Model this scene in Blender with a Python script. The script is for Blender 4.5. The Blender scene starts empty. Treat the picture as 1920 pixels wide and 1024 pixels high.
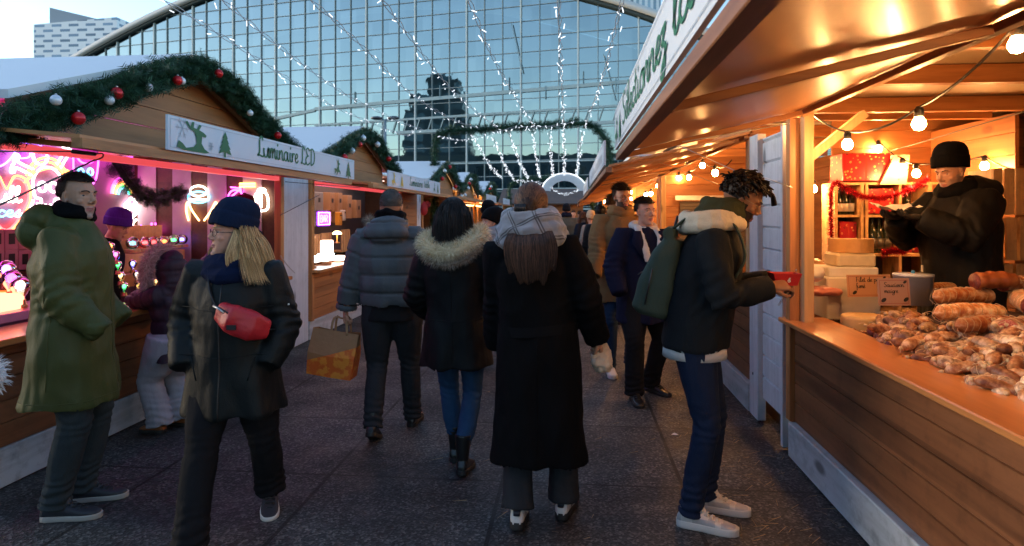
import bpy, bmesh, math, random
import numpy as np
from mathutils import Vector, Matrix, noise, Euler
R = math.radians
V = Vector
rnd = random.Random(7)
scene = bpy.context.scene
COL = scene.collection

# ------------------------------------------------------------------ mesh builder
def frame(d, up=V((0, 0, 1))):
    d = d.normalized()
    if abs(d.dot(up)) > .95: up = V((0, 1, 0)) if abs(d.y) < .9 else V((1, 0, 0))
    x = d.cross(up).normalized()
    return x, x.cross(d).normalized()

def catmull(P, k=6, closed=False):
    P = [V(p) for p in P]; n = len(P); out = []
    if n < 3: return P
    segs = n if closed else n - 1
    for i in range(segs):
        if closed: a, b, c, d = P[i-1], P[i], P[(i+1) % n], P[(i+2) % n]
        else: a, b, c, d = P[max(i-1, 0)], P[i], P[i+1], P[min(i+2, n-1)]
        for j in range(k):
            t = j / k
            out.append(.5*((2*b)+(c-a)*t+(2*a-5*b+4*c-d)*t*t+(3*b-a-3*c+d)*t**3))
    if not closed: out.append(P[-1])
    return out

class MB:
    def __init__(s): s.v = []; s.f = []; s.m = []; s.cur = 0; s.sm = []; s.smooth = False
    def add(s, vs, fs):
        o = len(s.v); s.v += [tuple(p) for p in vs]
        for f in fs: s.f.append([i+o for i in f]); s.m.append(s.cur); s.sm.append(s.smooth)
        return s
    def mat(s, i, smooth=None):
        s.cur = i
        if smooth is not None: s.smooth = smooth
        return s
    def box(s, c, d, rot=None, bev=0):
        c = V(c); hx, hy, hz = d[0]/2, d[1]/2, d[2]/2
        if bev:
            b = min(bev, hx*.9, hy*.9, hz*.9); vs = []; idx = {}
            for sx in (-1, 1):
                for sy in (-1, 1):
                    for sz in (-1, 1):
                        for k in range(3):
                            p = [sx*(hx-b), sy*(hy-b), sz*(hz-b)]; p[k] += (sx, sy, sz)[k]*b
                            idx[sx, sy, sz, k] = len(vs); vs.append(V(p))
            fs = []
            for k in range(3):
                a, e = [(1, 2), (2, 0), (0, 1)][k]
                for sk in (-1, 1):
                    q = []
                    for sa, se in ((-1, -1), (1, -1), (1, 1), (-1, 1)):
                        t = [0, 0, 0]; t[k] = sk; t[a] = sa; t[e] = se; q.append(idx[t[0], t[1], t[2], k])
                    fs.append(q if sk > 0 else q[::-1])
            for k in range(3):
                a, e = [(1, 2), (2, 0), (0, 1)][k]
                for sa in (-1, 1):
                    for se in (-1, 1):
                        q = []
                        for sk in (-1, 1):
                            t = [0, 0, 0]; t[k] = sk; t[a] = sa; t[e] = se
                            q.append(idx[t[0], t[1], t[2], a])
                        for sk in (1, -1):
                            t = [0, 0, 0]; t[k] = sk; t[a] = sa; t[e] = se
                            q.append(idx[t[0], t[1], t[2], e])
                        fs.append(q if sa*se < 0 else q[::-1])
            for sx in (-1, 1):
                for sy in (-1, 1):
                    for sz in (-1, 1):
                        q = [idx[sx, sy, sz, k] for k in range(3)]
                        fs.append(q if sx*sy*sz > 0 else q[::-1])
        else:
            vs = [V((x, y, z)) for x in (-hx, hx) for y in (-hy, hy) for z in (-hz, hz)]
            fs = [(0, 1, 3, 2), (4, 6, 7, 5), (0, 4, 5, 1), (2, 3, 7, 6), (0, 2, 6, 4), (1, 5, 7, 3)]
        if rot is not None: vs = [rot @ v for v in vs]
        return s.add([v+c for v in vs], fs)
    def b2(s, x0, x1, y0, y1, z0, z1, bev=0):
        return s.box(((x0+x1)/2, (y0+y1)/2, (z0+z1)/2), (abs(x1-x0), abs(y1-y0), abs(z1-z0)), None, bev)
    def beam(s, p, q, w, h, up=V((0, 0, 1)), bev=0):
        p, q = V(p), V(q); d = q-p; x, z = frame(d, V(up)); y = d.normalized()
        M = Matrix((x, y, z)).transposed()
        return s.box((p+q)/2, (w, d.length, h), M, bev)
    def rings(s, rings, cap=True, closed=False):
        n = len(rings[0]); o = len(s.v); vs = [p for r in rings for p in r]; fs = []
        m = len(rings)
        for i in range(m if closed else m-1):
            a = i*n; b = ((i+1) % m)*n
            for j in range(n):
                k = (j+1) % n
                fs.append((a+j, a+k, b+k, b+j))
        if cap and not closed:
            fs.append(tuple(range(n))[::-1]); fs.append(tuple((m-1)*n+j for j in range(n)))
        return s.add(vs, fs)
    def loft(s, secs, n=16, pw=2.0, cap=True, closed=False):
        """secs: (centre, ux, uy) half-axis vectors"""
        rr = []
        for c, ux, uy in secs:
            c, ux, uy = V(c), V(ux), V(uy); r = []
            for j in range(n):
                a = 2*math.pi*j/n; ca, sa = math.cos(a), math.sin(a)
                e = 2/pw
                r.append(c+ux*(math.copysign(abs(ca)**e, ca))+uy*(math.copysign(abs(sa)**e, sa)))
            rr.append(r)
        return s.rings(rr, cap, closed)
    def tube(s, P, r, n=8, cap=True, closed=False, up=V((0, 0, 1)), flat=1.0):
        P = [V(p) for p in P]; m = len(P)
        if not hasattr(r, '__len__'): r = [r]*m
        secs = []; X = None
        for i in range(m):
            if closed: d = P[(i+1) % m]-P[i-1]
            else: d = P[min(i+1, m-1)]-P[max(i-1, 0)]
            if d.length < 1e-9: d = V((0, 0, 1))
            d.normalize()
            if X is None: X, Z = frame(d, up)
            else:
                X = (X-d*X.dot(d))
                X = X.normalized() if X.length > 1e-6 else frame(d, up)[0]
                Z = X.cross(d)
            secs.append((P[i], X*r[i], Z*r[i]*flat))
        return s.loft(secs, n, 2, cap, closed)
    def ell(s, c, r, n=12, m=8, rot=None):
        c = V(c)
        if not hasattr(r, '__len__'): r = (r, r, r)
        vs = [V((0, 0, r[2]))]
        for i in range(1, m):
            t = math.pi*i/m
            for j in range(n):
                a = 2*math.pi*j/n
                vs.append(V((r[0]*math.sin(t)*math.cos(a), r[1]*math.sin(t)*math.sin(a), r[2]*math.cos(t))))
        vs.append(V((0, 0, -r[2])))
        fs = [(0, 1+j, 1+(j+1) % n) for j in range(n)]
        for i in range(m-2):
            for j in range(n):
                k = (j+1) % n
                fs.append((1+i*n+j, 1+(i+1)*n+j, 1+(i+1)*n+k, 1+i*n+k))
        e = len(vs)-1; b = 1+(m-2)*n
        fs += [(e, b+(j+1) % n, b+j) for j in range(n)]
        if rot is not None: vs = [rot @ v for v in vs]
        return s.add([v+c for v in vs], fs)
    def lathe(s, c, prof, n=16, axis=None):
        """prof: (r, z) list"""
        c = V(c); rr = []
        for r, z in prof:
            rr.append([V((max(r, 1e-4)*math.cos(2*math.pi*j/n), max(r, 1e-4)*math.sin(2*math.pi*j/n), z)) for j in range(n)])
        if axis is not None:
            q = V((0, 0, 1)).rotation_difference(V(axis).normalized())
            rr = [[q @ p for p in r] for r in rr]
        return s.rings([[p+c for p in r] for r in rr])
    def prism(s, poly, o, ux, uy, t):
        """poly 2d, placed o+ux*x+uy*y, thickness vector t"""
        o, ux, uy, t = V(o), V(ux), V(uy), V(t); n = len(poly)
        a = [o+ux*p[0]+uy*p[1] for p in poly]
        return s.add(a+[p+t for p in a], [tuple(range(n))[::-1], tuple(range(n, 2*n))]+[(i, (i+1) % n, n+(i+1) % n, n+i) for i in range(n)])
    def quad(s, a, b, c, d): return s.add([a, b, c, d], [(0, 1, 2, 3)])
    def spike(s, p, d, L, w, droop=0, seg=2, side=None):
        p, d = V(p), V(d).normalized(); x, z = frame(d)
        if side is None:
            a = rnd.uniform(0, 6.28); x = x*math.cos(a)+z*math.sin(a)
        pts = []; q = p.copy(); dd = d.copy(); W = w
        for i in range(seg+1):
            t = i/seg; ww = W*(1-t)
            if i < seg: pts += [q-x*ww*.5, q+x*ww*.5]
            else: pts.append(q.copy())
            q += dd*(L/seg); dd = (dd+V((0, 0, -droop))).normalized()
        fs = [(2*i, 2*i+1, 2*i+3, 2*i+2) for i in range(seg-1)]+[(2*seg-2, 2*seg-1, 2*seg)]
        return s.add(pts, fs)

def mesh_of(mb, name, mats):
    me = bpy.data.meshes.new(name)
    me.from_pydata(mb.v, [], mb.f)
    if not isinstance(mats, (list, tuple)): mats = [mats]
    for m in mats: me.materials.append(m)
    if len(mats) > 1: me.polygons.foreach_set('material_index', [min(i, len(mats)-1) for i in mb.m])
    me.polygons.foreach_set('use_smooth', mb.sm)
    me.update(); return me

def wloc(p):
    M = Matrix.Identity(4)
    while p is not None: M = p.matrix_basis @ M; p = p.parent
    return M
def link(name, me, parent=None, world=True):
    o = bpy.data.objects.new(name, me); COL.objects.link(o)
    if parent is not None:
        o.parent = parent
        if world and me is not None: me.transform(wloc(parent).inverted())
    return o
def obj(name, mb, mats, parent=None, world=True):
    return link(name, mesh_of(mb, name, mats), parent, world)
def tag(o, label, cat, group=None, kind=None):
    if label: o['label'] = label
    if cat: o['category'] = cat
    if group: o['group'] = group
    if kind: o['kind'] = kind
    return o
def thing(name, label, cat, loc=(0, 0, 0), group=None, rz=0):
    o = bpy.data.objects.new(name, None); COL.objects.link(o); o.location = loc; o.rotation_euler = (0, 0, rz)
    o.empty_display_size = .1
    return tag(o, label, cat, group)
def struct(name, mb, mat):
    o = obj(name, mb, mat); o['kind'] = 'structure'; return o
def dup(o, loc=None, rot=None, label=None, group=None, parent=None, top=True):
    c = o.copy(); COL.objects.link(c)
    if top:
        if loc is not None: c.location = loc
        if rot is not None: c.rotation_euler = rot
        if label: c['label'] = label
        if group: c['group'] = group
    else: c.parent = parent
    for ch in list(KIDS(o)): dup(ch, parent=c, top=False)
    return c
def KIDS(o): return [x for x in o.children]

def organic(mb, voxel=.012, smooth=4, fac=.5):
    """union of closed overlapping pieces -> one continuous mesh"""
    me = mesh_of(mb, 'tmp', []); me.materials.clear()
    o = bpy.data.objects.new('tmp', me); COL.objects.link(o)
    m = o.modifiers.new('r', 'REMESH'); m.mode = 'VOXEL'; m.voxel_size = voxel; m.adaptivity = 0
    if smooth:
        s = o.modifiers.new('s', 'SMOOTH'); s.factor = fac; s.iterations = smooth
    dg = bpy.context.evaluated_depsgraph_get()
    ev = o.evaluated_get(dg); out = bpy.data.meshes.new_from_object(ev)
    bpy.data.objects.remove(o); bpy.data.meshes.remove(me)
    out.polygons.foreach_set('use_smooth', [True]*len(out.polygons))
    return out
def displace(me, fn):
    n = len(me.vertices); co = np.empty(n*3, 'f'); me.vertices.foreach_get('co', co); co = co.reshape(-1, 3)
    no = np.empty(n*3, 'f'); me.vertex_normals.foreach_get('vector', no); no = no.reshape(-1, 3)
    d = fn(co, no)
    co = co+(no*d[:, None] if d.ndim == 1 else d)
    me.vertices.foreach_set('co', co.astype('f').ravel()); me.update(); return me
def nz(co, scale=(1, 1, 1), seed=0.):
    """smooth noise at points (python noise)"""
    sx, sy, sz = scale
    f = noise.noise
    return np.array([f((x*sx+seed, y*sy+seed*1.7, z*sz-seed)) for x, y, z in co.tolist()])
def setmats(me, mats, fn=None):
    me.materials.clear()
    for m in mats: me.materials.append(m)
    if fn:
        n = len(me.polygons); c = np.empty(n*3, 'f'); me.polygons.foreach_get('center', c); c = c.reshape(-1, 3)
        me.polygons.foreach_set('material_index', np.asarray(fn(c)).astype('i'))
    else: me.polygons.foreach_set('material_index', [0]*len(me.polygons))
    me.update(); return me
def join(meshes, name):
    """join meshes sharing one material order (same list) into one"""
    bm = bmesh.new(); mats = []
    for me in meshes:
        idx = []
        for m in me.materials:
            if m not in mats: mats.append(m)
            idx.append(mats.index(m))
        k = len(bm.faces); bm.from_mesh(me); bm.faces.ensure_lookup_table()
        for f in bm.faces[k:]: f.material_index = idx[min(f.material_index, len(idx)-1)] if idx else 0
    out = bpy.data.meshes.new(name); bm.to_mesh(out); bm.free()
    for m in mats: out.materials.append(m)
    return out

# ------------------------------------------------------------------ materials
class N:
    def __init__(s, name):
        s.m = bpy.data.materials.new(name); s.m.use_nodes = True; s.t = s.m.node_tree; s.t.nodes.clear()
        s.out = s.n('ShaderNodeOutputMaterial')
    def n(s, t, **k):
        x = s.t.nodes.new(t)
        for a, b in k.items():
            if a.startswith('_'): x.inputs[a[1:].replace('_', ' ')].default_value = b
            else: setattr(x, a, b)
        return x
    def l(s, a, b): s.t.links.new(a, b)
    def math(s, op, a, b=None, c=None, clamp=False):
        x = s.n('ShaderNodeMath', operation=op); x.use_clamp = clamp
        for i, q in enumerate((a, b, c)):
            if q is None: continue
            if isinstance(q, (int, float)): x.inputs[i].default_value = q
            else: s.l(q, x.inputs[i])
        return x.outputs[0]
    def mix(s, fac, a, b, bt='MIX'):
        x = s.n('ShaderNodeMix', data_type='RGBA', blend_type=bt)
        for i, q in ((0, fac), (6, a), (7, b)):
            if isinstance(q, (int, float)): x.inputs[i].default_value = q
            elif isinstance(q, tuple): x.inputs[i].default_value = (*q, 1) if len(q) == 3 else q
            else: s.l(q, x.inputs[i])
        return x.outputs[2]
    def noise(s, vec, scale, detail=4, rough=.55, out=0):
        x = s.n('ShaderNodeTexNoise'); x.inputs['Scale'].default_value = scale; x.inputs['Detail'].default_value = detail; x.inputs['Roughness'].default_value = rough
        if vec is not None: s.l(vec, x.inputs['Vector'])
        return x.outputs[out]
    def ramp(s, fac, stops):
        x = s.n('ShaderNodeValToRGB'); e = x.color_ramp.elements
        while len(e) < len(stops): e.new(.5)
        for i, (p, c) in enumerate(stops):
            e[i].position = p; e[i].color = (*c, 1) if isinstance(c, tuple) else (c, c, c, 1)
        s.l(fac, x.inputs[0]); return x.outputs[0]
    def coords(s, kind='Object', scale=(1, 1, 1), rot=(0, 0, 0)):
        tc = s.n('ShaderNodeTexCoord'); mp = s.n('ShaderNodeMapping'); mp.inputs['Scale'].default_value = scale; mp.inputs['Rotation'].default_value = rot
        s.l(tc.outputs[kind], mp.inputs[0]); return mp.outputs[0]
    def bump(s, h, strength=.3, dist=.01):
        b = s.n('ShaderNodeBump'); b.inputs['Strength'].default_value = strength; b.inputs['Distance'].default_value = dist
        s.l(h, b.inputs['Height']); return b.outputs[0]
    def bsdf(s, col, rough=.6, normal=None, **k):
        p = s.n('ShaderNodeBsdfPrincipled')
        for nm, q in (('Base Color', col), ('Roughness', rough)):
            if isinstance(q, (int, float)): p.inputs[nm].default_value = q
            elif isinstance(q, tuple): p.inputs[nm].default_value = (*q, 1)
            else: s.l(q, p.inputs[nm])
        if normal is not None: s.l(normal, p.inputs['Normal'])
        for a, b in k.items():
            q = p.inputs[a.replace('_', ' ')]
            if hasattr(b, 'node'): s.l(b, q)
            else: q.default_value = b
        return p.outputs[0]
    def done(s, sh): s.l(sh, s.out.inputs[0]); return s.m

def simple(name, col, rough=.5, metal=0, bump=0, scale=40, var=.15, **k):
    n = N(name); c = n.coords(); nn = n.noise(c, scale)
    cc = n.mix(n.noise(c, scale*.25, 3), tuple(x*(1-var) for x in col), tuple(min(1, x*(1+var)) for x in col))
    return n.done(n.bsdf(cc, rough, n.bump(nn, bump, .005) if bump else None, Metallic=metal, **k))
def fabric(name, col, rough=.85, weave=900, bump=.3, var=.25, sheen=.0, fold=0.0, spec=.1):
    n = N(name); c = n.coords()
    big = n.noise(c, 5, 3); fine = n.noise(c, weave/4, 2)
    cc = n.mix(big, tuple(x*(1-var) for x in col), tuple(min(1, x*(1+var)) for x in col))
    cc = n.mix(n.math('MULTIPLY', fine, .35), cc, tuple(x*.4 for x in col))
    h = n.math('ADD', n.math('MULTIPLY', fine, .3), n.math('MULTIPLY', n.noise(n.coords(scale=(1, 1, .5)), 11, 6, .62), 2.4 if not fold else 2.4+fold))
    p = n.bsdf(cc, rough, n.bump(h, bump, .012), Specular_IOR_Level=spec, Sheen_Weight=0.0)
    return n.done(p)
def emis(name, col, st):
    n = N(name); e = n.n('ShaderNodeEmission'); e.inputs[0].default_value = (*col, 1); e.inputs[1].default_value = st
    return n.done(e.outputs[0])
def wood(name, c1, c2, axis=1, rough=.5, plank=None, coat=0, scale=1.0, spec=.4, worn=0, off=0.0):
    """grain runs along axis; plank = (axis index, width) gives each board its own tone"""
    n = N(name)
    sc = [22*scale]*3; sc[axis] = 1.6*scale
    v = n.coords(scale=tuple(sc))
    if plank:
        sep = n.n('ShaderNodeSeparateXYZ'); tc = n.n('ShaderNodeTexCoord'); n.l(tc.outputs['Object'], sep.inputs[0])
        fl = n.math('FLOOR', n.math('DIVIDE', n.math('SUBTRACT', sep.outputs[plank[0]], off), plank[1]))
        wn = n.n('ShaderNodeTexWhiteNoise', noise_dimensions='1D'); n.l(fl, wn.inputs['W'])
        va = n.n('ShaderNodeVectorMath', operation='MULTIPLY_ADD'); n.l(wn.outputs['Color'], va.inputs[0]); va.inputs[1].default_value = (40, 40, 40); n.l(v, va.inputs[2]); v = va.outputs[0]
    g = n.noise(v, 1.0, 6, .6)
    g2 = n.noise(v, .22, 2)
    t = n.math('ADD', n.math('MULTIPLY', g, .7), n.math('MULTIPLY', g2, .45))
    col = n.ramp(t, [(.43, c2), (.66, c1)])
    # knots
    ks = [3.0*scale]*3; ks[axis] = 1.3*scale
    vo = n.n('ShaderNodeTexVoronoi'); vo.inputs['Scale'].default_value = 1.0; n.l(n.coords(scale=tuple(ks)), vo.inputs['Vector'])
    col = n.mix(n.ramp(vo.outputs['Distance'], [(.07, .85), (.13, 0.)]), col, tuple(x*.25 for x in c2))
    if plank: col = n.mix(.35, col, n.mix(wn.outputs['Value'], tuple(x*.55 for x in c1), tuple(min(1, x*1.25) for x in c1)))
    if worn: col = n.mix(n.math('MULTIPLY', n.ramp(n.noise(n.coords(), 9, 8, .7), [(.5, 0.), (.72, 1.)]), worn), col, tuple(x*.3 for x in c2))
    p = n.bsdf(col, rough, n.bump(g, .25, .004), Specular_IOR_Level=spec, Coat_Weight=coat, Coat_Roughness=.18)
    return n.done(p)

M = {}
M['wood_panel'] = wood('varnished_boards', (.42, .17, .055), (.24, .085, .028), 1, .5, (2, .14))
M['wood_gable'] = wood('gable_boards', (.36, .15, .055), (.2, .08, .03), 1, .5, (2, .15))
M['wood_front'] = wood('counter_front_boards', (.25, .095, .038), (.11, .038, .015), 1, .42, (2, .13), worn=.4)
M['wood_beam'] = wood('pine_beam', (.46, .2, .07), (.28, .11, .04), 1, .45)
M['wood_beamx'] = wood('pine_cross_beam', (.5, .21, .07), (.3, .11, .035), 0, .42)
M['wood_beamz'] = wood('pine_post', (.55, .24, .08), (.32, .12, .04), 2, .42)
M['wood_pale'] = wood('pale_pine', (.62, .4, .2), (.45, .27, .12), 2, .5)
M['wood_counter'] = wood('oiled_counter_top', (.6, .24, .07), (.42, .15, .045), 1, .28, coat=.3, scale=.6)
M['wood_dark'] = wood('dark_boards', (.1, .045, .02), (.05, .02, .01), 1, .5, (2, .15))
M['white_paint'] = wood('white_painted_wood', (.62, .64, .68), (.5, .52, .56), 2, .5, worn=.25)
M['white_base'] = wood('weathered_white_board', (.5, .53, .56), (.36, .38, .4), 1, .55, worn=.5)
M['crate_wood'] = wood('rough_crate_wood', (.62, .38, .17), (.42, .24, .1), 2, .65, worn=.5)
M['ply'] = wood('varnished_ply', (.5, .21, .075), (.43, .175, .06), 1, .4, scale=.25, spec=.5, coat=.12)
M['roof_white'] = simple('white_roof_sheet', (.6, .62, .64), .5, 0, .05, 3, .05)
M['ceil_white'] = simple('white_ceiling_panel', (.62, .58, .5), .5, 0, .05, 3, .05)
M['black_plastic'] = simple('black_plastic', (.015, .015, .016), .4)
M['cable'] = simple('black_cable', (.012, .012, .012), .5)
M['metal'] = simple('galvanised_metal', (.5, .5, .5), .35, .9)
M['dark_metal'] = simple('dark_metal', (.12, .12, .13), .4, .8)
M['silver_cable'] = simple('clear_light_cable', (.35, .33, .34), .4)
M['led'] = emis('cold_led', (.82, .9, 1), .65)  # glow put into the tubes for sky light on white plastic
M['bulb'] = emis('warm_bulb_glass', (1, .52, .16), 16)
M['bauble_red'] = simple('red_bauble', (.5, .01, .015), .22, .35)
M['bauble_white'] = simple('white_bauble', (.6, .62, .66), .25, .2)
M['green_ink'] = simple('green_sign_ink', (.01, .13, .045), .5, var=.05)
M['gold_ink'] = simple('yellow_sign_ink', (.7, .42, .05), .5, var=.05)
M['grey_ink'] = simple('pale_grey_ink', (.45, .48, .52), .5, var=.05)
M['dark_ink'] = simple('dark_ink', (.02, .02, .02), .5)
M['white_sheet'] = simple('white_sign_sheet', (.6, .64, .7), .4, var=.04)
M['paper'] = simple('white_paper', (.75, .72, .68), .7)
M['kraft'] = simple('kraft_paper', (.38, .22, .11), .75, 0, .3, 20, .15)
def needles():
    n = N('fir_needles'); r = n.n('ShaderNodeNewGeometry')
    c = n.ramp(r.outputs['Random Per Island'], [(0., (.008, .03, .014)), (.7, (.015, .06, .028)), (1., (.04, .1, .05))])
    return n.done(n.bsdf(c, .55, Specular_IOR_Level=.35))
M['needles'] = needles()
# ------------------------------------------------------------------ camera, world, light
F_, TH, CZ, HY = 1200., math.atan(110/1200.), 1.58, 402.
CC, SS = math.cos(TH), math.sin(TH)
def atX(px, py, X):
    t = (px-960)/F_; Y = X*(CC+t*SS)/(t*CC-SS); z = Y*CC-X*SS
    return V((X, Y, CZ+(HY-py)/F_*z))
def atY(px, py, Y):
    t = (px-960)/F_; X = Y*(t*CC-SS)/(CC+t*SS); z = Y*CC-X*SS
    return V((X, Y, CZ+(HY-py)/F_*z))
def atG(px, py, Z=0.):
    z = F_*(CZ-Z)/(py-HY); x = (px-960)/F_*z
    return V((x*CC-z*SS, x*SS+z*CC, Z))
cam = bpy.data.cameras.new('camera'); camo = bpy.data.objects.new('camera', cam); COL.objects.link(camo)
camo.location = (0, 0, CZ); camo.rotation_euler = (R(90), 0, TH)
cam.lens = 22.5; cam.sensor_width = 36; cam.shift_y = -(512-HY)/1920; cam.clip_end = 3000; cam.clip_start = .05
cam.dof.use_dof = True; cam.dof.focus_distance = 3.5; cam.dof.aperture_fstop = 4.5
scene.camera = camo
EXPO = 1.82
w = bpy.data.worlds.new('World'); scene.world = w; w.use_nodes = True
wt = w.node_tree; wt.nodes.clear()
sky = wt.nodes.new('ShaderNodeTexSky'); sky.sky_type = 'NISHITA'; sky.sun_disc = False
SUN_EL, SUN_AZ = 9., -88.   # azimuth measured from +Y towards +X
sky.sun_elevation = R(SUN_EL); sky.sun_rotation = R(SUN_AZ); sky.air_density = 1.0; sky.dust_density = .6; sky.ozone_density = 2.2; sky.altitude = 50
bg = wt.nodes.new('ShaderNodeBackground'); bg.inputs[1].default_value = .15
ou = wt.nodes.new('ShaderNodeOutputWorld'); wt.links.new(sky.outputs[0], bg.inputs[0]); wt.links.new(bg.outputs[0], ou.inputs[0])
sl = bpy.data.lights.new('sun', 'SUN'); sl.energy = .5; sl.angle = R(20); sl.color = (1, .9, .8)
so = bpy.data.objects.new('sun', sl); COL.objects.link(so)
sd = V((math.sin(R(SUN_AZ))*math.cos(R(SUN_EL)), math.cos(R(SUN_AZ))*math.cos(R(SUN_EL)), math.sin(R(SUN_EL))))
so.rotation_euler = (-sd).to_track_quat('-Z', 'Y').to_euler()
scene.view_settings.view_transform = 'Standard'; scene.view_settings.look = 'None'; scene.view_settings.exposure = EXPO; scene.view_settings.gamma = 1
cy = scene.cycles
cy.use_denoising = True; cy.max_bounces = 7; cy.diffuse_bounces = 3; cy.glossy_bounces = 4; cy.transmission_bounces = 5; cy.transparent_max_bounces = 8
cy.sample_clamp_indirect = 6; cy.caustics_reflective = False; cy.caustics_refractive = False
try: cy.denoiser = 'OPENIMAGEDENOISE'
except Exception: pass

# ------------------------------------------------------------------ ground
def ground_mat():
    n = N('dark_aggregate_slabs'); tc = n.n('ShaderNodeTexCoord'); o = tc.outputs['Object']
    sep = n.n('ShaderNodeSeparateXYZ'); n.l(o, sep.inputs[0])
    def line(ch, off, per, w):
        m = n.math('ABSOLUTE', n.math('SUBTRACT', n.math('FRACT', n.math('DIVIDE', n.math('SUBTRACT', ch, off), per)), .5))
        return n.math('GREATER_THAN', m, .5-w/per)
    wob = n.math('MULTIPLY', n.noise(o, 3, 2), .006)
    lx = line(n.math('ADD', sep.outputs[0], wob), -.4, 1.05, .011)
    ly = line(n.math('ADD', sep.outputs[1], wob), 4.82, 1.05, .009)
    joint = n.math('MAXIMUM', lx, ly)
    cx = n.math('FLOOR', n.math('DIVIDE', n.math('ADD', sep.outputs[0], .4), 1.05)); cyy = n.math('FLOOR', n.math('DIVIDE', n.math('SUBTRACT', sep.outputs[1], 4.82), 1.05))
    wn = n.n('ShaderNodeTexWhiteNoise', noise_dimensions='2D'); cb = n.n('ShaderNodeCombineXYZ'); n.l(cx, cb.inputs[0]); n.l(cyy, cb.inputs[1]); n.l(cb.outputs[0], wn.inputs['Vector'])
    vo = n.n('ShaderNodeTexVoronoi'); vo.inputs['Scale'].default_value = 85; n.l(o, vo.inputs['Vector'])
    grain = n.ramp(vo.outputs['Color'], [(.15, (.019, .02, .021)), (.6, (.053, .055, .057)), (.95, (.2, .195, .185))])
    stain = n.ramp(n.noise(o, 1.3, 6, .65), [(.36, .5), (.64, 1.1)])
    col = n.mix(1, grain, stain, 'MULTIPLY')
    tone = n.math('ADD', n.math('MULTIPLY', wn.outputs['Value'], .35), .8)
    col = n.mix(1, col, tone, 'MULTIPLY')
    col = n.mix(joint, col, (.008, .008, .008))
    v2 = n.n('ShaderNodeTexVoronoi'); v2.inputs['Scale'].default_value = 3.2; n.l(o, v2.inputs['Vector']); gum = n.ramp(v2.outputs['Distance'], [(.035, .55), (.05, 0.)]); col = n.mix(gum, col, (.11, .11, .108))
    wet = n.ramp(n.noise(n.coords(scale=(.5, 1.6, 1)), 1.1, 5, .6), [(.52, 0.), (.62, 1.)]); col = n.mix(n.math('MULTIPLY', wet, .38), col, (.012, .012, .013))
    straw = n.ramp(n.noise(o, 30, 2), [(.76, 0.), (.79, 1.)])
    col = n.mix(n.math('MULTIPLY', straw, .35), col, (.2, .17, .12))
    rough = n.ramp(n.noise(o, 2.2, 5), [(.3, .5), (.7, .82)])
    h = n.math('SUBTRACT', n.math('MULTIPLY', vo.outputs['Distance'], .8), n.math('MULTIPLY', joint, 1.5))
    return n.done(n.bsdf(col, rough, n.bump(h, .5, .006), Specular_IOR_Level=.4))
g = MB()
for x0, x1, y0, y1 in ((-600, 600, -600, 1500),): g.quad((x0, y0, 0), (x1, y0, 0), (x1, y1, 0), (x0, y1, 0))
struct('ground', g, ground_mat())
rs = random.Random(3)

# ------------------------------------------------------------------ exhibition hall with glass arch front
FE = V((.978, -.208, 0)); FN = V((-.208, -.978, 0)); FO = V((0, 100, 0))
def FP(s, z, off=0): return FO+FE*s+V((0, 0, z))+FN*off
arch_pts = catmull([(-172, 1, 0), (-150, 12, 0), (-128, 21.5, 0), (-104.7, 31.2, 0), (-80.7, 39.3, 0), (-60, 43.6, 0), (-40, 44.6, 0), (-18, 41.4, 0), (1.7, 35.0, 0), (13.4, 30.3, 0), (32, 21, 0), (60, 3, 0)], 8)
def archz(s):
    for a, b in zip(arch_pts, arch_pts[1:]):
        if a.x <= s <= b.x: return a.y+(b.y-a.y)*(s-a.x)/(b.x-a.x)
    return 0
hall = thing('exhibition_hall', 'huge arched hall with a gridded blue-green glass front closing the lane', 'building', tuple(FO))
def glass_front_mat():
    n = N('hall_glass'); tc = n.n('ShaderNodeTexCoord'); o = tc.outputs['Object']
    cs = n.n('ShaderNodeVectorMath', operation='MULTIPLY'); n.l(o, cs.inputs[0]); cs.inputs[1].default_value = (1/3.08, 1/3.08, 1/2.46)
    fl = n.n('ShaderNodeVectorMath', operation='FLOOR'); n.l(cs.outputs[0], fl.inputs[0])
    wn = n.n('ShaderNodeTexWhiteNoise'); n.l(fl.outputs[0], wn.inputs['Vector'])
    nn = n.noise(n.coords(scale=(.35, .35, .35)), 1.0, 2)
    h = n.math('ADD', nn, n.math('MULTIPLY', n.noise(n.coords(scale=(.04, .04, .04)), 1.0, 2), 3))
    tint = n.mix(wn.outputs['Value'], (.33, .39, .395), (.395, .455, .455))
    gl = n.n('ShaderNodeBsdfGlossy'); gl.inputs['Roughness'].default_value = .015; n.l(tint, gl.inputs[0]); n.l(n.bump(h, .2, .05), gl.inputs['Normal'])
    tr = n.n('ShaderNodeBsdfTransparent'); tr.inputs[0].default_value = (.5, .72, .76, 1)
    mx = n.n('ShaderNodeMixShader'); mx.inputs[0].default_value = .74; n.l(tr.outputs[0], mx.inputs[1]); n.l(gl.outputs[0], mx.inputs[2])
    return n.done(mx.outputs[0])
b = MB()
top = [(p.x, p.y) for p in arch_pts]
poly = [(top[0][0], 0)]+top+[(top[-1][0], 0)]
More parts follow.
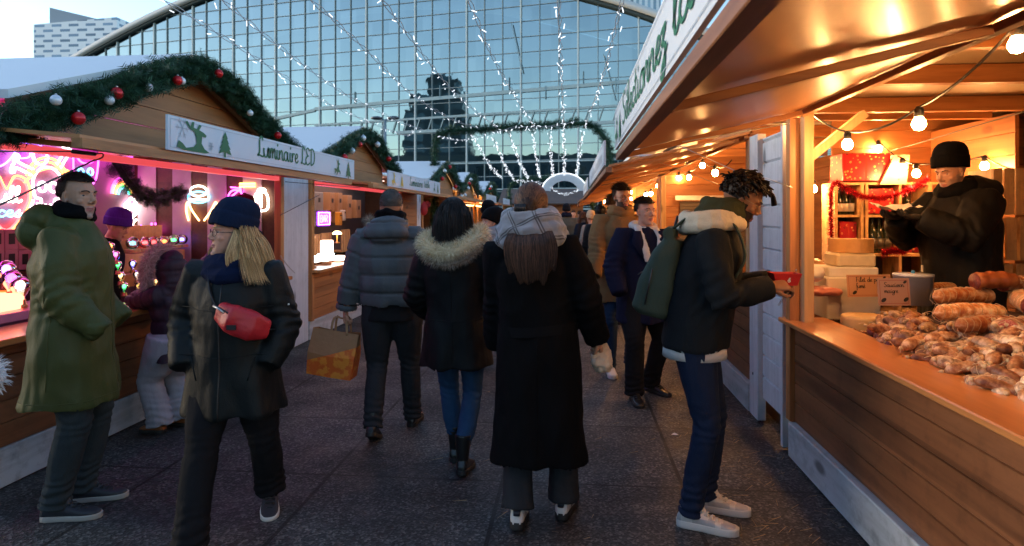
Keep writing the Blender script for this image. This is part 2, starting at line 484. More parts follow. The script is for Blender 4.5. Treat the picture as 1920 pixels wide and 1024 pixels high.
# fan as vertical strips so panes stay planar
ss = [p[0] for p in top]
for s0, s1 in zip(ss, ss[1:]): b.quad(FP(s0, 0), FP(s1, 0), FP(s1, archz(s1)-.2), FP(s0, archz(s0)-.2))
obj('glass_wall', b, glass_front_mat(), hall)
mul = MB(); SP, SZ = 3.08, 2.46
mm = simple('mullion_grey', (.3, .36, .37), .5); mwh = simple('mullion_white', (.55, .62, .62), .5)
k = -50
for k in range(-52, 20):
    s = k*SP+1.2; z = archz(s)
    if z > 2: mul.mat(1 if k % 3 == 0 else 0); wd = .2 if k % 3 == 0 else .075; mul.beam(FP(s, 0, .12), FP(s, z-.3, .12), wd, .25 if k % 3 else .4, up=tuple(FN))
for j in range(1, 19):
    z = j*SZ+.3
    ins = [s for s in np.arange(-170, 60, .5) if archz(s) > z+.3]
    if ins: mul.mat(0); mul.beam(FP(ins[0], z, .1), FP(ins[-1], z, .1), .1, .085)
obj('mullion_grid', mul, [mm, mwh], hall)
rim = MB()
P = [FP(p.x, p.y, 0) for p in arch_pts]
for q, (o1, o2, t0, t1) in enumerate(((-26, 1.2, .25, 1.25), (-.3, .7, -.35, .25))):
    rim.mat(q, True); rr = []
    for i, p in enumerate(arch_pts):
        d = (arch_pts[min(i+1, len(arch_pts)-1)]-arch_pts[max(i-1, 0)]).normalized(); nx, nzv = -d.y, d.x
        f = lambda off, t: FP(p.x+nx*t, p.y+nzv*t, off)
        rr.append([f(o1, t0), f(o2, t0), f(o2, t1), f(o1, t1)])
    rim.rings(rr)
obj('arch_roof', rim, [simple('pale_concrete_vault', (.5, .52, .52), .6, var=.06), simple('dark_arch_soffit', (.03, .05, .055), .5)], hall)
ins = MB()   # things behind / across the glass: walkways, trusses, lower storeys
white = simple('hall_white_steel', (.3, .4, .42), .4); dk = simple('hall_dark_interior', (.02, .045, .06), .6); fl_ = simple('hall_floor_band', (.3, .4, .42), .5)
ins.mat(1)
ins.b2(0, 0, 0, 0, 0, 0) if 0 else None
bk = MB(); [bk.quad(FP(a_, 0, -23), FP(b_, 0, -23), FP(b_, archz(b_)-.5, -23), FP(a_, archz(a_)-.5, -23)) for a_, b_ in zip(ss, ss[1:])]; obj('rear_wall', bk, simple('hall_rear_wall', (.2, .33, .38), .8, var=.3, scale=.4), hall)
tr = MB()
for (sa, za, sb, zb, wd) in ((-46, 20.2, 14, 21.8, .55), (-46, 17.3, 14, 18.2, .35), (-30, 15.4, 18, 15.7, .5), (-63, 17.6, -46, 20.0, .5), (-60, 14.6, -34, 15.2, .4)):
    tr.beam(FP(sa, za, .22), FP(sb, zb, .22), .1, wd)
for i in range(26):
    s = -44+i*2.2; z = 17.4+i*.035
    tr.beam(FP(s, z-2.3, .22), FP(s+.8, z, .22), .1, .16)
for s, z in ((-38, 21.5), (-22, 21.6), (-10, 22.2), (2, 22.4), (-4, 20.5), (7, 21)): tr.beam(FP(s, z-.8, .22), FP(s, z+1.3, .22), .1, .2)
for (s, z, L) in ((-9.5, 32, 8), (5.2, 26, 7)): tr.beam(FP(s, z, .5), FP(s+1.8, z-L, .5), .12, .16)
obj('interior_walkway', tr, white, hall)
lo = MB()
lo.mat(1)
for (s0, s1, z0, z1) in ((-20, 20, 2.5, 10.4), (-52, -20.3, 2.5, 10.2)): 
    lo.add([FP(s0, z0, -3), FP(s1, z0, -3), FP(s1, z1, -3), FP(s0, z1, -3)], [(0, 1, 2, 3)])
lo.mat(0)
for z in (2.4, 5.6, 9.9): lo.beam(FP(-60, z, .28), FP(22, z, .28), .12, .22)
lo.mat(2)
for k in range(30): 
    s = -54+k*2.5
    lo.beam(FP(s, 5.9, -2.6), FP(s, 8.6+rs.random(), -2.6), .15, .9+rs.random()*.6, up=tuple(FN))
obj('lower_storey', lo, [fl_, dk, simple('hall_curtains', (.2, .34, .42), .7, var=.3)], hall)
# canopy of the hall entrance seen between the stalls
# ------------------------------------------------------------------ office towers
def tower_mat(name, wall, win, sx, sz, fx, fz, off=True):
    n = N(name); tc = n.n('ShaderNodeTexCoord'); sep = n.n('ShaderNodeSeparateXYZ'); n.l(tc.outputs['Object'], sep.inputs[0])
    u = n.math('DIVIDE', n.math('ADD', sep.outputs[0], sep.outputs[1]), sx); v = n.math('DIVIDE', sep.outputs[2], sz)
    fv = n.math('FLOOR', v)
    wn0 = n.n('ShaderNodeTexWhiteNoise', noise_dimensions='1D'); n.l(fv, wn0.inputs['W'])
    if off: u = n.math('ADD', u, n.math('MULTIPLY', n.math('MODULO', fv, 2), .5))
    m = n.math('MULTIPLY', n.math('LESS_THAN', n.math('FRACT', u), fx), n.math('LESS_THAN', n.math('FRACT', v), fz))
    wn = n.n('ShaderNodeTexWhiteNoise', noise_dimensions='2D'); cb = n.n('ShaderNodeCombineXYZ'); n.l(n.math('FLOOR', u), cb.inputs[0]); n.l(fv, cb.inputs[1]); n.l(cb.outputs[0], wn.inputs['Vector'])
    wc = n.mix(wn.outputs['Value'], win, tuple(x*.5 for x in win))
    return n.done(n.bsdf(n.mix(m, wall, wc), n.math('SUBTRACT', .6, n.math('MULTIPLY', m, .45))))
def tower_box(mb, px0, px1, pyt, D, depth, z0=0, slope=0):
    a, c = atY(px0, pyt, D), atY(px1, pyt-slope, D)
    mb.add([V((a.x, D, z0)), V((c.x, D, z0)), V((c.x, D, c.z)), V((a.x, D, a.z)), V((a.x, D+depth, z0)), V((c.x, D+depth, z0)), V((c.x, D+depth, c.z)), V((a.x, D+depth, a.z))],
           [(0, 1, 2, 3), (5, 4, 7, 6), (1, 5, 6, 2), (4, 0, 3, 7), (3, 2, 6, 7)])
tw = thing('office_tower', 'pale white tower with staggered blue windows at upper left', 'building', (-132, 170, 0))
b = MB(); tower_box(b, 63, 219, 46, 170, 22, 0, 14); obj('facade', b, tower_mat('staggered_white_facade', (.68, .72, .76), (.2, .3, .42), 5.2, 1.45, .58, .5), tw)
b = MB(); a, c, d = atY(93, 44, 172), atY(93, 14, 172), atY(184, 36, 172)
b.add([a, d, c, a+V((0, 18, 0)), d+V((0, 18, 0)), c+V((0, 18, 0))], [(0, 1, 2), (5, 4, 3), (0, 2, 5, 3), (1, 4, 5, 2), (0, 3, 4, 1)])
obj('roof_fin', b, simple('grey_tower_fin', (.2, .26, .32), .5, var=.05), tw)
tw2 = thing('glass_tower', 'pale striped glass tower peeking over the arch at upper right', 'building', (32, 150, 0))
b = MB(); tower_box(b, 1158, 1239, -40, 150, 25); obj('facade', b, tower_mat('striped_tower_facade', (.6, .66, .7), (.28, .42, .52), 1.3, 60, .5, .97, False), tw2)
# the city behind the camera, mirrored in the glass front
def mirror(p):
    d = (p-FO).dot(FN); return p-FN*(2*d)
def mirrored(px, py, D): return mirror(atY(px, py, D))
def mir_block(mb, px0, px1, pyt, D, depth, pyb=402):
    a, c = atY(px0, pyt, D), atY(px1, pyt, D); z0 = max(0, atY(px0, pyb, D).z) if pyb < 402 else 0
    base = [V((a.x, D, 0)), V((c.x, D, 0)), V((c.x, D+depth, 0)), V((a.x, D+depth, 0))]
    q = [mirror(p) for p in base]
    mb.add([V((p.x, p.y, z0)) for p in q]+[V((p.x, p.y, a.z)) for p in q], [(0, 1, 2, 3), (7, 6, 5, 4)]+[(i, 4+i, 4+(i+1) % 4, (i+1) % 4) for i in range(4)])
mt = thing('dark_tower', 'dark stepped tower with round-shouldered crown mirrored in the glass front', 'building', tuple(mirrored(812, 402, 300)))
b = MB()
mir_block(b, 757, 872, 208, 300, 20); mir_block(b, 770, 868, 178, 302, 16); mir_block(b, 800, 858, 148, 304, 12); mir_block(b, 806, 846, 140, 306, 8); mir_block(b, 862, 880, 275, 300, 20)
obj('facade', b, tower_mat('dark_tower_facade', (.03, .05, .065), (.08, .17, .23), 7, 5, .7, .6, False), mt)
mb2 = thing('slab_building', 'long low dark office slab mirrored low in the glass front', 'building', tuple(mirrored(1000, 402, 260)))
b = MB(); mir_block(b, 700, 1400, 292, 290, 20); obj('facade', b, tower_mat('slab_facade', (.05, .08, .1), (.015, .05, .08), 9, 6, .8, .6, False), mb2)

# ------------------------------------------------------------------ street lamp
ld = atY(722, 330, 30); lamp = thing('street_lamp', 'tall grey street lamp with two flat heads behind the left stalls', 'street lamp', (ld.x, 30, 0))
b = MB().mat(0, True); b.tube([(ld.x, 30, 0), (ld.x, 30, 3), (ld.x, 30, 6.1)], [.1, .09, .07], 10); b.tube([(ld.x-.3, 30, 6.15), (ld.x, 30, 6.1), (ld.x+.3, 30, 6.15)], .04, 8); obj('pole', b, simple('lamp_pole_grey', (.2, .25, .28), .4), lamp)
for s in (-1, 1):
    b = MB().mat(0, True); b.ell((ld.x+s*.42, 30, 6.2), (.3, .2, .09), 12, 6); obj('lamp_head', b, M['dark_metal'], lamp)
# ------------------------------------------------------------------ hand lettering
GL = {
'a': ([[(.78, .75), (.5, 1), (.14, .72), (.12, .25), (.38, 0), (.7, .25), (.78, .6)], [(.82, 1), (.78, .3), (.95, 0), (1.1, .15)]], 1.15),
'i': ([[(.16, 1), (.15, .25), (.4, 0), (.65, .3)], [(.2, 1.38), (.32, 1.62)]], .55),
'u': ([[(0, .9), (.05, .3), (.3, 0), (.65, .3), (.78, 1), (.76, .25), (.95, 0), (1.15, .3)]], 1.05),
'm': ([[(0, 1), (.1, 0)], [(.1, .5), (.35, 1), (.5, .8), (.5, 0)], [(.5, .5), (.8, 1), (.95, .8), (.95, .2), (1.15, 0), (1.3, .3)]], 1.2),
'n': ([[(0, 1), (.1, 0)], [(.1, .5), (.4, 1), (.6, .8), (.6, .2), (.8, 0), (1, .3)]], .9),
'r': ([[(0, 1), (.1, 0)], [(.1, .5), (.3, .95), (.62, .9)]], .62),
'e': ([[(0, .35), (.45, .55), (.58, .85), (.35, 1), (.12, .65), (.15, .2), (.42, 0), (.75, .3)]], .7),
'l': ([[(0, .3), (.35, 1.5), (.28, 2.0), (.12, 1.7), (.12, .3), (.3, 0), (.55, .3)]], .48),
't': ([[(.2, 1.8), (.15, .3), (.35, 0), (.6, .25)], [(-.05, 1.2), (.5, 1.25)]], .52),
'c': ([[(.62, .8), (.4, 1), (.1, .6), (.12, .2), (.4, 0), (.75, .3)]], .68),
'o': ([[(.5, 1), (.15, .8), (.1, .3), (.4, 0), (.7, .3), (.65, .85), (.45, 1), (.9, .9)]], .8),
'z': ([[(0, .9), (.55, 1), (.1, .4), (.45, .3), (.45, -.5), (.2, -.9), (.05, -.6), (.7, .2)]], .68),
'q': ([[(.8, .9), (.4, 1), (.1, .5), (.3, 0), (.7, .4), (.8, .95), (.75, -.9), (1, -.4)]], .95),
's': ([[(0, .2), (.5, 1.1), (.42, .6), (.58, .2), (.3, 0), (.08, .12)]], .62),
'd': ([[(.7, .8), (.4, 1), (.1, .5), (.3, 0), (.65, .3), (.8, 2), (.75, .2), (1.0, .1)]], .95),
'p': ([[(.08, 1), (.05, -.9)], [(.05, .6), (.4, 1), (.7, .6), (.5, .05), (.1, .15)]], .85),
'g': ([[(.75, .9), (.4, 1), (.1, .5), (.35, .1), (.75, .5), (.78, .95), (.7, -.6), (.35, -.9), (.1, -.5), (.9, .2)]], .9),
'f': ([[(.7, 1.8), (.45, 2), (.3, 1.6), (.3, -.7), (.1, -.9)], [(0, 1), (.6, 1)]], .62),
'b': ([[(.1, 2), (.1, .1), (.45, 0), (.7, .5), (.4, 1), (.12, .7)]], .8),
'L': ([[(.95, 1.6), (.7, 2), (.38, 1.6), (.38, .45), (.05, .05), (.4, .12), (.9, 0), (1.2, .3)]], 1.1),
'E': ([[(.95, 1.75), (.5, 2), (.15, 1.65), (.5, 1.1), (.75, 1.1)], [(.5, 1.1), (.05, .6), (.4, 0), (1, .3)]], 1.05),
'D': ([[(.3, 1.9), (.25, 0)], [(0, 1.8), (.6, 2), (1.1, 1.4), (.95, .4), (.25, 0)]], 1.2),
'S': ([[(.9, 1.7), (.6, 2), (.2, 1.7), (.3, 1.2), (.7, .8), (.7, .2), (.3, 0), (0, .3)]], 1.0),
'F': ([[(.35, 1.9), (.25, 0)], [(0, 1.8), (.5, 1.95), (1.1, 1.9)], [(.1, 1), (.75, 1.05)]], .95),
'P': ([[(.3, 1.9), (.2, 0)], [(.1, 1.7), (.6, 2), (.95, 1.6), (.7, 1.1), (.25, 1)]], .95),
'B': ([[(.1, 0), (.1, 2), (.7, 2), (.9, 1.75), (.9, 1.3), (.7, 1.05), (.1, 1.02)], [(.7, 1.02), (.95, .8), (.95, .25), (.7, 0), (.1, 0)]], 1.2),
'A': ([[(0, 0), (.5, 2), (1, 0)], [(.2, .7), (.8, .7)]], 1.2),
'R': ([[(.1, 0), (.1, 2), (.7, 2), (.95, 1.7), (.95, 1.3), (.7, 1.05), (.1, 1.02)], [(.5, 1.02), (1, 0)]], 1.2),
"'": ([[(.1, 2), (.05, 1.6)]], .25), ' ': ([], .6),
}
GL['T'] = ([[(.5, 1.9), (.45, 0)], [(0, 1.85), (1.05, 1.95)]], .95)
STRAIGHT = set('BAR')
def lettering(mb, text, o, ux, uy, h, w=.1, nrm=None, neon=0, maxlen=None, aspect=1.0):
    """strokes on the plane o+ux*x+uy*y; h = x-height; flat calligraphic ribbon or neon tube"""
    o, ux, uy = V(o), V(ux).normalized(), V(uy).normalized(); nrm = V(nrm).normalized()
    tot = 0
    for ch in text:
        base = {'é': 'e', 'è': 'e'}.get(ch, ch); tot += GL[base][1]*h*aspect
    sc = 1 if maxlen is None else maxlen/tot
    x = 0
    for ch in text:
        base = {'é': 'e', 'è': 'e'}.get(ch, ch); st, adv = GL[base]
        if ch in 'éè': st = st+[[(.3, 1.3), (.55, 1.65)]]
        for s in st:
            pts = [(x+p[0]*h*aspect*sc, p[1]*h) for p in s]
            P = [o+ux*a+uy*b for a, b in pts]
            if len(P) > 2 and ch not in STRAIGHT: P = catmull(P, 4)
            if neon: mb.tube(P, neon, 5)
            else:
                m = len(P); L = []; Rr = []
                for i, p in enumerate(P):
                    d = (P[min(i+1, m-1)]-P[max(i-1, 0)]).normalized(); sd_ = nrm.cross(d).normalized()
                    # thick on down strokes
                    ww = w*h*(.55+.75*abs(d.dot(uy)))
                    L.append(p+sd_*ww); Rr.append(p-sd_*ww)
                o_ = len(mb.v); vs = L+Rr
                mb.add(vs, [(i, i+1, m+i+1, m+i) for i in range(m-1)])
        x += adv*h*aspect*sc
    return x
REINDEER = [(0, .1), (.05, .42), (.18, .3), (.28, .12), (.52, .22), (.62, .42), (.6, .7), (.55, .95), (.4, 1.05), (.25, 1.35), (.32, 1.4), (.42, 1.15), (.46, 1.4), (.54, 1.42), (.52, 1.15), (.62, 1.1), (.7, 1.35), (.78, 1.32), (.7, 1.08), (.85, 1.0), (.95, .88), (.92, .78), (.8, .8), (.78, .45), (.88, .2), (1.05, .05), (.9, 0), (.2, 0)]
LEAPER = [(.1, .35), (.0, .5), (.12, .55), (.3, .5), (.5, .75), (.45, 1.0), (.3, 1.25), (.38, 1.25), (.5, 1.08), (.58, 1.3), (.65, 1.28), (.62, 1.05), (.8, .98), (.8, .9), (.66, .85), (.68, .5), (.85, .35), (.9, .15), (.8, .15), (.75, .28), (.55, .3), (.4, .05), (.3, .05), (.38, .28), (.25, .3), (.12, .1), (.05, .12)]
FIR = [(0, 0), (.35, .12), (.42, .12), (.42, -.15), (.55, -.15), (.55, .12), (1, 0), (.82, .3), (.92, .3), (.72, .58), (.8, .58), (.63, .85), (.7, .85), (.5, 1.2), (.3, .85), (.37, .85), (.2, .58), (.28, .58), (.08, .3), (.18, .3)]
def logo(mb, poly, o, ux, uy, w, h, nrm, t=.002):
    o, ux, uy, nrm = V(o), V(ux).normalized(), V(uy).normalized(), V(nrm).normalized()
    k = max(p[1] for p in poly)
    P = [o+ux*(p[0]*w)+uy*(p[1]/k*h) for p in poly]
    # triangulate concave outline
    from mathutils.geometry import tessellate_polygon
    tri = tessellate_polygon([[V((p[0], p[1], 0)) for p in poly]])
    mb.add([p+nrm*t for p in P], [tuple(t_) for t_ in tri])
# ------------------------------------------------------------------ stalls
def siding(mb, x, y0, y1, z0, z1, ph, nx, t=.03, g=.008):
    """lap boards on a plane of constant x facing nx"""
    pr = []; z = z0
    while z < z1-1e-4:
        e = min(z+ph, z1)
        pr += [(0, z+g), (0, e-g*.4), (-g*1.1, e)] if e < z1-1e-4 else [(0, z+g), (0, e)]
        z = e
    poly = [(-t, z0), (0, z0)]+pr[0:]+[(-t, z1)]
    mb.prism(poly, (x, y0, 0), (nx, 0, 0), (0, 0, 1), (0, y1-y0, 0))
def siding_y(mb, y, x0, x1, z0, z1, ph, ny, t=.03, g=.008):
    pr = []; z = z0
    while z < z1-1e-4:
        e = min(z+ph, z1)
        pr += [(0, z+g), (0, e-g*.4), (-g*1.1, e)] if e < z1-1e-4 else [(0, z+g), (0, e)]
        z = e
    poly = [(-t, z0), (0, z0)]+pr+[(-t, z1)]
    mb.prism(poly, (x0, y, 0), (0, ny, 0), (0, 0, 1), (x1-x0, 0, 0))
def sign_board(parent, x, y0, y1, z0, z1, text, nx, x0f=.3, txh=.06, kind=0, tilt=0, label=None, ink=None, span=None, aspect=1.6):
    s = MB().b2(x-.008, x+.008, y0, y1, z0, z1)
    so_ = obj('sign', s, M['white_sheet'], parent)
    if label: so_['label'] = label
    nr = (nx, 0, 0); f = x+nx*.0115
    uy = V((0, 1, 0)) if nx > 0 else V((0, -1, 0)); st = y0 if nx > 0 else y1
    bd = MB(); m = .02
    for a, b_ in (((y0+m, z0+m), (y1-m, z0+m)), ((y0+m, z1-m), (y1-m, z1-m)), ((y0+m, z0+m), (y0+m, z1-m)), ((y1-m, z0+m), (y1-m, z1-m))):
        d = V((0, b_[0]-a[0], b_[1]-a[1])).normalized()*.0
        q = .0015
        if a[1] == b_[1]: bd.b2(f-.0005, f+.0005, a[0], b_[0], a[1]-q, a[1]+q)
        else: bd.b2(f-.0005, f+.0005, a[0]-q, a[0]+q, a[1], b_[1])
    obj('border_line', bd, M['grey_ink'], so_)
    if text:
        L = MB(); w_ = (y1-y0)
        lettering(L, text, V((f, st, z0+(z1-z0)*.3))+uy*(w_*x0f), uy, (0, 0, 1), txh, .13 if nx < 0 else .115, nr, maxlen=span, aspect=aspect)
        obj('lettering', L, ink or M['green_ink'], so_)
    return so_, f, st, uy

def garland_mesh(P, r, n, seed, L=.11, dens=1.0):
    rg = random.Random(seed); mb = MB(); P = [V(p) for p in P]
    mb.tube(P, r*.45, 6)
    cum = [0]
    for a, b_ in zip(P, P[1:]): cum.append(cum[-1]+(b_-a).length)
    for i in range(n):
        t = rg.random()*cum[-1]; k = 0
        while k < len(P)-2 and cum[k+1] < t: k += 1
        u = (t-cum[k])/max(1e-6, cum[k+1]-cum[k]); p = P[k].lerp(P[k+1], u); d = (P[k+1]-P[k]).normalized()
        x, z = frame(d); a = rg.random()*6.283; o = x*math.cos(a)+z*math.sin(a)
        lump = .75+.5*noise.noise((t*3.1+seed, a, 0))
        base = p+o*r*rg.uniform(.2, .9)*lump
        bd = (o*rg.uniform(.4, 1)+d*rg.uniform(-.8, .8)+V((0, 0, rg.uniform(-.5, .2)))).normalized()
        ll = L*rg.uniform(.6, 1.15)
        # twig with needle pairs
        sx, sz = frame(bd); q = rg.random()*3.14; s1 = sx*math.cos(q)+sz*math.sin(q)
        ns = 5
        for j in range(ns):
            b0 = base+bd*(ll*(j+.3)/ns*.75); w_ = ll*.034
            for sg in (-1, 1):
                tip = b0+(bd*.55+s1*sg*.9+sz*rg.uniform(-.3, .3)).normalized()*ll*.42
                mb.add([b0-bd*w_, b0+bd*w_, tip], [(0, 1, 2)])
    return mb
def bauble(c, r, red, label, group=None):
    mb = MB().mat(0, True); mb.ell(c, r, 16, 10)
    cp = MB().mat(0, True).lathe(V(c)+V((0, 0, r*.96)), [(r*.22, 0), (r*.22, r*.2), (r*.1, r*.25), (.001, r*.3)], 8)
    t = thing('bauble', label, 'bauble', tuple(c), group)
    obj('glass_ball', mb, M['bauble_red' if red else 'bauble_white'], t); obj('cap', cp, M['metal'], t)
    return t

def left_stall(i, y0, y1, pk, hw, label, detail=2, back=-5.0, peakz=2.9, footz=2.41, goods_glow=None, side_post=None):
    """chalet of the left row: opening in the plane x=-3.26, flap edge at x=-2.45, gable over it"""
    X = -3.26; t = thing('market_stall', label, 'market stall', (X, (y0+y1)/2, 0), 'wooden chalets of the left row')
    b = MB(); siding(b, X, y0, y1, .24, .82, .13, 1); obj('front_panel', b, M['wood_panel'] if i > 1 else M['wood_front'], t)
    b = MB().b2(X-.02, X+.012, y0, y1, .01, .235, .004); obj('base_board', b, M['white_base'], t)
    b = MB().b2(X-.25, X+.14, y0, y1-.02, .845, .885, .006); obj('counter_top', b, M['wood_counter'], t)
    b = MB()
    b.b2(back, X-.05, y0-.0, y0+.04, 0, 2.25); obj('side_wall', b, M['wood_dark'], t)
    b = MB().b2(back, X-.05, y1-.04, y1, 0, 2.25); obj('side_wall', b, M['wood_dark'], t)
    b = MB().b2(back-.04, back-.001, y0, y1, 0, 2.3); obj('back_wall', b, BACKMAT if i == 1 else M['wood_dark'], t)
    b = MB().b2(X-.04, X+.04, y0, y0+.08, .24, 2.2, .004); obj('post', b, M['wood_beamz'], t)
    b = MB().b2(X-.04, X+.04, y1-.10, y1-.02, .24, 2.2, .004); obj('post', b, M['wood_beamz'], t)
    # flap (awning) held open over the counter
    xe = -2.47; ze = 1.965; b = MB(); th = V((0, 0, .02))
    a0, a1 = V((X+.045, y0+.02, 2.035)), V((X+.045, y1-.02, 2.035)); e0, e1 = V((xe, y0+.02, ze)), V((xe, y1-.02, ze))
    b.add([a0, a1, e1, e0, a0+th, a1+th, e1+th, e0+th], [(0, 1, 2, 3), (7, 6, 5, 4), (0, 3, 7, 4), (1, 5, 6, 2), (3, 2, 6, 7), (0, 4, 5, 1)])
    fl = obj('awning_flap', b, M['ply'], t)
    b = MB().b2(xe-.03, xe+.03, y0, y1, ze-.05, ze+.0); obj('flap_edge', b, M['wood_beam'], fl)
    for yy in np.linspace(y0+.2, y1-.2, 4):
        b = MB().beam((X+.1, yy, 2.005), (xe-.035, yy, ze-.03), .04, .03); obj('batten', b, M['wood_beamx'], fl)
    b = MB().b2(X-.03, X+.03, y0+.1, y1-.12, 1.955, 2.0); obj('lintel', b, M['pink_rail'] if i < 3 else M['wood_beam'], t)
    # gable
    xg = X+.08; z0 = 2.09
    b = MB(); z = z0; yl, yr = pk-hw, pk+hw; sl_ = (peakz-footz)/hw
    while z < peakz-.03:
        zt = min(z+.145, peakz-.01)
        def half(zz): return max(.01, min(hw, (peakz-zz)/sl_))
        h0, h1 = half(z), half(zt); g = .006
        b.prism([(-h0, z+g), (h0, z+g), (h1, zt), (-h1, zt)], (xg, pk, 0), (0, 1, 0), (0, 0, 1), (.022, 0, 0)); z += .145
    obj('gable', b, M['wood_gable'], t)
    b = MB().b2(xg-.01, xg+.05, pk-hw-.1, pk+hw+.1, 2.04, 2.088); obj('gable_beam', b, M['wood_beam'], t)
    # roof: two slopes running back from the gable
    ov = .2; ex = X+ov
    for sg in (-1, 1):
        A = V((ex, pk, peakz+.05)); ft = hw+.32; Bq = V((ex, pk+sg*ft, peakz+.05-sl_*ft)); dx = V((back-.3-ex, 0, 0)); up = V((0, 0, .05))
        q = [A, Bq, Bq+dx, A+dx]
        b = MB().add(q+[p+up for p in q], [(0, 1, 2, 3), (7, 6, 5, 4), (0, 4, 5, 1), (1, 5, 6, 2), (2, 6, 7, 3), (3, 7, 4, 0)])
        rf = obj('roof', b, M['roof_white'], t)
        b = MB().beam(A+V((.012, 0, -.07)), Bq+V((.012, 0, -.07)), .03, .13, up=(1, 0, 0)) if False else MB()
        d = (Bq-A).normalized(); nn = V((0, -d.z, d.y))*(-1 if d.y > 0 else 1)
        b.add([A+V((.02, 0, 0)), Bq+V((.02, 0, 0)), Bq+V((.02, 0, -.14)), A+V((.02, 0, -.14)), A+V((-.02, 0, 0)), Bq+V((-.02, 0, 0)), Bq+V((-.02, 0, -.14)), A+V((-.02, 0, -.14))], [(0, 1, 2, 3), (7, 6, 5, 4), (0, 4, 5, 1), (1, 5, 6, 2), (2, 6, 7, 3), (3, 7, 4, 0)])
        obj('barge_board', b, M['wood_dark'], t)
    b = MB().b2(back, X-.05, y0+.045, y1-.045, 2.27, 2.295); obj('ceiling', b, M['ceil_white'], t)
    for yy in np.linspace(y0+.6, y1-.6, 3):
        b = MB().b2(back+.02, X-.05, yy-.03, yy+.03, 2.2, 2.268); obj('ceiling_beam', b, M['wood_pale'], t)
    return t
n = N('pink_lit_rail'); M['pink_rail'] = n.done(n.bsdf((.75, .16, .1), .4, Emission_Color=(1, .1, .12, 1), Emission_Strength=.22))  # pink light on the lintel put in as its own faint glow
BACKMAT = simple('mauve_display_wall', (.24, .13, .22), .7, var=.08)

LS = {}
LS[1] = left_stall(1, 3.0, 6.98, 5.0, 1.45, 'nearest left chalet glowing pink with neon signs and globe lamps', peakz=2.8, footz=2.28)
LS[2] = left_stall(2, 7.74, 13.15, 9.25, 1.3, 'second left chalet with cardboard boxes, mushroom lamp and BAR sign', peakz=2.79, footz=2.36)
LS[3] = left_stall(3, 13.75, 17.3, 15.5, 1.5, 'third left chalet behind the garland arch leg with red goods', peakz=2.79, footz=2.36)
LS[4] = left_stall(4, 17.6, 21.6, 19.25, 1.5, 'fourth left chalet, clothes hanging under its warm lit edge', peakz=2.76, footz=2.3)
LS[5] = left_stall(5, 22.2, 27.2, 24.1, 1.5, 'fifth left chalet, small gable before the second arch', peakz=2.74, footz=2.3)
# white partition boards between chalets
for (y0, y1, lb) in ((7.0, 7.70, 'tall white board between the neon chalet and the lamp chalet'), (13.2, 13.7, 'white board closing the far end of the lamp chalet')):
    b = MB().b2(-3.29, -3.25, y0, y1, .01, 2.1, .005); o = obj('partition_board', b, M['white_paint']); tag(o, lb, 'partition board')
b = MB(); siding(b, -3.2, 11.9, 13.15, .9, 2.0, .16, 1); obj('shutter', b, M['wood_panel'], LS[2])
# white tarpaulin roofs filling behind the row
for k, (y0, y1) in enumerate(((6.4, 8.9),)): pass
# signs
s1, f1, st1, uy1 = sign_board(LS[1], -2.43, 3.66, 7.0, 1.972, 2.185, 'Luminaire LED', 1, .33, .078, span=1.12)
b = MB(); logo(b, REINDEER, (f1, 3.74, 1.985), (0, 1, 0), (0, 0, 1), .34, .19, (1, 0, 0)); obj('reindeer_print', b, M['green_ink'], s1)
b = MB(); logo(b, FIR, (f1, 4.21, 2.0), (0, 1, 0), (0, 0, 1), .17, .16, (1, 0, 0)); obj('fir_print', b, M['green_ink'], s1)
b = MB(); logo(b, LEAPER, (f1, 6.38, 1.985), (0, 1, 0), (0, 0, 1), .2, .17, (1, 0, 0)); obj('reindeer_print', b, M['green_ink'], s1)
b = MB(); logo(b, FIR, (f1, 6.72, 1.985), (0, 1, 0), (0, 0, 1), .16, .17, (1, 0, 0)); obj('fir_print', b, M['green_ink'], s1)
for (cy_, cz_, rr) in ((3.8, 2.12, .07), (4.12, 2.04, .03), (5.05, 2.1, .03)):
    b = MB()
    for k in range(6):
        a = k*math.pi/3; d = V((0, math.cos(a), math.sin(a))); sd_ = V((0, -d.z, d.y)); c_ = V((f1, cy_, cz_))
        for (p, q, w_) in ((c_, c_+d*rr, .003), (c_+d*rr*.55, c_+d*rr*.8+sd_*rr*.25, .002), (c_+d*rr*.55, c_+d*rr*.8-sd_*rr*.25, .002)):
            e = (q-p).normalized(); s_ = V((0, -e.z, e.y))*w_; b.add([p-s_, p+s_, q+s_, q-s_], [(0, 1, 2, 3)])
    obj('snowflake_print', b, M['grey_ink'], s1)
s2, f2, st2, uy2 = sign_board(LS[2], -2.43, 8.35, 11.75, 1.955, 2.17, 'Luminaires', 1, .33, .066, span=.85)
b = MB(); lettering(b, 'table', (f2, 10.45, 2.03), (0, 1, 0), (0, 0, 1), .06, .14, (1, 0, 0), maxlen=.4); obj('lettering', b, M['green_ink'], s2)
b = MB(); logo(b, LEAPER, (f2, 8.5, 1.97), (0, 1, 0), (0, 0, 1), .22, .19, (1, 0, 0)); obj('reindeer_print', b, M['gold_ink'], s2)
b = MB(); logo(b, FIR, (f2, 8.95, 1.975), (0, 1, 0), (0, 0, 1), .17, .16, (1, 0, 0)); obj('fir_print', b, M['gold_ink'], s2)
b = MB(); logo(b, LEAPER, (f2, 11.15, 1.97), (0, 1, 0), (0, 0, 1), .17, .17, (1, 0, 0)); obj('reindeer_print', b, M['green_ink'], s2)
b = MB(); logo(b, FIR, (f2, 11.45, 1.97), (0, 1, 0), (0, 0, 1), .15, .17, (1, 0, 0)); obj('fir_print', b, M['green_ink'], s2)
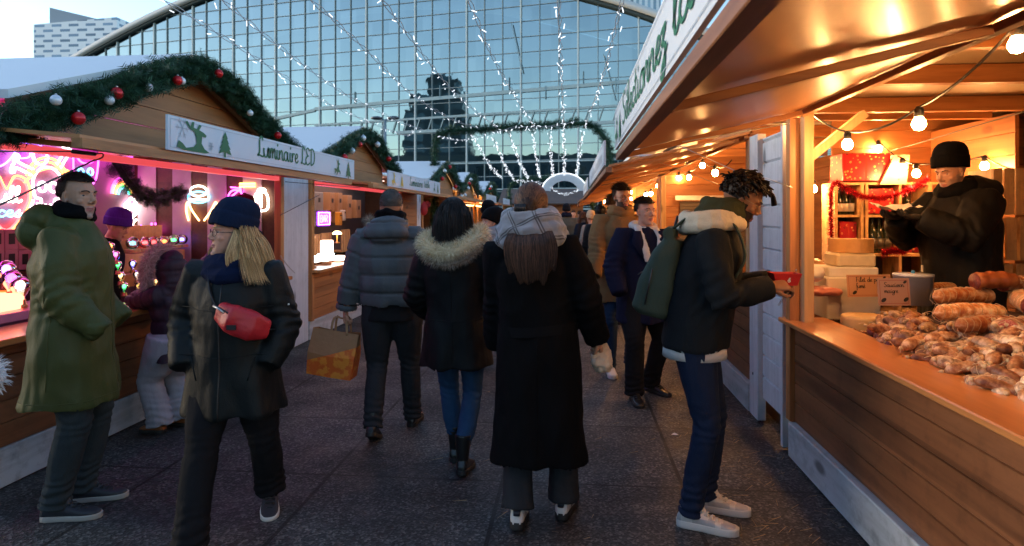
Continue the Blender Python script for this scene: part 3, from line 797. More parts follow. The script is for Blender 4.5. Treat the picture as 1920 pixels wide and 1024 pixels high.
for i, (ya, yb) in ((4, (14.4, 16.8)), (5, (19.0, 21.4))):
    s_, f_, st_, u_ = sign_board(LS[i], -2.43, ya+4, yb+4, 1.955, 2.17, None, 1)
    b = MB(); rr_ = random.Random(i)
    for k in range(9):
        yy = ya+4.5+k*.17; b.b2(f_-.0006, f_+.0006, yy, yy+.05, 2.02, 2.07+rr_.random()*.05)
    obj('lettering', b, M['grey_ink'], s_)

# garlands along the gables
def gable_path(pk, hw, peakz, footz, x, ext=.3, drop=.02, k=1.0, ext0=None):
    sl_ = (peakz-footz)/hw; P = []
    for t in np.linspace(-hw-(ext0 or ext), hw+ext*.6, 15): P.append((x+.03*math.sin(t*5), pk+t, peakz+.02-sl_*abs(t)*(k if t < 0 else 1)-drop*math.cos(t*4)))
    return P
GP = {1: gable_path(5.0, 1.45, 2.8, 2.28, -2.98, .45, k=1.14, ext0=1.0), 2: gable_path(9.25, 1.3, 2.79, 2.36, -2.98), 3: gable_path(15.5, 1.5, 2.79, 2.36, -2.98), 4: gable_path(19.25, 1.5, 2.76, 2.3, -2.98), 5: gable_path(24.1, 1.5, 2.74, 2.3, -2.98)}
GLAB = {1: 'thick fir garland over the gable of the neon chalet', 2: 'fir garland over the gable of the lamp chalet', 3: 'fir garland over the third left gable, beside the arch leg', 4: 'fir garland over the fourth left gable', 5: 'fir garland over the farthest left gable'}
for i, P in GP.items():
    mb = garland_mesh(P, .095 if i == 1 else .09, {1: 9500, 2: 3200, 3: 1200, 4: 900, 5: 700}[i], i, {1: .1, 2: .1, 3: .12, 4: .13, 5: .15}[i])
    o = obj('garland', mb, M['needles']); tag(o, GLAB[i], 'garland', 'fir garlands on the left gables')
bl = [(105, 188, 0, 'white bauble nearest the left edge of the photo on the long garland'), (147, 222, 1, 'large red bauble hanging lowest on the near slope of the neon chalet'), (205, 188, 0, 'pale bauble tucked behind a red one on the near garland slope'),
      (219, 175, 1, 'red bauble in front of a pale one on the near garland slope'), (278, 164, 0, 'white bauble alone halfway up the near garland slope'), (333, 151, 1, 'red bauble paired with a white one just below the peak'),
      (341, 152, 0, 'white bauble half hidden by a red one below the peak'), (410, 138, 1, 'red bauble just right of the peak of the neon chalet'), (469, 212, 0, 'white bauble on the far slope of the neon chalet garland'), (521, 254, 1, 'red bauble at the far foot of the neon chalet garland')]
for px, py, red, lb in bl: bauble(atX(px, py, -2.88), (.036 if px < 300 else .033)*(1.08 if red else .85), red, lb)
bl = [(681, 259, 0, 'white bauble at the peak of the second gable'), (708, 271, 0, 'white bauble just right of the second peak'), (674, 271, 1, 'small red bauble left of the second peak'), (660, 283, 0, 'small white bauble low left on the second garland'), (646, 295, 1, 'red bauble at the near foot of the second garland'), (729, 298, 1, 'red bauble at the far foot of the second garland')]
for px, py, red, lb in bl: bauble(atX(px, py, -2.88), .042, red, lb)
for i, sp in ((3, [(829, 335, 1), (834, 321, 0), (843, 313, 1), (854, 350, 1), (865, 368, 0)]), (4, [(883, 337, 0), (880, 344, 1), (872, 366, 0), (878, 353, 0)]), (5, [(921, 350, 0), (919, 354, 1)])):
    for px, py, red in sp: bauble(atX(px, py, -2.88), .05, red, ('red' if red else 'white')+' bauble on one of the three far left gables', 'baubles on the far left gables, '+('red' if red else 'white'))

# ------------------------------------------------------------------ right row
def flap(parent, y0, y1, X=1.44, xe=.31, zh=2.225, ze=1.965, battens=(), inner=True):
    b = MB(); t = V((0, 0, .018)); a0, a1, e0, e1 = V((X, y0, zh)), V((X, y1, zh)), V((xe, y0, ze)), V((xe, y1, ze))
    b.add([a0, a1, e1, e0, a0+t, a1+t, e1+t, e0+t], [(3, 2, 1, 0), (4, 5, 6, 7), (0, 4, 7, 3), (1, 2, 6, 5), (3, 7, 6, 2), (0, 1, 5, 4)])
    fl = obj('awning_flap', b, M['ply'], parent)
    b = MB().b2(xe-.028, xe+.028, y0, y1, ze-.045, ze+.0, .003); obj('flap_edge', b, M['flap_edge'], fl)
    b = MB().b2(X-.06, X-.02, y0, y1, zh-.05, zh-.018, .003); obj('flap_rail', b, M['wood_beam'], fl)
    for yy in battens:
        b = MB().beam((xe+.03, yy, ze-.028+.004), (X-.08, yy, zh-.03-.016), .045, .032, bev=.003); obj('batten', b, M['wood_beamx'], fl)
    return fl
M['flap_edge'] = wood('dark_flap_edge', (.3, .13, .06), (.16, .06, .03), 1, .45)
XW = 1.44
R1 = thing('market_stall', 'nearest right chalet selling sausage and cheese under warm bulbs', 'market stall', (XW, 2, 0), 'wooden chalets of the right row')
b = MB(); siding(b, XW, -1.0, 4.28, .245, .86, .125, -1); obj('front_panel', b, M['wood_front'], R1)
b = MB().b2(XW-.035, XW+.02, -1.0, 4.3, .012, .235, .006); obj('base_board', b, M['white_base'], R1)
b = MB().b2(XW-.055, XW+.25, -1.0, 4.44, .862, .893, .006); obj('counter_top', b, M['wood_counter'], R1)
b = MB().b2(XW-.03, XW+.035, 4.285, 4.36, .24, 2.2, .004); obj('post', b, M['wood_beamz'], R1)
b = MB().b2(XW+.037, XW+.10, 4.22, 4.30, .86, 2.25, .004); obj('post', b, M['wood_pale'], R1)
b = MB().beam((XW+.07, 4.26, 1.93), (XW+.42, 4.26, 2.22), .05, .07, up=(0, 1, 0)); obj('brace', b, M['wood_pale'], R1)
flap(R1, -1.0, 4.06, battens=(.2, 2.22, 3.93))
b = MB().b2(XW-.015, XW+.06, -1, 4.36, 2.215, 2.33, .004); obj('top_beam', b, M['wood_beam'], R1)
for yy in (1.2, 2.35, 3.2, 4.05):
    b = MB().b2(XW+.065, 4.7, yy-.035, yy+.035, 2.36, 2.47, .004); obj('roof_beam', b, M['wood_beamx'], R1)
b = MB().b2(XW+.065, 4.7, 5.1, 5.17, 2.36, 2.47, .004); obj('roof_beam', b, M['wood_beamx'], R1)
b = MB().b2(XW-.02, 4.75, -1, 6.5, 2.475, 2.5); obj('ceiling', b, M['ceil_warm'] if 'ceil_warm' in M else simple('cream_ceiling_sheet', (.55, .42, .26), .45, 0, .05, 3, .05), R1)
b = MB().b2(XW-.5, 4.8, -1, 6.5, 2.55, 2.6); obj('roof', b, M['roof_white'], R1)
b = MB(); siding(b, 4.7, -1, 6.5, 0, 2.474, .17, -1); obj('back_wall', b, M['wood_panel'], R1)
b = MB(); siding_y(b, 6.4, 2.5, 4.66, 0, 2.474, .17, -1); obj('side_wall', b, wood('varnished_side_boards', (.42, .17, .055), (.26, .09, .03), 0, .5, (2, .17)), R1)
b = MB().b2(XW+.12, 4.66, -1, 6.4, .0, .2); obj('floor_deck', b, M['wood_dark'], R1)
b = MB().b2(XW+.27, 2.35, -1, 5.0, .76, .8); obj('display_table', b, M['wood_dark'], R1)
# sign on the flap edge
sR, fR, stR, uR = sign_board(R1, .285, -1.0, 4.06, 1.985, 2.225, 'Sélectionnez la qualité', -1, .12, .08, span=3.1)
b = MB(); logo(b, LEAPER, (fR, 3.98, 2.0), (0, -1, 0), (0, 0, 1), .2, .17, (-1, 0, 0)); obj('reindeer_print', b, M['green_ink'], sR)
b = MB(); logo(b, FIR, (fR, 3.70, 2.0), (0, -1, 0), (0, 0, 1), .15, .17, (-1, 0, 0)); obj('fir_print', b, M['green_ink'], sR)
# white folded shutters between the chalets
t = thing('shutter_panel', 'white lap boarded panel right beside the sausage stall post', 'shutter', (XW, 4.5, 0)); b = MB(); siding(b, XW-.0, 4.47, 4.97, .2, 2.15, .16, -1, .03, .016); obj('boards', b, M['white_paint'], t)
b = MB().b2(XW-.03, XW+.03, 4.43, 4.468, .02, 2.19, .003); obj('stile', b, M['white_paint'], t)
t = thing('white_post', 'broad plain white board beyond the lap boarded panel', 'post', (XW, 5.1, 0)); b = MB().b2(XW-.035, XW+.03, 4.99, 5.2, .02, 2.19, .004); obj('board', b, M['white_paint'], t)
for zz in (.35, 1.1, 1.9): b = MB().mat(0, True); b.lathe((XW-.036, 5.1, zz), [(.012, -.002), (.01, .004), (.001, .005)], 8, axis=(-1, 0, 0)); obj('bolt', b, M['dark_metal'], t)
R2 = thing('market_stall', 'second right chalet with bulbs under its flap and a grey shutter inside', 'market stall', (XW, 8, 0), 'wooden chalets of the right row')
def simple_right(t, y0, y1, bx=3.4, rear=True, battens=4, X=XW, xe=.31, fm='wood_front'):
    b = MB(); siding(b, X, y0, y1, .24, .86, .125, -1); obj('front_panel', b, M[fm], t)
    b = MB().b2(X-.035, X+.02, y0, y1, .012, .235, .005); obj('base_board', b, M['white_base'], t)
    b = MB().b2(X-.055, X+.25, y0, y1, .862, .893, .005); obj('counter_top', b, M['wood_counter'], t)
    for yy in (y0, y1-.08):
        b = MB().b2(X-.03, X+.05, yy, yy+.08, .895, 2.2, .004); obj('post', b, M['wood_pale'], t)
    flap(t, y0, y1, X, xe, battens=list(np.linspace(y0+.1, y1-.1, battens)))
    b = MB().b2(X-.015, X+.06, y0, y1, 2.215, 2.33); obj('top_beam', b, M['wood_beam'], t)
    for yy in np.linspace(y0+.3, y1-.3, 5):
        b = MB().b2(X+.065, bx, yy-.035, yy+.035, 2.36, 2.47); obj('roof_beam', b, M['wood_beamx'], t)
    b = MB().b2(X-.02, bx+.1, y0, y1, 2.475, 2.5); obj('ceiling', b, M['ceil_white'], t)
    b = MB().b2(X-.45, bx+.1, y0, y1, 2.53, 2.58); obj('roof', b, M['roof_white'], t)
    if rear:
        b = MB(); siding(b, bx, y0, y1, 0, 2.36, .17, -1); obj('back_wall', b, M['wood_panel'], t)
        b = MB(); siding_y(b, y1, X+.06, bx, 0, 2.36, .17, -1); obj('side_wall', b, M['wood_beamx'], t)
simple_right(R2, 5.25, 10.3, battens=5)
b = MB(); siding_y(b, 10.2, 1.7, 3.2, .9, 1.78, .05, -1); obj('shutter', b, simple('grey_roller_shutter', (.14, .11, .09), .5), R2)
b = MB().b2(1.62, 3.3, 10.12, 10.16, 1.8, 1.87); obj('shutter_head', b, M['metal'], R2)
R3 = thing('market_stall', 'third right chalet, white prints standing on its flap edge', 'market stall', (XW, 13, 0), 'wooden chalets of the right row'); simple_right(R3, 10.6, 15.0, battens=4)
R4 = thing('market_stall', 'fourth right chalet, small orange flap beyond the couple', 'market stall', (XW, 19, 0), 'wooden chalets of the right row'); simple_right(R4, 17.0, 21.0, battens=3, xe=.25)
R5 = thing('market_stall', 'farthest right chalet at the end of the row', 'market stall', (XW, 25, 0), 'wooden chalets of the right row'); simple_right(R5, 23.0, 29.0, battens=3)
for t, y0, y1 in ((R2, 5.3, 9.6), (R3, 10.7, 14.2)):
    s_, f_, _, _ = sign_board(t, .285, y0+.1, y1, 1.99, 2.2, None, -1)
    b = MB(); rr_ = random.Random(int(y0))
    for k in range(12): yy = y0+.5+k*.25; b.b2(f_-.0006, f_+.0006, yy, yy+.07, 2.04, 2.08+rr_.random()*.06)
    obj('lettering', b, M['grey_ink'], s_)
# chalet closing the lane far away
t = thing('market_stall', 'brown roofed chalet closing the far end of the lane', 'market stall', (-1.4, 31, 0))
b = MB(); siding_y(b, 31, -3.3, .6, 0, 2.1, .15, -1); obj('front_panel', b, M['wood_panel'], t)
b = MB().add([(-3.5, 30.6, 2.1), (.8, 30.6, 2.1), (.8, 33, 2.9), (-3.5, 33, 2.9), (-3.5, 35, 2.1), (.8, 35, 2.1), (-3.5, 30.6, 2.04), (.8, 30.6, 2.04)], [(0, 1, 2, 3), (3, 2, 5, 4), (6, 7, 1, 0), (6, 0, 3, 4), (7, 5, 2, 1)]); obj('roof', b, M['wood_dark'], t)
# ------------------------------------------------------------------ materials for goods
def glassy(name, tint=(.9, .9, .9), fac=.16):
    n = N(name); tr = n.n('ShaderNodeBsdfTransparent'); tr.inputs[0].default_value = (*tint, 1)
    gl = n.n('ShaderNodeBsdfGlossy'); gl.inputs['Roughness'].default_value = .04
    fr = n.n('ShaderNodeFresnel'); fr.inputs[0].default_value = 1.5
    mx = n.n('ShaderNodeMixShader'); n.l(n.math('ADD', fr.outputs[0], fac, clamp=True), mx.inputs[0]); n.l(tr.outputs[0], mx.inputs[1]); n.l(gl.outputs[0], mx.inputs[2])
    return n.done(mx.outputs[0])
NEON = {k: emis('neon_'+k, c, s) for k, (c, s) in dict(pink=((1, .12, .5), 2.4), magenta=((1, .08, .75), 2.6), white=((1, .8, .85), 2.2), blue=((.12, .14, 1), 5), cyan=((.15, .75, 1), 1.8), orange=((1, .22, .05), 3), red=((1, .05, .05), 3.5), yellow=((1, .6, .12), 2.2), green=((.08, 1, .2), 2), violet=((.4, .1, 1), 4), warm=((1, .5, .16), 3.2), hot=((1, .75, .6), 3.2)).items()}
M['glass'] = glassy('clear_thin_glass'); M['bulb'] = emis('warm_bulb_light', (1, .47, .15), 125)
NB = 'neon wall signs in the pink chalet'
def neon(label, o, ux, uy, groups, scale=1, r=.009, loc=None, name='neon_sign', cat='neon sign', group=None, nr=None, board=None):
    """groups: (colour, [paths in 2d]); smooth paths"""
    o, ux, uy = V(o), V(ux).normalized(), V(uy).normalized(); t = thing(name, label, cat, tuple(o), group)
    for col, paths in groups:
        for p in paths:
            closed = len(p) > 3 and p[0] == p[-1]
            q = p[:-1] if closed else p
            P = catmull([o+ux*(a*scale)+uy*(b*scale) for a, b in q], 5, closed) if len(q) > 2 else [o+ux*(a*scale)+uy*(b*scale) for a, b in q]
            mb = MB().mat(0, True); mb.tube(P, r, 6, closed=closed); obj('neon_tube', mb, NEON[col], t)
    return t
def circ(cx, cy, r, n=10, a0=0, a1=360, sy=1):
    full = a1-a0 >= 360; m = n if full else n+1
    L = [(cx+r*math.cos(R(a0+(a1-a0)*k/n)), cy+r*sy*math.sin(R(a0+(a1-a0)*k/n))) for k in range(m)]
    return L+[L[0]] if full else L
WX = -4.985
def W(px, py, X=WX+.02): return atX(px, py, X)
UY, UZ = (0, 1, 0), (0, 0, 1)
def bone(x0, y0, x1, y1, w=.06):
    d = math.hypot(x1-x0, y1-y0); ux, uy = (x1-x0)/d, (y1-y0)/d; nx, ny = -uy, ux
    f = lambda a, b: (x0+ux*a+nx*b, y0+uy*a+ny*b)
    return [[f(0, w*.5), f(d*.8, w*.5), f(d*.85, w*1.3), f(d*1.0, w*1.4), f(d*1.02, w*.4), f(d*.97, 0), f(d*1.02, -w*.4), f(d*1.0, -w*1.4), f(d*.85, -w*1.3), f(d*.8, -w*.5), f(0, -w*.5)]]
c = W(90, 345)
neon('large white skull and crossed bones in neon with orange arcs on the mauve wall', c, UY, UZ, [('white', [[(-.17, .03), (-.15, -.12), (-.08, -.15), (-.07, -.24), (.07, -.24), (.08, -.15), (.15, -.12), (.17, .03), (.1, .13), (0, .16), (-.1, .13), (-.17, .03)], circ(-.065, -.03, .045), circ(.065, -.03, .045), [(-.03, -.24), (-.03, -.19)], [(.03, -.24), (.03, -.19)]]+bone(.12, .17, .26, .36)+bone(-.18, .1, -.38, .17)+bone(.17, -.06, .36, -.13)+bone(-.14, -.17, -.22, -.34)),
     ('orange', [circ(0, 0, .21, 8, 20, 160), circ(0, 0, .25, 8, 15, 165), [(-.27, .0), (-.1, .12), (.12, .16), (.28, .13)]])], r=.011, group=NB)
c = W(12, 385)
heart = [(0, -.22), (-.22, .02), (-.2, .2), (-.08, .24), (0, .13), (.08, .24), (.2, .2), (.22, .02), (0, -.22)]
t = neon('red neon heart framing white and blue handwriting at the left frame edge', c, UY, UZ, [('red', [heart]), ('orange', [[(a*1.1, b*1.1) for a, b in heart]])], r=.009, group=NB)
b = MB().mat(0, True); lettering(b, 'pull', c+V((.01, -.22, .03)), UY, UZ, .07, neon=.009, nrm=(1, 0, 0), maxlen=.36); obj('neon_lettering', b, NEON['hot'], t)
b = MB().mat(0, True); lettering(b, 'ces', c+V((.01, -.1, -.1)), UY, UZ, .055, neon=.008, nrm=(1, 0, 0), maxlen=.24); obj('neon_lettering', b, NEON['cyan'], t)
c = W(38, 292)
neon('blue neon shapes with a ring high in the upper left corner', c, UY, UZ, [('violet', [[(-.4, -.12), (-.2, .1), (-.05, .05), (-.18, -.1), (-.4, -.12)], [(-.2, .1), (.05, .14), (.1, 0), (-.1, -.03)]]), ('blue', [circ(.22, .02, .09), [(-.45, .0), (-.33, .12)]]), ('white', [circ(.22, .02, .075)])], r=.008, group=NB)
c = W(160, 318)
neon('pink neon cat face with blue eyes behind the man in green', c, UY, UZ, [('magenta', [[(-.16, .1), (-.14, -.1), (0, -.17), (.14, -.1), (.18, .16), (.08, .08), (-.05, .07), (-.16, .16), (-.16, .1)]]), ('cyan', [circ(-.06, -.03, .035), circ(.07, -.02, .035)])], r=.009, group=NB)
c = W(232, 358)
neon('rainbow neon arch beside the hanging fir garland', c, UY, UZ, [(k, [circ(0, -.05, .2-i*.024, 8, 5, 175)]) for i, k in enumerate(('magenta', 'pink', 'orange', 'yellow', 'green', 'cyan'))], r=.008, group=NB)
def SW(px, py, Y=6.9): return atY(px, py, Y)
UX = (1, 0, 0)
c = W(247, 395)
neon('white hot neon bunch of flowers left of the orange flame', c, UY, UZ, [('hot', [circ(0, .09, .055, 6), circ(-.07, .04, .05, 6), circ(.07, .04, .05, 6), circ(0, 0, .06, 6), [(0, -.05), (.02, -.14), (0, -.2)], [(.02, -.14), (.08, -.1)]]), ('white', [circ(0, .03, .1, 8)])], r=.011, group=NB)
c = W(286, 396)
neon('orange neon flame over a ring on the pink display', c, UY, UZ, [('orange', [[(-.1, -.05), (-.07, .06), (0, .15), (.06, .05), (.1, -.06)], [(-.04, -.06), (0, .07), (.05, -.05)]]), ('warm', [circ(0, -.09, .15, 10, sy=.28), circ(0, -.09, .11, 10, sy=.25)])], r=.01, group=NB)
c = W(236, 437, -4.7)
t = thing('neon_sign', 'pink neon handwriting along the top of the globe shelf', 'neon sign', tuple(c), NB)
b = MB().mat(0, True); lettering(b, "Les copines d'abord", c, (0, 1, 0), UZ, .05, neon=.0075, nrm=(1, 0, 0), maxlen=.62); obj('neon_lettering', b, NEON['magenta'], t)
neon('pale neon wings spread on the striped wall', SW(378, 400), UX, UZ, [('warm', [[(-.02, -.06), (-.08, .02), (-.12, .09), (-.13, .02), (-.11, -.06)], [(.02, -.06), (.08, .02), (.12, .09), (.13, .02), (.11, -.06)]])], r=.009, scale=1.4, group=NB)
neon('cyan and white neon bar on the striped wall above the wings', SW(372, 363), UX, UZ, [('cyan', [circ(0, -.03, .09, 8, sy=.5)]), ('hot', [circ(0, .02, .07, 8, sy=.6), [(-.08, -.05), (.08, -.05)]])], r=.01, scale=1.4, group=NB)
neon('magenta neon arrow on the striped wall behind the beanie woman', SW(437, 366), UX, UZ, [('magenta', [[(-.1, -.07), (0, .0), (.06, .05)], [(.06, .05), (-.02, .06)], [(.06, .05), (.07, -.03)], circ(.02, -.02, .06, 6)])], r=.009, scale=1.5, group=NB)
neon('large magenta neon zigzag low on the striped wall', SW(440, 392), UX, UZ, [('magenta', [[(-.16, .05), (-.1, -.05), (-.03, .05), (.04, -.05), (.1, .05)]]), ('red', [[(-.16, .0), (-.1, -.1), (-.03, 0), (.04, -.1), (.1, 0)]])], r=.009, group=NB)
neon('yellow neon bar at the top of the striped wall', SW(462, 348), UX, UZ, [('yellow', [[(-.08, .02), (.1, .02)], [(-.08, -.01), (.1, -.01)]])], r=.012, group=NB)
neon('white neon lantern on the wall above the seller in the dark red hat', SW(490, 372), UX, UZ, [('hot', [[(-.07, -.12), (-.06, .05), (.06, .05), (.07, -.12), (-.07, -.12)], [(-.04, .05), (-.03, .1), (.04, .1), (.05, .05)], [(0, -.1), (0, .04)]])], r=.012, group=NB)
neon('violet neon seated figure beside the stall post', atX(509, 455, -3.55), UX, UZ, [('violet', [[(-.03, -.02), (-.05, .05), (-.03, .11), (0, .15), (.03, .11), (.05, .05), (.03, -.02), (-.03, -.02)]]), ('white', [[(.02, -.04), (-.04, -.1), (.04, -.13), (-.02, -.2), (.05, -.2)]]), ('blue', [circ(0, -.1, .07, 8)])], r=.007, group=NB)
neon('small green neon curve low beside the seated neon figure', atX(484, 452, -3.7), UX, UZ, [('green', [[(-.04, .06), (.0, 0), (.05, -.02)], [(-.02, -.02), (.04, -.04)]])], r=.007, group=NB)
# pink strips added under the neon chalet ceiling to light it magenta
t = LS[1]
for (x, s) in ((-4.9, 3.2), (-3.5, 2.6)):
    b = MB().b2(x-.015, x+.015, 3.2, 6.8, 2.17, 2.19); obj('led_strip', b, emis('added_pink_strip', (1, .07, .72), s), t)
# striped vertical boards on the far wall
b = MB()
for k in range(4): b.b2(-4.95+k*.42, -4.95+k*.42+.22, 6.925, 6.938, .9, 2.2)
obj('pale_slats', b, simple('pale_slat', (.42, .32, .38), .5), t); t.children[-1].name = 'slat_panel'
# display shelf of the neon chalet
def shelf_unit(label, boxes, mat, cat='shelf', loc=None, group=None):
    t = thing('display_shelf', label, cat, loc or boxes[0][0:1]+(boxes[0][2], 0), group)
    return t
ds = thing('display_shelf', 'stepped brown wooden display of globe lamps in the neon chalet', 'shelf', (-4.3, 5.8, 0))
for k, (x0, x1, y0, y1, z0, z1) in enumerate(((-4.75, -4.1, 5.25, 6.8, .9, 1.02), (-4.75, -4.3, 5.3, 6.8, 1.02, 1.19), (-4.75, -4.45, 5.4, 6.8, 1.19, 1.33), (-4.75, -4.6, 6.2, 6.85, 1.33, 1.46))):
    b = MB().b2(x0, x1, y0, y1, z0, z1, .004); obj('step', b, M['crate_wood'] if k % 2 else M['wood_panel'], ds)
def globe(px, py, X, r, col, label):
    c = atX(px, py, X); t = thing('globe_lamp', label, 'globe lamp', tuple(c-V((0, 0, r*1.25))), 'round glass globe lamps on the stepped display')
    b = MB().mat(0, True); b.ell(c, r, 18, 12); obj('glass_globe', b, M['glass'], t)
    b = MB().mat(0, True); b.ell(c, (r*.42, r*.42, r*.3), 10, 6); b.tube([c+V((0, -r*.55, -.2*r)), c+V((0, 0, r*.3)), c+V((0, r*.55, -.2*r))], r*.09, 5); obj('glowing_core', b, NEON[col], t)
    b = MB().b2(c.x-r*.8, c.x+r*.8, c.y-r*.85, c.y+r*.85, c.z-r*1.45, c.z-r*.93, .003); obj('wooden_foot', b, M['crate_wood'], t)
    return t
for a in ((249, 456, -4.35, .064, 'cyan', 'pale blue globe lamp at the left end of the upper row'), (272, 455, -4.35, .06, 'red', 'red globe lamp, left of two touching ones'), (288, 454, -4.35, .06, 'red', 'red globe lamp, right of two touching ones'), (308, 453, -4.35, .064, 'orange', 'orange globe lamp between the red pair and the green one'),
          (326, 450, -4.35, .06, 'green', 'green globe lamp in the upper row'), (341, 449, -4.35, .06, 'blue', 'blue globe lamp right of the green one'), (286, 485, -4.25, .064, 'white', 'white globe lamp in the lower row'), (310, 483, -4.25, .064, 'violet', 'violet globe lamp in the lower row beside the pink fur hood'),
          (345, 421, -4.5, .06, 'blue', 'blue globe lamp on the top step, left of two'), (360, 421, -4.5, .06, 'blue', 'blue globe lamp on the top step, right of two'), (362, 446, -4.35, .06, 'red', 'red globe lamp beside the dark hair of the woman in purple')): globe(*a)
def edison(px, py, X, col, label, r=.036, grp='bulb shaped lamps standing on the stepped display'):
    c = atX(px, py, X); t = thing('bulb_lamp', label, 'bulb lamp', tuple(c-V((0, 0, r*2.4))), grp)
    b = MB().mat(0, True); b.lathe(c, [(.001, r), (r*.5, r*.87), (r*.9, r*.4), (r, 0), (r*.85, -r*.55), (r*.5, -r*1.2), (r*.4, -r*1.6)], 14); obj('glass_bulb', b, M['glass'], t)
    b = MB().mat(0, True); b.ell(c, (r*.45, r*.45, r*.55), 8, 6); obj('filament', b, NEON[col], t)
    b = MB().mat(0, True); b.lathe(c, [(r*.42, -r*1.5), (r*.55, -r*1.6), (r*.55, -r*2.1), (r*.7, -r*2.15), (r*.7, -r*2.5)], 12); obj('brass_socket', b, simple('brass', (.6, .35, .12), .3, .8) if 'brass' not in M else M['brass'], t)
M['brass'] = simple('brass_socket_metal', (.6, .35, .12), .3, .8)
for a in ((207, 461, -3.95, 'orange', 'warm bulb lamp topmost of the curved column behind the green coat'), (217, 477, -3.95, 'pink', 'pink bulb lamp second in the column behind the green coat'), (221, 496, -3.95, 'green', 'green bulb lamp third in the column behind the green coat'), (226, 516, -3.95, 'warm', 'warm bulb lamp fourth in the column behind the green coat'),
          (233, 537, -3.9, 'green', 'green glowing bulb lamp lowest beside the green coat'), (249, 494, -4.0, 'blue', 'blue bulb lamp standing above the warm ones'), (257, 514, -3.95, 'hot', 'bright white bulb lamp in the middle of the display'), (260, 536, -3.9, 'yellow', 'greenish clear bulb lamp on the front edge'), (291, 528, -3.9, 'warm', 'warm bulb lamp right of the others on the front edge')): edison(*a)
for a in ((12, 505, -3.75, 'violet', 'violet large glass bulb lamp at the left frame edge'), (22, 522, -3.7, 'magenta', 'magenta large glass bulb lamp beside the green coat'), (38, 535, -3.65, 'hot', 'small white hot bulb lamp against the green coat')): edison(*a, r=.06, grp='large glowing bulb lamps at the left edge')
# small product boxes on the left
cb = simple('printed_carton', (.5, .22, .26), .6, var=.1)
k = 0
for row, py in enumerate((449, 487)):
    for colx, px in enumerate((-4, 22, 47, 68)):
        c = W(px, py, -4.7); k += 1
        t = thing('carton', ('upper' if row == 0 else 'lower')+' row carton with a dark printed window, '+('at the very edge', 'first whole one', 'second whole one', 'third, next to the green coat')[colx], 'carton', tuple(c), 'pink lit cartons on the left shelf')
        b = MB().b2(c.x-.14, c.x+.0, c.y-.062, c.y+.062, c.z-.085, c.z+.085, .003); obj('box_body', b, cb, t)
        b = MB().b2(c.x+.0015, c.x+.003, c.y-.03, c.y+.03, c.z-.04, c.z+.05); obj('printed_window', b, M['dark_ink'], t)
b = MB(); c = W(30, 470, -4.7); b.b2(c.x-.2, c.x+.02, 5.0, 6.0, c.z-.205, c.z-.18); b.b2(c.x-.2, c.x+.02, 5.0, 6.0, .9, .93); o = obj('shelf_board', b, M['wood_dark'], LS[1])
b = MB().b2(-3.95, -3.55, 3.1, 4.5, .89, .95, .006); t = thing('display_tray', 'glowing pink tray of trinkets on the counter behind the green coat', 'tray', (-3.75, 3.8, .89)); obj('tray', b, simple('glossy_pink_tray', (.6, .25, .4), .25), t)
b = MB().b2(-3.9, -3.62, 3.6, 3.95, .955, 1.06, .006); obj('lit_box', b, emis('lit_orange_box', (1, .22, .12), 1.6), t)
# garland hanging inside
P = catmull([tuple(atY(215, 300, 5.2)), tuple(atY(245, 345, 5.4)), tuple(atY(285, 372, 5.8)), tuple(atY(345, 360, 6.4))], 5)
o = obj('garland', garland_mesh(P, .07, 900, 77, .09), M['needles']); tag(o, 'dark fir garland sagging inside the neon chalet beside the rainbow', 'garland')
# gas strut cables on the left awning
def cable(name, P, r, label, cat='cable', mat=None, grp=None):
    b = MB().mat(0, True); b.tube(P, r, 6); o = obj(name, b, mat or M['dark_metal']); return tag(o, label, cat, grp)
cable('stay_cable', [atX(0, 384, -2.6), atX(178, 300, -2.6)], .005, 'thin dark stay running down across the skull neon')
t = thing('awning_strut', 'black strut with hooked end hanging under the near left beam', 'strut', tuple(atX(140, 288, -2.6)))
b = MB().mat(0, True); b.tube([atX(-40, 284, -2.6), atX(138, 284, -2.6)], .004, 6); obj('rod', b, M['dark_metal'], t)
b = MB().mat(0, True); b.tube([atX(136, 284, -2.6), atX(178, 289, -2.6)], .011, 8); obj('cylinder', b, M['black_plastic'], t)
b = MB().mat(0, True); b.tube(catmull([atX(178, 289, -2.6), atX(192, 288, -2.6), atX(192, 295, -2.6), atX(178, 301, -2.6)], 4), .004, 6); obj('hook', b, M['dark_metal'], t)
cable('stay_cable', [atX(525, 404, -3.2), atX(600, 365, -2.9)], .004, 'thin stay across the white board beside the neon chalet')
cable('stay_cable', [atX(535, 341, -2.8), atX(675, 352, -2.6)], .004, 'thin straight stay under the beam of the lamp chalet')
def chain(P, Q, label, n=None):
    P, Q = V(P), V(Q); L = (Q-P).length; n = int(L/.022); b = MB().mat(0, True); t = None
    sg = lambda u: P.lerp(Q, u)-V((0, 0, .12*L*4*u*(1-u)*.35))
    for k in range(n):
        a, c_ = sg(k/n), sg((k+1)/n); d = (c_-a); x, z = frame(d); s_ = x if k % 2 else z; m = (a+c_)/2
        b.tube([m-d*.7, m-d*.35+s_*.006, m+d*.35+s_*.006, m+d*.7, m+d*.35-s_*.006, m-d*.35-s_*.006], .0022, 4, closed=True)
    o = obj('chain', b, M['metal']); return tag(o, label, 'chain')
chain(atX(526, 480, -3.2), atX(553, 512, -3.1), 'chain sloping from post to board at the neon chalet')
chain(atX(1493, 506, 1.4), atX(1460, 572, 1.36), 'galvanised chain hanging from the sausage stall post to its counter')

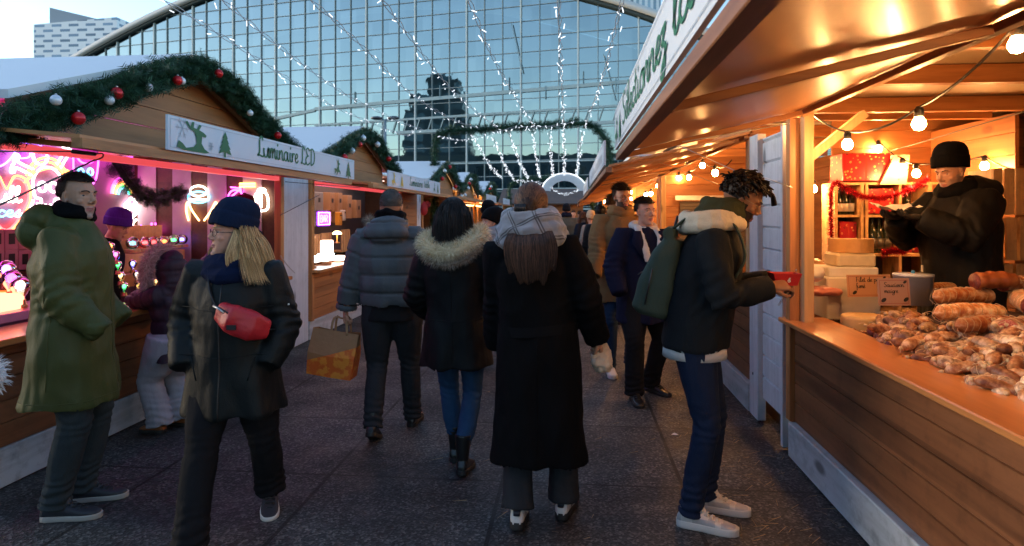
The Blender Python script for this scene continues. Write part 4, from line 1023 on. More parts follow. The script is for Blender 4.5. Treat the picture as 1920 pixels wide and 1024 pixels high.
# ------------------------------------------------------------------ second left chalet
bw2 = -4.3
b = MB(); b.b2(-4.35, -4.3, 7.8, 13.1, .9, 2.25); obj('inner_wall', b, simple('dark_inner_wall', (.1, .08, .08), .7), LS[2])
b = MB().b2(-4.4, -3.5, 7.8, 11.8, 2.2, 2.215); obj('led_strip', b, emis('soft_white_strip', (1, .6, .5), .9), LS[2])
kf = M['kraft']
for i, (px, py, w_, h_) in enumerate(((593, 378, .34, .3), (618, 379, .2, .32), (633, 379, .2, .32), (651, 388, .24, .42), (668, 392, .26, .34), (612, 405, .26, .22), (628, 407, .22, .2), (590, 410, .3, .25))):
    c = atX(px, py, -4.05); t = thing('cardboard_box', ['open grey display case at the upper left of the box pile', 'tall cardboard box left of the middle pair', 'tall cardboard box with printed mark in the middle', 'big brown box against the dark gap', 'box with a lamp picture by the man in the grey jacket', 'low box under the tall pair on the left', 'low box under the tall pair on the right', 'small dark case over the BAR sign'][i], 'cardboard box', tuple(c-V((0, 0, h_/2))), 'boxes stacked at the back of the lamp chalet')
    b = MB().b2(c.x-.15, c.x+.05, c.y-w_/2, c.y+w_/2, c.z-h_/2, c.z+h_/2, .005); obj('box_body', b, kf if i not in (0, 7) else simple('grey_case', (.25, .27, .28), .5), t)
    b = MB().b2(c.x+.0515, c.x+.053, c.y-.04, c.y+.04, c.z-.01, c.z+.06); obj('printed_mark', b, M['dark_ink'], t)
c = atX(608, 410, -3.75)
t = thing('neon_sign', 'violet framed neon sign reading BAR', 'neon sign', tuple(c))
b = MB().mat(0, True); b.tube([c+V((0, a, z)) for a, z in ((-.22, -.09), (.22, -.09), (.22, .09), (-.22, .09))], .011, 6, closed=True); obj('neon_frame', b, NEON['violet'], t)
b = MB().b2(c.x-.03, c.x-.015, c.y-.26, c.y+.26, c.z-.12, c.z+.12); obj('backing', b, simple('violet_acrylic', (.12, .03, .3), .2), t)
b = MB().mat(0, True); lettering(b, 'BAR', c+V((0, -.15, -.055)), UY, UZ, .055, neon=.009, nrm=(1, 0, 0), maxlen=.3); obj('neon_lettering', b, NEON['pink'], t)
for j, (px, py, w_, h_, col, lb) in enumerate(((583, 412, .12, .2, (.6, .03, .02), 'red lamp case left of the BAR sign'), (636, 410, .12, .22, (.7, .3, .02), 'yellow case right of the BAR sign'), (644, 404, .08, .18, (.5, .5, .48), 'pale desk lamp body right of the BAR sign'))):
    c = atX(px, py, -3.8); t = thing('lamp_case', lb, 'lamp case', tuple(c)); b = MB().b2(c.x-.05, c.x+.03, c.y-w_/2, c.y+w_/2, c.z-h_/2, c.z+h_/2, .01); obj('case_body', b, simple('case_colour', col, .4), t); b = MB().b2(c.x+.031, c.x+.036, c.y-w_/3, c.y+w_/3, c.z+h_*.2, c.z+h_*.3); obj('case_stripe', b, M['dark_ink'], t)
for k, (px, py, lb) in enumerate(((590, 462, 'upright crate under the little lamp at the left'), (648, 450, 'wooden crate behind the mushroom lamp'), (612, 458, 'wooden crate between the lamps'))):
    c = atX(px, py, -3.85); t = thing('wooden_crate', lb, 'crate', tuple(c-V((0, 0, .2))), 'crates in the lamp chalet')
    for yy in np.linspace(-.17, .17, 5):
        b = MB().b2(c.x-.01, c.x+.01, c.y+yy-.03, c.y+yy+.03, c.z-.2, c.z+.18); obj('slat', b, M['crate_lit'] if 'crate_lit' in M else M['crate_wood'], t)
    b = MB().b2(c.x-.25, c.x-.012, c.y-.2, c.y+.2, c.z-.2, c.z-.18); obj('base', b, M['crate_wood'], t)
c = atX(632, 438, -3.6); t = thing('mushroom_lamp', 'small mushroom shaped table lamp with glowing dome', 'table lamp', tuple(c-V((0, 0, .15))))
b = MB().mat(0, True); b.lathe(c, [(.001, .045), (.04, .036), (.068, .01), (.072, -.01), (.06, -.012)], 16); obj('lamp_shade', b, emis('lamp_dome', (1, .62, .3), 2.6), t)
b = MB().mat(0, True); b.lathe(c, [(.008, -.01), (.008, -.12), (.045, -.135), (.045, -.15)], 12); obj('stem', b, M['brass'], t)
c = atX(580, 434, -3.6); t = thing('cube_lamp', 'small bright box lamp on a stand beside the white board', 'table lamp', tuple(c)); b = MB().b2(c.x-.03, c.x+.03, c.y-.05, c.y+.05, c.z-.06, c.z+.06, .008); obj('lamp_shade', b, emis('box_lamp', (1, .6, .3), 4), t); b = MB().b2(c.x-.06, c.x+.06, c.y-.09, c.y+.09, c.z-.1, c.z-.065, .004); obj('base', b, M['crate_wood'], t)
for k, (px, py, w_, h_, lb) in enumerate(((587, 486, .2, .08, 'low glowing white tray at the left of the bright counter'), (612, 482, .3, .1, 'long glowing white box in the middle of the counter'), (614, 468, .14, .26, 'tall glowing white block lamp'), (636, 484, .2, .07, 'small glowing pink tray at the right of the counter'))):
    c = atX(px, py, -3.4); t = thing('block_lamp', lb, 'lamp', tuple(c), 'glowing lamps on the counter'); b = MB().b2(c.x-.08, c.x+.06, c.y-w_/2, c.y+w_/2, c.z-h_/2, c.z+h_/2, .01); obj('diffuser', b, emis('block_diffuser', (.7, .9, 1) if k < 2 else (1, .65, .5), 2.4), t); b = MB().b2(c.x-.085, c.x+.065, c.y-w_/2-.01, c.y+w_/2+.01, c.z-h_/2-.012, c.z-h_/2); obj('base', b, M['wood_pale'], t)
# goods further down the left row
for k, (px, py, w_, h_, col, lb) in enumerate(((795, 392, .3, .3, (.5, .02, .02), 'red cloth goods hanging at the third left chalet'), (801, 384, .2, .16, (.45, .03, .05), 'small red bag hanging at the third left chalet'))):
    c = atX(px, py, -3.2); b = MB().mat(0, True); b.ell(c, (.08, w_/2, h_/2), 12, 8); b.ell(c+V((0, 0, h_*.4)), (.03, w_*.2, h_*.2), 8, 6); me = organic(b, .02, 3); setmats(me, [simple('red_cloth', col, .7)]); o = link('hanging_bag', me); tag(o, lb, 'bag')
hg = [(858, 398, (.02, .12, .16)), (868, 400, (.1, .09, .1)), (876, 400, (.03, .03, .03)), (883, 400, (.15, .15, .16)), (890, 398, (.45, .16, .03)), (864, 380, (.4, .3, .12))]
for k, (px, py, col) in enumerate(hg):
    c = atX(px, py, -3.1); b = MB().mat(0, True)
    b.loft([(c+V((0, 0, .22)), (0, .06, 0), (.03, 0, 0)), (c+V((0, 0, .16)), (0, .22, 0), (.05, 0, 0)), (c+V((0, 0, -.1)), (0, .2, 0), (.06, 0, 0)), (c+V((0, 0, -.42)), (0, .24, 0), (.07, 0, 0))], 12, 2.4)
    t = thing('hanging_coat', ['teal coat on a hanger under the fourth left chalet', 'grey coat on a hanger, second along the rail', 'black coat on a hanger, third along the rail', 'pale grey coat on a hanger, fourth along the rail', 'orange coat on a hanger at the end of the rail', 'yellow scarf hung above the teal coat'][k], 'coat', tuple(c+V((0, 0, .3))), 'coats on hangers in the left row')
    obj('garment', b, fabric('garment_cloth', col), t); b = MB().mat(0, True); b.tube([c+V((0, 0, .2)), c+V((0, 0, .29)), c+V((.02, .02, .31))], .006, 5); obj('hanger_hook', b, M['metal'], t)
b = MB().b2(-3.4, -3.2, 17.7, 26.9, 1.86, 1.88); obj('led_strip', b, emis('warm_white_strip', (1, .5, .18), 4), LS[4])
b = MB().b2(-3.4, -3.2, 14.0, 17.0, 2.16, 2.18); obj('led_strip', b, emis('warm_white_strip', (1, .5, .2), 1.5), LS[3])

# ------------------------------------------------------------------ right side: light bulbs
def bulb_at(c, r=.03, t=None, up=.05):
    b = MB().mat(0, True); b.lathe(c, [(.001, -r), (r*.6, -r*.82), (r*.97, -r*.25), (r, .1*r), (r*.8, r*.65), (r*.55, r*1.05), (r*.5, r*1.25)], 14); obj('bulb', b, M['bulb'], t)
    b = MB().mat(0, True); b.lathe(c, [(r*.62, r*1.1), (r*.7, r*1.15), (r*.7, r*2.3), (r*.5, r*2.6), (r*.35, r*2.8)], 12); obj('socket', b, M['black_plastic'], t)
def bulb_string(pts, label, r=.03, sag=.05, ends=None, cr=.006):
    t = thing('bulb_string', label, 'string of bulbs', tuple(pts[0]), 'strings of warm bulbs'); A = []
    for p in pts: bulb_at(p, r, t); A.append(p+V((0, 0, r*2.6)))
    if ends: A = [V(ends[0])]+A+[V(ends[1])]
    P = []
    for a, c_ in zip(A, A[1:]):
        for k in range(6): u = k/6; P.append(a.lerp(c_, u)-V((0, 0, sag*4*u*(1-u)*min(1, (c_-a).length))))
    P.append(A[-1]); b = MB().mat(0, True); b.tube(P, cr, 6); obj('cable', b, M['cable'], t); return t
bulb_string([atX(1907, 85, 1.62), atX(1723, 233, 1.62), atX(1589, 272, 1.62), atX(1516, 229, 1.56)][:0]+[V((1.62, .5, 2.16)), V((1.62, 1.35, 2.14)), atX(1907, 85, 1.62), atX(1723, 233, 1.62), atX(1589, 272, 1.62), atX(1516, 229, 1.56)], 'nearest warm bulb string hanging over the sausage display', ends=(V((1.55, 0, 2.25)), atX(1500, 215, 1.5)))  # first two bulbs are out of view, added to light the batten
bulb_string([atX(1614, 288, 2.9), atX(1647, 280, 2.9), atX(1692, 315, 2.9), atX(1718, 326, 2.9), atX(1846, 312, 3.3)], 'rear warm bulb string over the gift boxes and bottles', r=.032, ends=(atX(1560, 300, 2.6), atX(1915, 320, 3.3)))
bulb_string([atX(1517, 332, 2.1), atX(1525, 355, 2.3), atX(1513, 377, 2.2)], 'cluster of bulbs seen between post and bottle shelf', r=.034, sag=.02)
bulb_string([atX(1341, 325, 1.6), atX(1317, 311, 1.7), atX(1292, 333, 1.7), atX(1273, 334, 1.7)], 'warm bulb string under the second right awning', r=.035, ends=(atX(1372, 300, 1.5), atX(1255, 318, 1.6)))
bulb_string([atX(1266, 356, 1.8), atX(1234, 349, 1.7), atX(1185, 361, 1.7)], 'small warm bulbs farther under the right awnings', r=.04, sag=.03)
lw = bpy.data.lights
# stays on the right awnings
def stay(P, label): cable('stay_cable', P, .0035, label, mat=M['metal'])
for (a, c_, lb) in (((1262, 268), (1400, 330), 'thin stay from hook to bulbs under the nearest right awning edge'), ((1225, 300), (1345, 345), 'thin stay below, crossing the second right awning')):
    stay([atX(*a, .75), atX(*c_, 1.3)], lb)
stay([atX(1280, 266, .6), atX(1480, 232, 1.4)], 'straight stay running to the white panels')
stay([atX(1400, 322, 1.2), atX(1486, 352, 1.42)], 'short rod ending at the sausage stall post')
P = [atX(1665, 285, 3.0), atX(1850, 230, 2.4), atX(1920, 210, 2.2)]; cable('wire', catmull(P, 5), .004, 'dark wire rising across the orange rear wall', mat=M['cable'])
P = [atX(1680, 291, 4.2), atX(1740, 275, 4.2), atX(1800, 240, 4.2), atX(1900, 218, 4.2)]; cable('wire', catmull(P, 5), .006, 'white wire sagging across the orange rear wall', mat=M['paper'])

# ------------------------------------------------------------------ rear shelf with gift boxes and bottles
def wrap_mat(name, base, a, b_, sc=22):
    n = N(name); vo = n.n('ShaderNodeTexVoronoi'); vo.inputs['Scale'].default_value = sc; n.l(n.coords(), vo.inputs['Vector'])
    d = n.ramp(vo.outputs['Distance'], [(.26, 1.), (.3, 0.)]); ring = n.ramp(vo.outputs['Distance'], [(.12, 1.), (.15, 0.)])
    cc = n.mix(n.ramp(vo.outputs['Color'], [(.45, 0.), (.5, 1.)]), a, b_); col = n.mix(d, base, cc); col = n.mix(ring, col, base)
    return n.done(n.bsdf(col, .3))
M['wrap'] = wrap_mat('red_patterned_wrap', (.42, .012, .015), (.12, .03, .02), (.75, .42, .12), 30)
rk = thing('wooden_rack', 'wooden crate rack of bottles and wrapped gifts behind the cheese', 'rack', (2.7, 6.0, .2))
YR = 6.0
def RP(px, py, Y=YR): return atY(px, py, Y)
xa, xb, xc_, xd = RP(1568, 400).x, RP(1620, 400).x, RP(1688, 400).x, RP(1745, 400).x
zt, zm, zb, zl = RP(1600, 343).z, RP(1600, 404).z, RP(1600, 470).z, .3
zt, zm, zb = RP(1600, 347).z, RP(1600, 405).z, RP(1600, 478).z
for x in (xa, xb-.015, xb+.025, xc_, xd):
    b = MB().b2(x-.012, x+.012, YR, YR+.3, zl, zt+.02); obj('upright', b, M['crate_wood'], rk)
for z in (zt+.012, zm, zb, .7):
    b = MB().b2(xa+.012, xd+.1, YR+.005, YR+.295, z-.011, z+.011); obj('shelf_board', b, M['crate_woodx'] if 'crate_woodx' in M else M['crate_wood'], rk)
b = MB().b2(xa, xd+.1, YR+.3, YR+.31, zl, zt); obj('rear_panel', b, M['wood_dark'], rk)
def gift(x0, x1, y0, y1, z0, z1, lb):
    t = thing('gift_box', lb, 'gift box', ((x0+x1)/2, y0, z0), 'boxes wrapped in red patterned paper'); b = MB().b2(x0, x1, y0, y1, z0, z1, .006); obj('wrapping', b, M['wrap'], t); b = MB().b2(x0+(x1-x0)*.62, x1+.0015, y0-.0015, y0+.002, z0+.001, z1-.001) if False else MB().b2((x0+x1)/2-.008, (x0+x1)/2+.008, y0-.002, y0-.0005, z0+.003, z1-.003); obj('tape', b, simple('clear_tape', (.5, .05, .04), .15), t)
gift(xa+.06, RP(1672, 300).x, YR+.02, YR+.3, zt+.035, RP(1600, 287).z, 'large red patterned gift box on top of the rack')
t = thing('gift_bag', 'pale patterned gift bag leaning beside the large red box', 'gift bag', tuple(RP(1690, 340)))
b = MB(); p = [(1650, 346), (1700, 346), (1706, 290), (1678, 290)]; q = [RP(*a, YR-.02) for a in p]; b.add(q+[a+V((0, .08, 0)) for a in q], [(0, 1, 2, 3), (7, 6, 5, 4), (0, 4, 5, 1), (1, 5, 6, 2), (2, 6, 7, 3), (3, 7, 4, 0)]); obj('bag_body', b, wrap_mat('pale_patterned_wrap', (.55, .3, .2), (.5, .05, .03), (.6, .45, .2), 30), t)
gift(xb+.05, xc_-.03, YR+.05, YR+.28, zm+.02, zt-.03, 'wrapped gift on the upper middle rack shelf')
gift(xa+.05, xb-.04, YR+.05, YR+.28, zb+.02, zm-.05, 'wrapped gift on the lower left rack shelf')
gift(RP(1711, 450, 5.6).x, RP(1740, 450, 5.6).x, 5.6, 5.75, RP(1711, 474, 5.6).z, RP(1711, 440, 5.6).z, 'small wrapped gift in front of the seller at the right of the rack')
def bottle(x, y, z, h, lb, grp, gold=False):
    t = thing('bottle', lb, 'bottle', (x, y, z), grp); r = h*.135
    b = MB().mat(0, True); b.lathe((x, y, z), [(r*.9, 0), (r, h*.03), (r, h*.55), (r*.75, h*.66), (r*.36, h*.78), (r*.33, h*.97), (r*.4, h), (.001, h)], 16); obj('glass_body', b, simple('dark_bottle_glass', (.012, .02, .01), .08), t)
    b = MB().mat(0, True); b.lathe((x, y, z), [(r*1.02, h*.12), (r*1.02, h*.42)], 16); obj('label', b, M['paper'] if not gold else simple('dark_label', (.05, .04, .03), .4), t)
zs = zm+.012
for k, px in enumerate((1580, 1592, 1604)): p = RP(px, 400); bottle(p.x, YR+.1, zs, .24, ('left', 'middle', 'right')[k]+' beer bottle with a white label on the upper left shelf', 'white labelled bottles')
for k, px in enumerate((1645, 1658, 1673)): p = RP(px, 460); bottle(p.x, YR+.1, zb+.012, .32, ('left', 'middle', 'right')[k]+' dark wine bottle in the lower middle shelf', 'dark wine bottles', True)
p = RP(1712, 380); bottle(p.x, YR+.1, zs, .22, 'bottle half hidden by the paper the seller holds', None)
# crates behind the seller
for k, (px0, px1, py0, py1) in enumerate(((1863, 1903, 314, 404), (1905, 1960, 314, 404), (1863, 1908, 406, 490), (1912, 1960, 406, 490), (1866, 1900, 493, 560), (1905, 1960, 493, 560))):
    a, c_ = atY(px0, py0, 4.9), atY(px1, py1, 4.9); x0, x1, z1, z0 = a.x, c_.x, a.z, c_.z
    t = thing('wooden_crate', ('top', 'top', 'middle', 'middle', 'lowest', 'lowest')[k]+' wooden crate of the '+('left', 'right')[k % 2]+' stack behind the seller', 'crate', ((x0+x1)/2, 4.9, z0), 'crates stacked on end behind the seller')
    m = (x1-x0); 
    for u0, u1 in ((0, .44), (.54, 1)):
        b = MB().b2(x0+m*u0, x0+m*u1-.004, 4.9, 4.915, z0+.006, z1-.006); obj('slat', b, M['crate_wood'], t)
    b = MB().b2(x0, x1-.004, 4.92, 5.2, z0+.004, z0+.02); obj('end_board', b, M['crate_wood'], t); b = MB().b2(x0, x0+.02, 4.92, 5.2, z0+.02, z1-.01); obj('side_board', b, M['crate_wood'], t)
# tinsel
def tinsel(P, label, n=5200, r=.058, seed=5):
    rg = random.Random(seed); P = catmull(P, 6); mb = MB(); cum = [0]
    for a, b_ in zip(P, P[1:]): cum.append(cum[-1]+(b_-a).length)
    for i in range(n):
        t = rg.random()*cum[-1]; k = 0
        while k < len(P)-2 and cum[k+1] < t: k += 1
        p = P[k].lerp(P[k+1], (t-cum[k])/max(1e-6, cum[k+1]-cum[k])); d = V((rg.gauss(0, 1), rg.gauss(0, 1), rg.gauss(0, 1))).normalized()
        s_ = d.cross(V((rg.gauss(0, 1), rg.gauss(0, 1), 1))).normalized()*.0022; q = p+d*r*rg.uniform(.6, 1.1); mb.add([p-s_, p+s_, q], [(0, 1, 2)])
    mb.tube(P, .006, 5)
    t = obj('tinsel_garland', mb, simple('red_tinsel_foil', (.62, .02, .04), .22, .75)); tag(t, label, 'tinsel')
tinsel([RP(1562, 480, 5.9), RP(1558, 420, 5.9), RP(1560, 350, 5.9), RP(1575, 347, 5.9), RP(1610, 366, 5.9), RP(1650, 372, 5.9), RP(1695, 360, 5.85), RP(1740, 335, 5.8)], 'red tinsel looped down the rack side and along its top')
tinsel([RP(1655, 476, 5.9), RP(1680, 470, 5.85), RP(1696, 474, 5.85)], 'short red tinsel tuft under the wine bottles', 1300, seed=8)

# ------------------------------------------------------------------ cheese and sausages
def cheese_mat(name, c1, c2, rough=.5): return simple(name, c1, rough, 0, .4, 60, .2, Subsurface_Weight=.1) if False else simple(name, c1, rough, 0, .35, 50, .2)
rind = cheese_mat('orange_rind', (.6, .33, .13), 0); curd = cheese_mat('pale_cheese', (.72, .6, .4), 0, .35)
def wheel(c, r, h, lb, mat, rz=0):
    t = MB().mat(0, True); t.lathe(c, [(.001, h), (r*.9, h), (r*.985, h*.93), (r, h*.8), (r, h*.2), (r*.985, h*.07), (r*.9, 0), (.001, 0)], 36); o = obj('cheese', t, mat); return tag(o, lb, 'cheese', 'whole cheeses')
CT = V((1.99, 4.62, 0))
def stand_box(p0, px1, pyt, X, lb, mat, dy, name='cheese_block', cat='cheese'):
    pass
YC = 4.75
def CB(px0, px1, py0, py1, d, bev=.01, dy=0):
    a, c_ = atY(px0, py1, YC+dy), atY(px1, py0, YC+dy); return MB().b2(a.x, c_.x, YC+dy, YC+dy+d, a.z, c_.z, bev)
cst = thing('cheese_board', 'stepped white boards carrying the cheese stack', 'board', (2.05, 4.8, .8)); obj('block', CB(1551, 1652, 521, 600, .45), M['paper'], cst); obj('upper_block', CB(1554, 1648, 502, 520, .38, .008, .04), M['paper'], cst)
o = obj('cheese_block', CB(1571, 1644, 476, 501, .26, .015, .06), curd); tag(o, 'pale cut cheese block wrapped in film under the orange rinded piece', 'cheese')
a_, c_ = atY(1577, 475, YC+.04), atY(1655, 449, YC+.04); rx = (c_.x-a_.x)/2; xm = (a_.x+c_.x)/2; wc = MB(); n_ = 20
poly = [(xm+rx*math.cos(math.pi+math.pi*k/n_), YC+.2+.14*math.sin(math.pi+math.pi*k/n_)) for k in range(n_+1)]+[(xm+rx, YC+.28), (xm-rx, YC+.28)]
wc.prism(poly, (0, 0, a_.z), (1, 0, 0), (0, 1, 0), (0, 0, c_.z-a_.z)); o = obj('cheese_wedge', wc, rind); tag(o, 'orange rinded half cheese on top of the stack', 'cheese')
wheel(V((1.86, 4.25, .84)), .14, .1, 'flat yellow cheese wheel low beside the counter', cheese_mat('yellow_rind', (.62, .42, .18), 0))
# container
c = atX(1712, 530, 2.1); t = thing('plastic_tub', 'translucent round plastic tub right of the price cards', 'tub', (c.x, c.y, .98)); b = MB().mat(0, True); b.lathe((c.x, c.y, c.z-.13), [(.102, 0), (.108, .17), (.112, .17), (.112, .185), (.001, .187)], 24); obj('tub_body', b, simple('milky_plastic', (.45, .5, .58), .3), t)
b = MB().mat(0, True); b.ell((c.x, c.y, c.z+.065), (.012, .012, .012), 8, 6); obj('lid_knob', b, simple('blue_knob', (.05, .25, .5), .4), t)
# packets behind the post, butcher paper
for k, (px, py, X, s, lb) in enumerate(((1520, 510, 1.72, (.1, .2, .06), 'wrapped white parcel just behind the post'), (1535, 545, 1.75, (.16, .2, .03), 'flat pink sliced meat packet near the post'), (1530, 497, 1.9, (.07, .18, .05), 'brown dried ham piece behind the post'))):
    c = atX(px, py, X); b = MB().mat(0, True); b.ell(c, (s[0], s[1]*.6, s[2]), 14, 8); me = organic(b, .008, 2); displace(me, lambda co, no: nz(co, (14, 14, 14), k)*.02); setmats(me, [(M['paper'], simple('pink_meat', (.55, .2, .17), .35), simple('ham_brown', (.4, .2, .09), .4))[k]]); tag(link(('parcel', 'meat_packet', 'ham')[k], me), lb, ('parcel', 'packet', 'ham')[k])
# price cards
def card(px0, py0, px1, py1, X, lines, lb, tilt=0.0, col=(.6, .34, .22), hh=.017):
    a = atX(px0, py0, X); Y = a.y; p0, p1 = atY(px0, py1, Y), atY(px1, py0, Y+tilt)
    ux = V((p1.x-p0.x, tilt, 0)); w_ = ux.length; ux.normalize(); h_ = p1.z-p0.z; nr = V((ux.y, -ux.x, 0)); uz = (V((0, 0, 1))-nr*.12).normalized()
    t = thing('price_card', lb, 'price card', tuple(p0), 'price cards in the sausage display')
    b = MB(); q = [p0, p0+ux*w_, p0+ux*w_+uz*h_, p0+uz*h_]; b.add(q+[x-nr*.003 for x in q], [(0, 1, 2, 3), (7, 6, 5, 4), (0, 4, 5, 1), (1, 5, 6, 2), (2, 6, 7, 3), (3, 7, 4, 0)]); obj('card', b, simple('card_paper', col, .6, var=.05), t)
    fr = MB(); m = h_*.07
    for (x0, y0, x1, y1) in ((m, m, w_-m, m+.002), (m, h_-m-.002, w_-m, h_-m), (m, m, m+.002, h_-m), (w_-m-.002, m, w_-m, h_-m)):
        o_ = p0+nr*.0015; fr.add([o_+ux*x0+uz*y0, o_+ux*x1+uz*y0, o_+ux*x1+uz*y1, o_+ux*x0+uz*y1], [(0, 1, 2, 3)])
    obj('card_border', fr, simple('card_border_red', (.3, .04, .02), .6), t)
    L = MB(); y = h_*.68
    for ln in lines: lettering(L, ln, p0+nr*.002+ux*w_*.2+uz*y, ux, uz, hh, .11, nr, maxlen=min(w_*.62, len(ln)*hh*.95)); y -= hh*2.5
    obj('lettering', L, M['dark_ink'], t)
    pi = MB(); 
    for (u, v, s) in ((.16, .2, 1), (.86, .22, 1), (.86, .86, .7)):
        c_ = p0+nr*.002+ux*w_*u+uz*h_*v; q = [c_+ux*(.016*s*math.cos(a_))+uz*(.012*s*math.sin(a_)+.006*s*math.cos(a_)) for a_ in np.linspace(0, 6.283, 11)[:-1]]; pi.add(q, [tuple(range(10))])
    obj('printed_picture', pi, M['dark_ink'], t)
    return t
card(1590, 515, 1672, 557, 1.86, ['Filet de porc', 'fumé'], 'orange price card reading Filet de porc, middle one of three', .05, hh=.0165)
card(1648, 522, 1708, 573, 1.8, ['Saucisson', 'maigre'], 'paler price card in front, overlapping the orange one', .02, (.42, .26, .22), .014)
card(1544, 516, 1579, 555, 1.84, ['Tomme', 'porc'], 'small dim price card nearest the post', -.02, (.3, .17, .13), .012)
# sausages
def saus_mat(name, c1, c2, c3, sc=14, rough=.45):
    n = N(name); o = n.coords(); a = n.noise(o, sc, 5, .65); col = n.ramp(a, [(.38, c1), (.5, c2), (.64, c3)]); oi = n.n('ShaderNodeObjectInfo')
    col = n.mix(1, col, n.ramp(oi.outputs['Random'], [(0., (.4, .24, .2)), (.4, (.85, .68, .58)), (1., (1.3, 1.25, 1.2))]), 'MULTIPLY')
    return n.done(n.bsdf(col, rough, n.bump(n.noise(o, sc*3, 4), .5, .006)))
SM = {'dry': saus_mat('dry_sausage_bloom', (.2, .07, .035), (.46, .26, .14), (.76, .6, .44), 24), 'grey': saus_mat('grey_bloomed_sausage', (.2, .12, .08), (.48, .38, .28), (.78, .68, .54), 24), 'netted': saus_mat('netted_salami', (.42, .12, .03), (.62, .32, .13), (.88, .74, .56), 20), 'cut': saus_mat('cut_salami_face', (.34, .06, .05), (.42, .1, .08), (.6, .3, .24), 160, .3), 'purple': saus_mat('smoked_cut_face', (.2, .05, .05), (.28, .08, .08), (.35, .13, .12), 60, .3), 'skin': saus_mat('shiny_film_skin', (.26, .12, .08), (.42, .24, .15), (.6, .45, .32), 40, .25), 'smoke': saus_mat('smoked_loin', (.42, .14, .05), (.52, .2, .08), (.6, .28, .12), 10, .4)}
M['twine'] = simple('pale_twine', (.6, .45, .28), .8)
def sausage_proto(kind, L, r, bend=.0, cut=None, net=False, label='', grp=''):
    t = thing('sausage', label, 'sausage', (0, 0, 0), grp)
    b = MB().mat(0, True); m = 12; secs = []
    rg = random.Random(hash(kind+str(L)) % 1000 if False else int(L*1000+r*10000))
    for i in range(m+1):
        u = i/m; x = (u-.5)*L; rr = r*(1-abs(2*u-1)**6)**.5 if not (cut and u > .5) else r*(1 if u > .5 else 1)
        rr = max(rr, r*.12)*(1+.08*math.sin(u*23+L*50)); z = bend*(1-(2*u-1)**2)
        secs.append(((x, 0, z), (0, rr, 0), (0, 0, rr*.94)))
    b.loft(secs, 14)
    obj('casing', b, SM[kind], t, world=False)
    if cut:
        b = MB().mat(0, True); b.loft([((L/2-.001, 0, 0), (0, r*.97, 0), (0, 0, r*.92)), ((L/2+.002, 0, 0), (0, r*.95, 0), (0, 0, r*.9))], 18); obj('cut_face', b, SM[cut], t, world=False)
    if net:
        for q in range(9):
            x = -L/2+L*(q+.7)/10; b = MB().mat(0, True); b.tube([(x+.006*math.sin(a*3), r*1.02*math.cos(a), r*.97*math.sin(a)+bend*(1-(2*(q+.7)/10-1)**2)) for a in np.linspace(0, 6.283, 15)[:-1]], .0016, 4, closed=True)
            if q == 0: nb = b
            else: o_ = len(nb.v); nb.v += b.v; nb.f += [[i+o_ for i in f] for f in b.f]; nb.m += b.m; nb.sm += b.sm
        obj('string_net', nb, M['twine'], t, world=False)
    else:
        for s in (-1,) if cut else (-1, 1):
            b = MB().mat(0, True); b.lathe((s*(L/2+.004), 0, 0), [(r*.15, -.008), (r*.45, 0), (r*.2, .012)], 6, axis=(s, 0, 0)); b.tube([(s*(L/2), 0, 0), (s*(L/2+.02), .01, .008), (s*(L/2+.035), .022, -.01)], .0016, 4); obj('tied_end', b, M['twine'], t, world=False)
    return t
protos = {}
def heapz(X, Y): 
    z = .865+min(.25, max(0, (X-1.7))*.42); return z-max(0, Y-3.75)*.12
def put(kind, X, Y, z, rz, ry=0, s=1.0, rx=0, label=None, grp=None):
    a = {'dry': ('dry', .18, .026, .014, None, False), 'grey': ('grey', .15, .03, .008, None, False), 'film': ('skin', .17, .026, .004, 'purple', False), 'net': ('netted', .36, .045, .01, None, True), 'big': ('netted', .3, .05, .0, 'cut', True), 'loin': ('smoke', .24, .05, .01, 'cut', False)}[kind]
    g = {'dry': 'dry tied sausages heaped at the front', 'grey': 'grey bloomed sausages heaped at the front', 'film': 'film wrapped sausages with cut ends toward the lane', 'net': 'long netted salamis', 'big': 'cut netted salamis', 'loin': 'smoked loins'}[kind]
    lab = label or {'dry': 'knotted dry brown sausage in the front heap', 'grey': 'grey bloomed knotted sausage in the front heap', 'film': 'film wrapped smoked sausage with a purple cut end', 'net': 'long pale netted salami', 'big': 'netted salami with a red cut face', 'loin': 'smoked loin end'}[kind]
    if kind not in protos: o = protos[kind] = sausage_proto(*a, label=lab, grp=g)
    else: o = dup(protos[kind], label=lab, group=g)
    o['label'] = lab; o['group'] = g
    o.location = (X, Y, z); o.rotation_euler = (rx, ry, rz); o.scale = (s, s, s); return o
rg = random.Random(12)
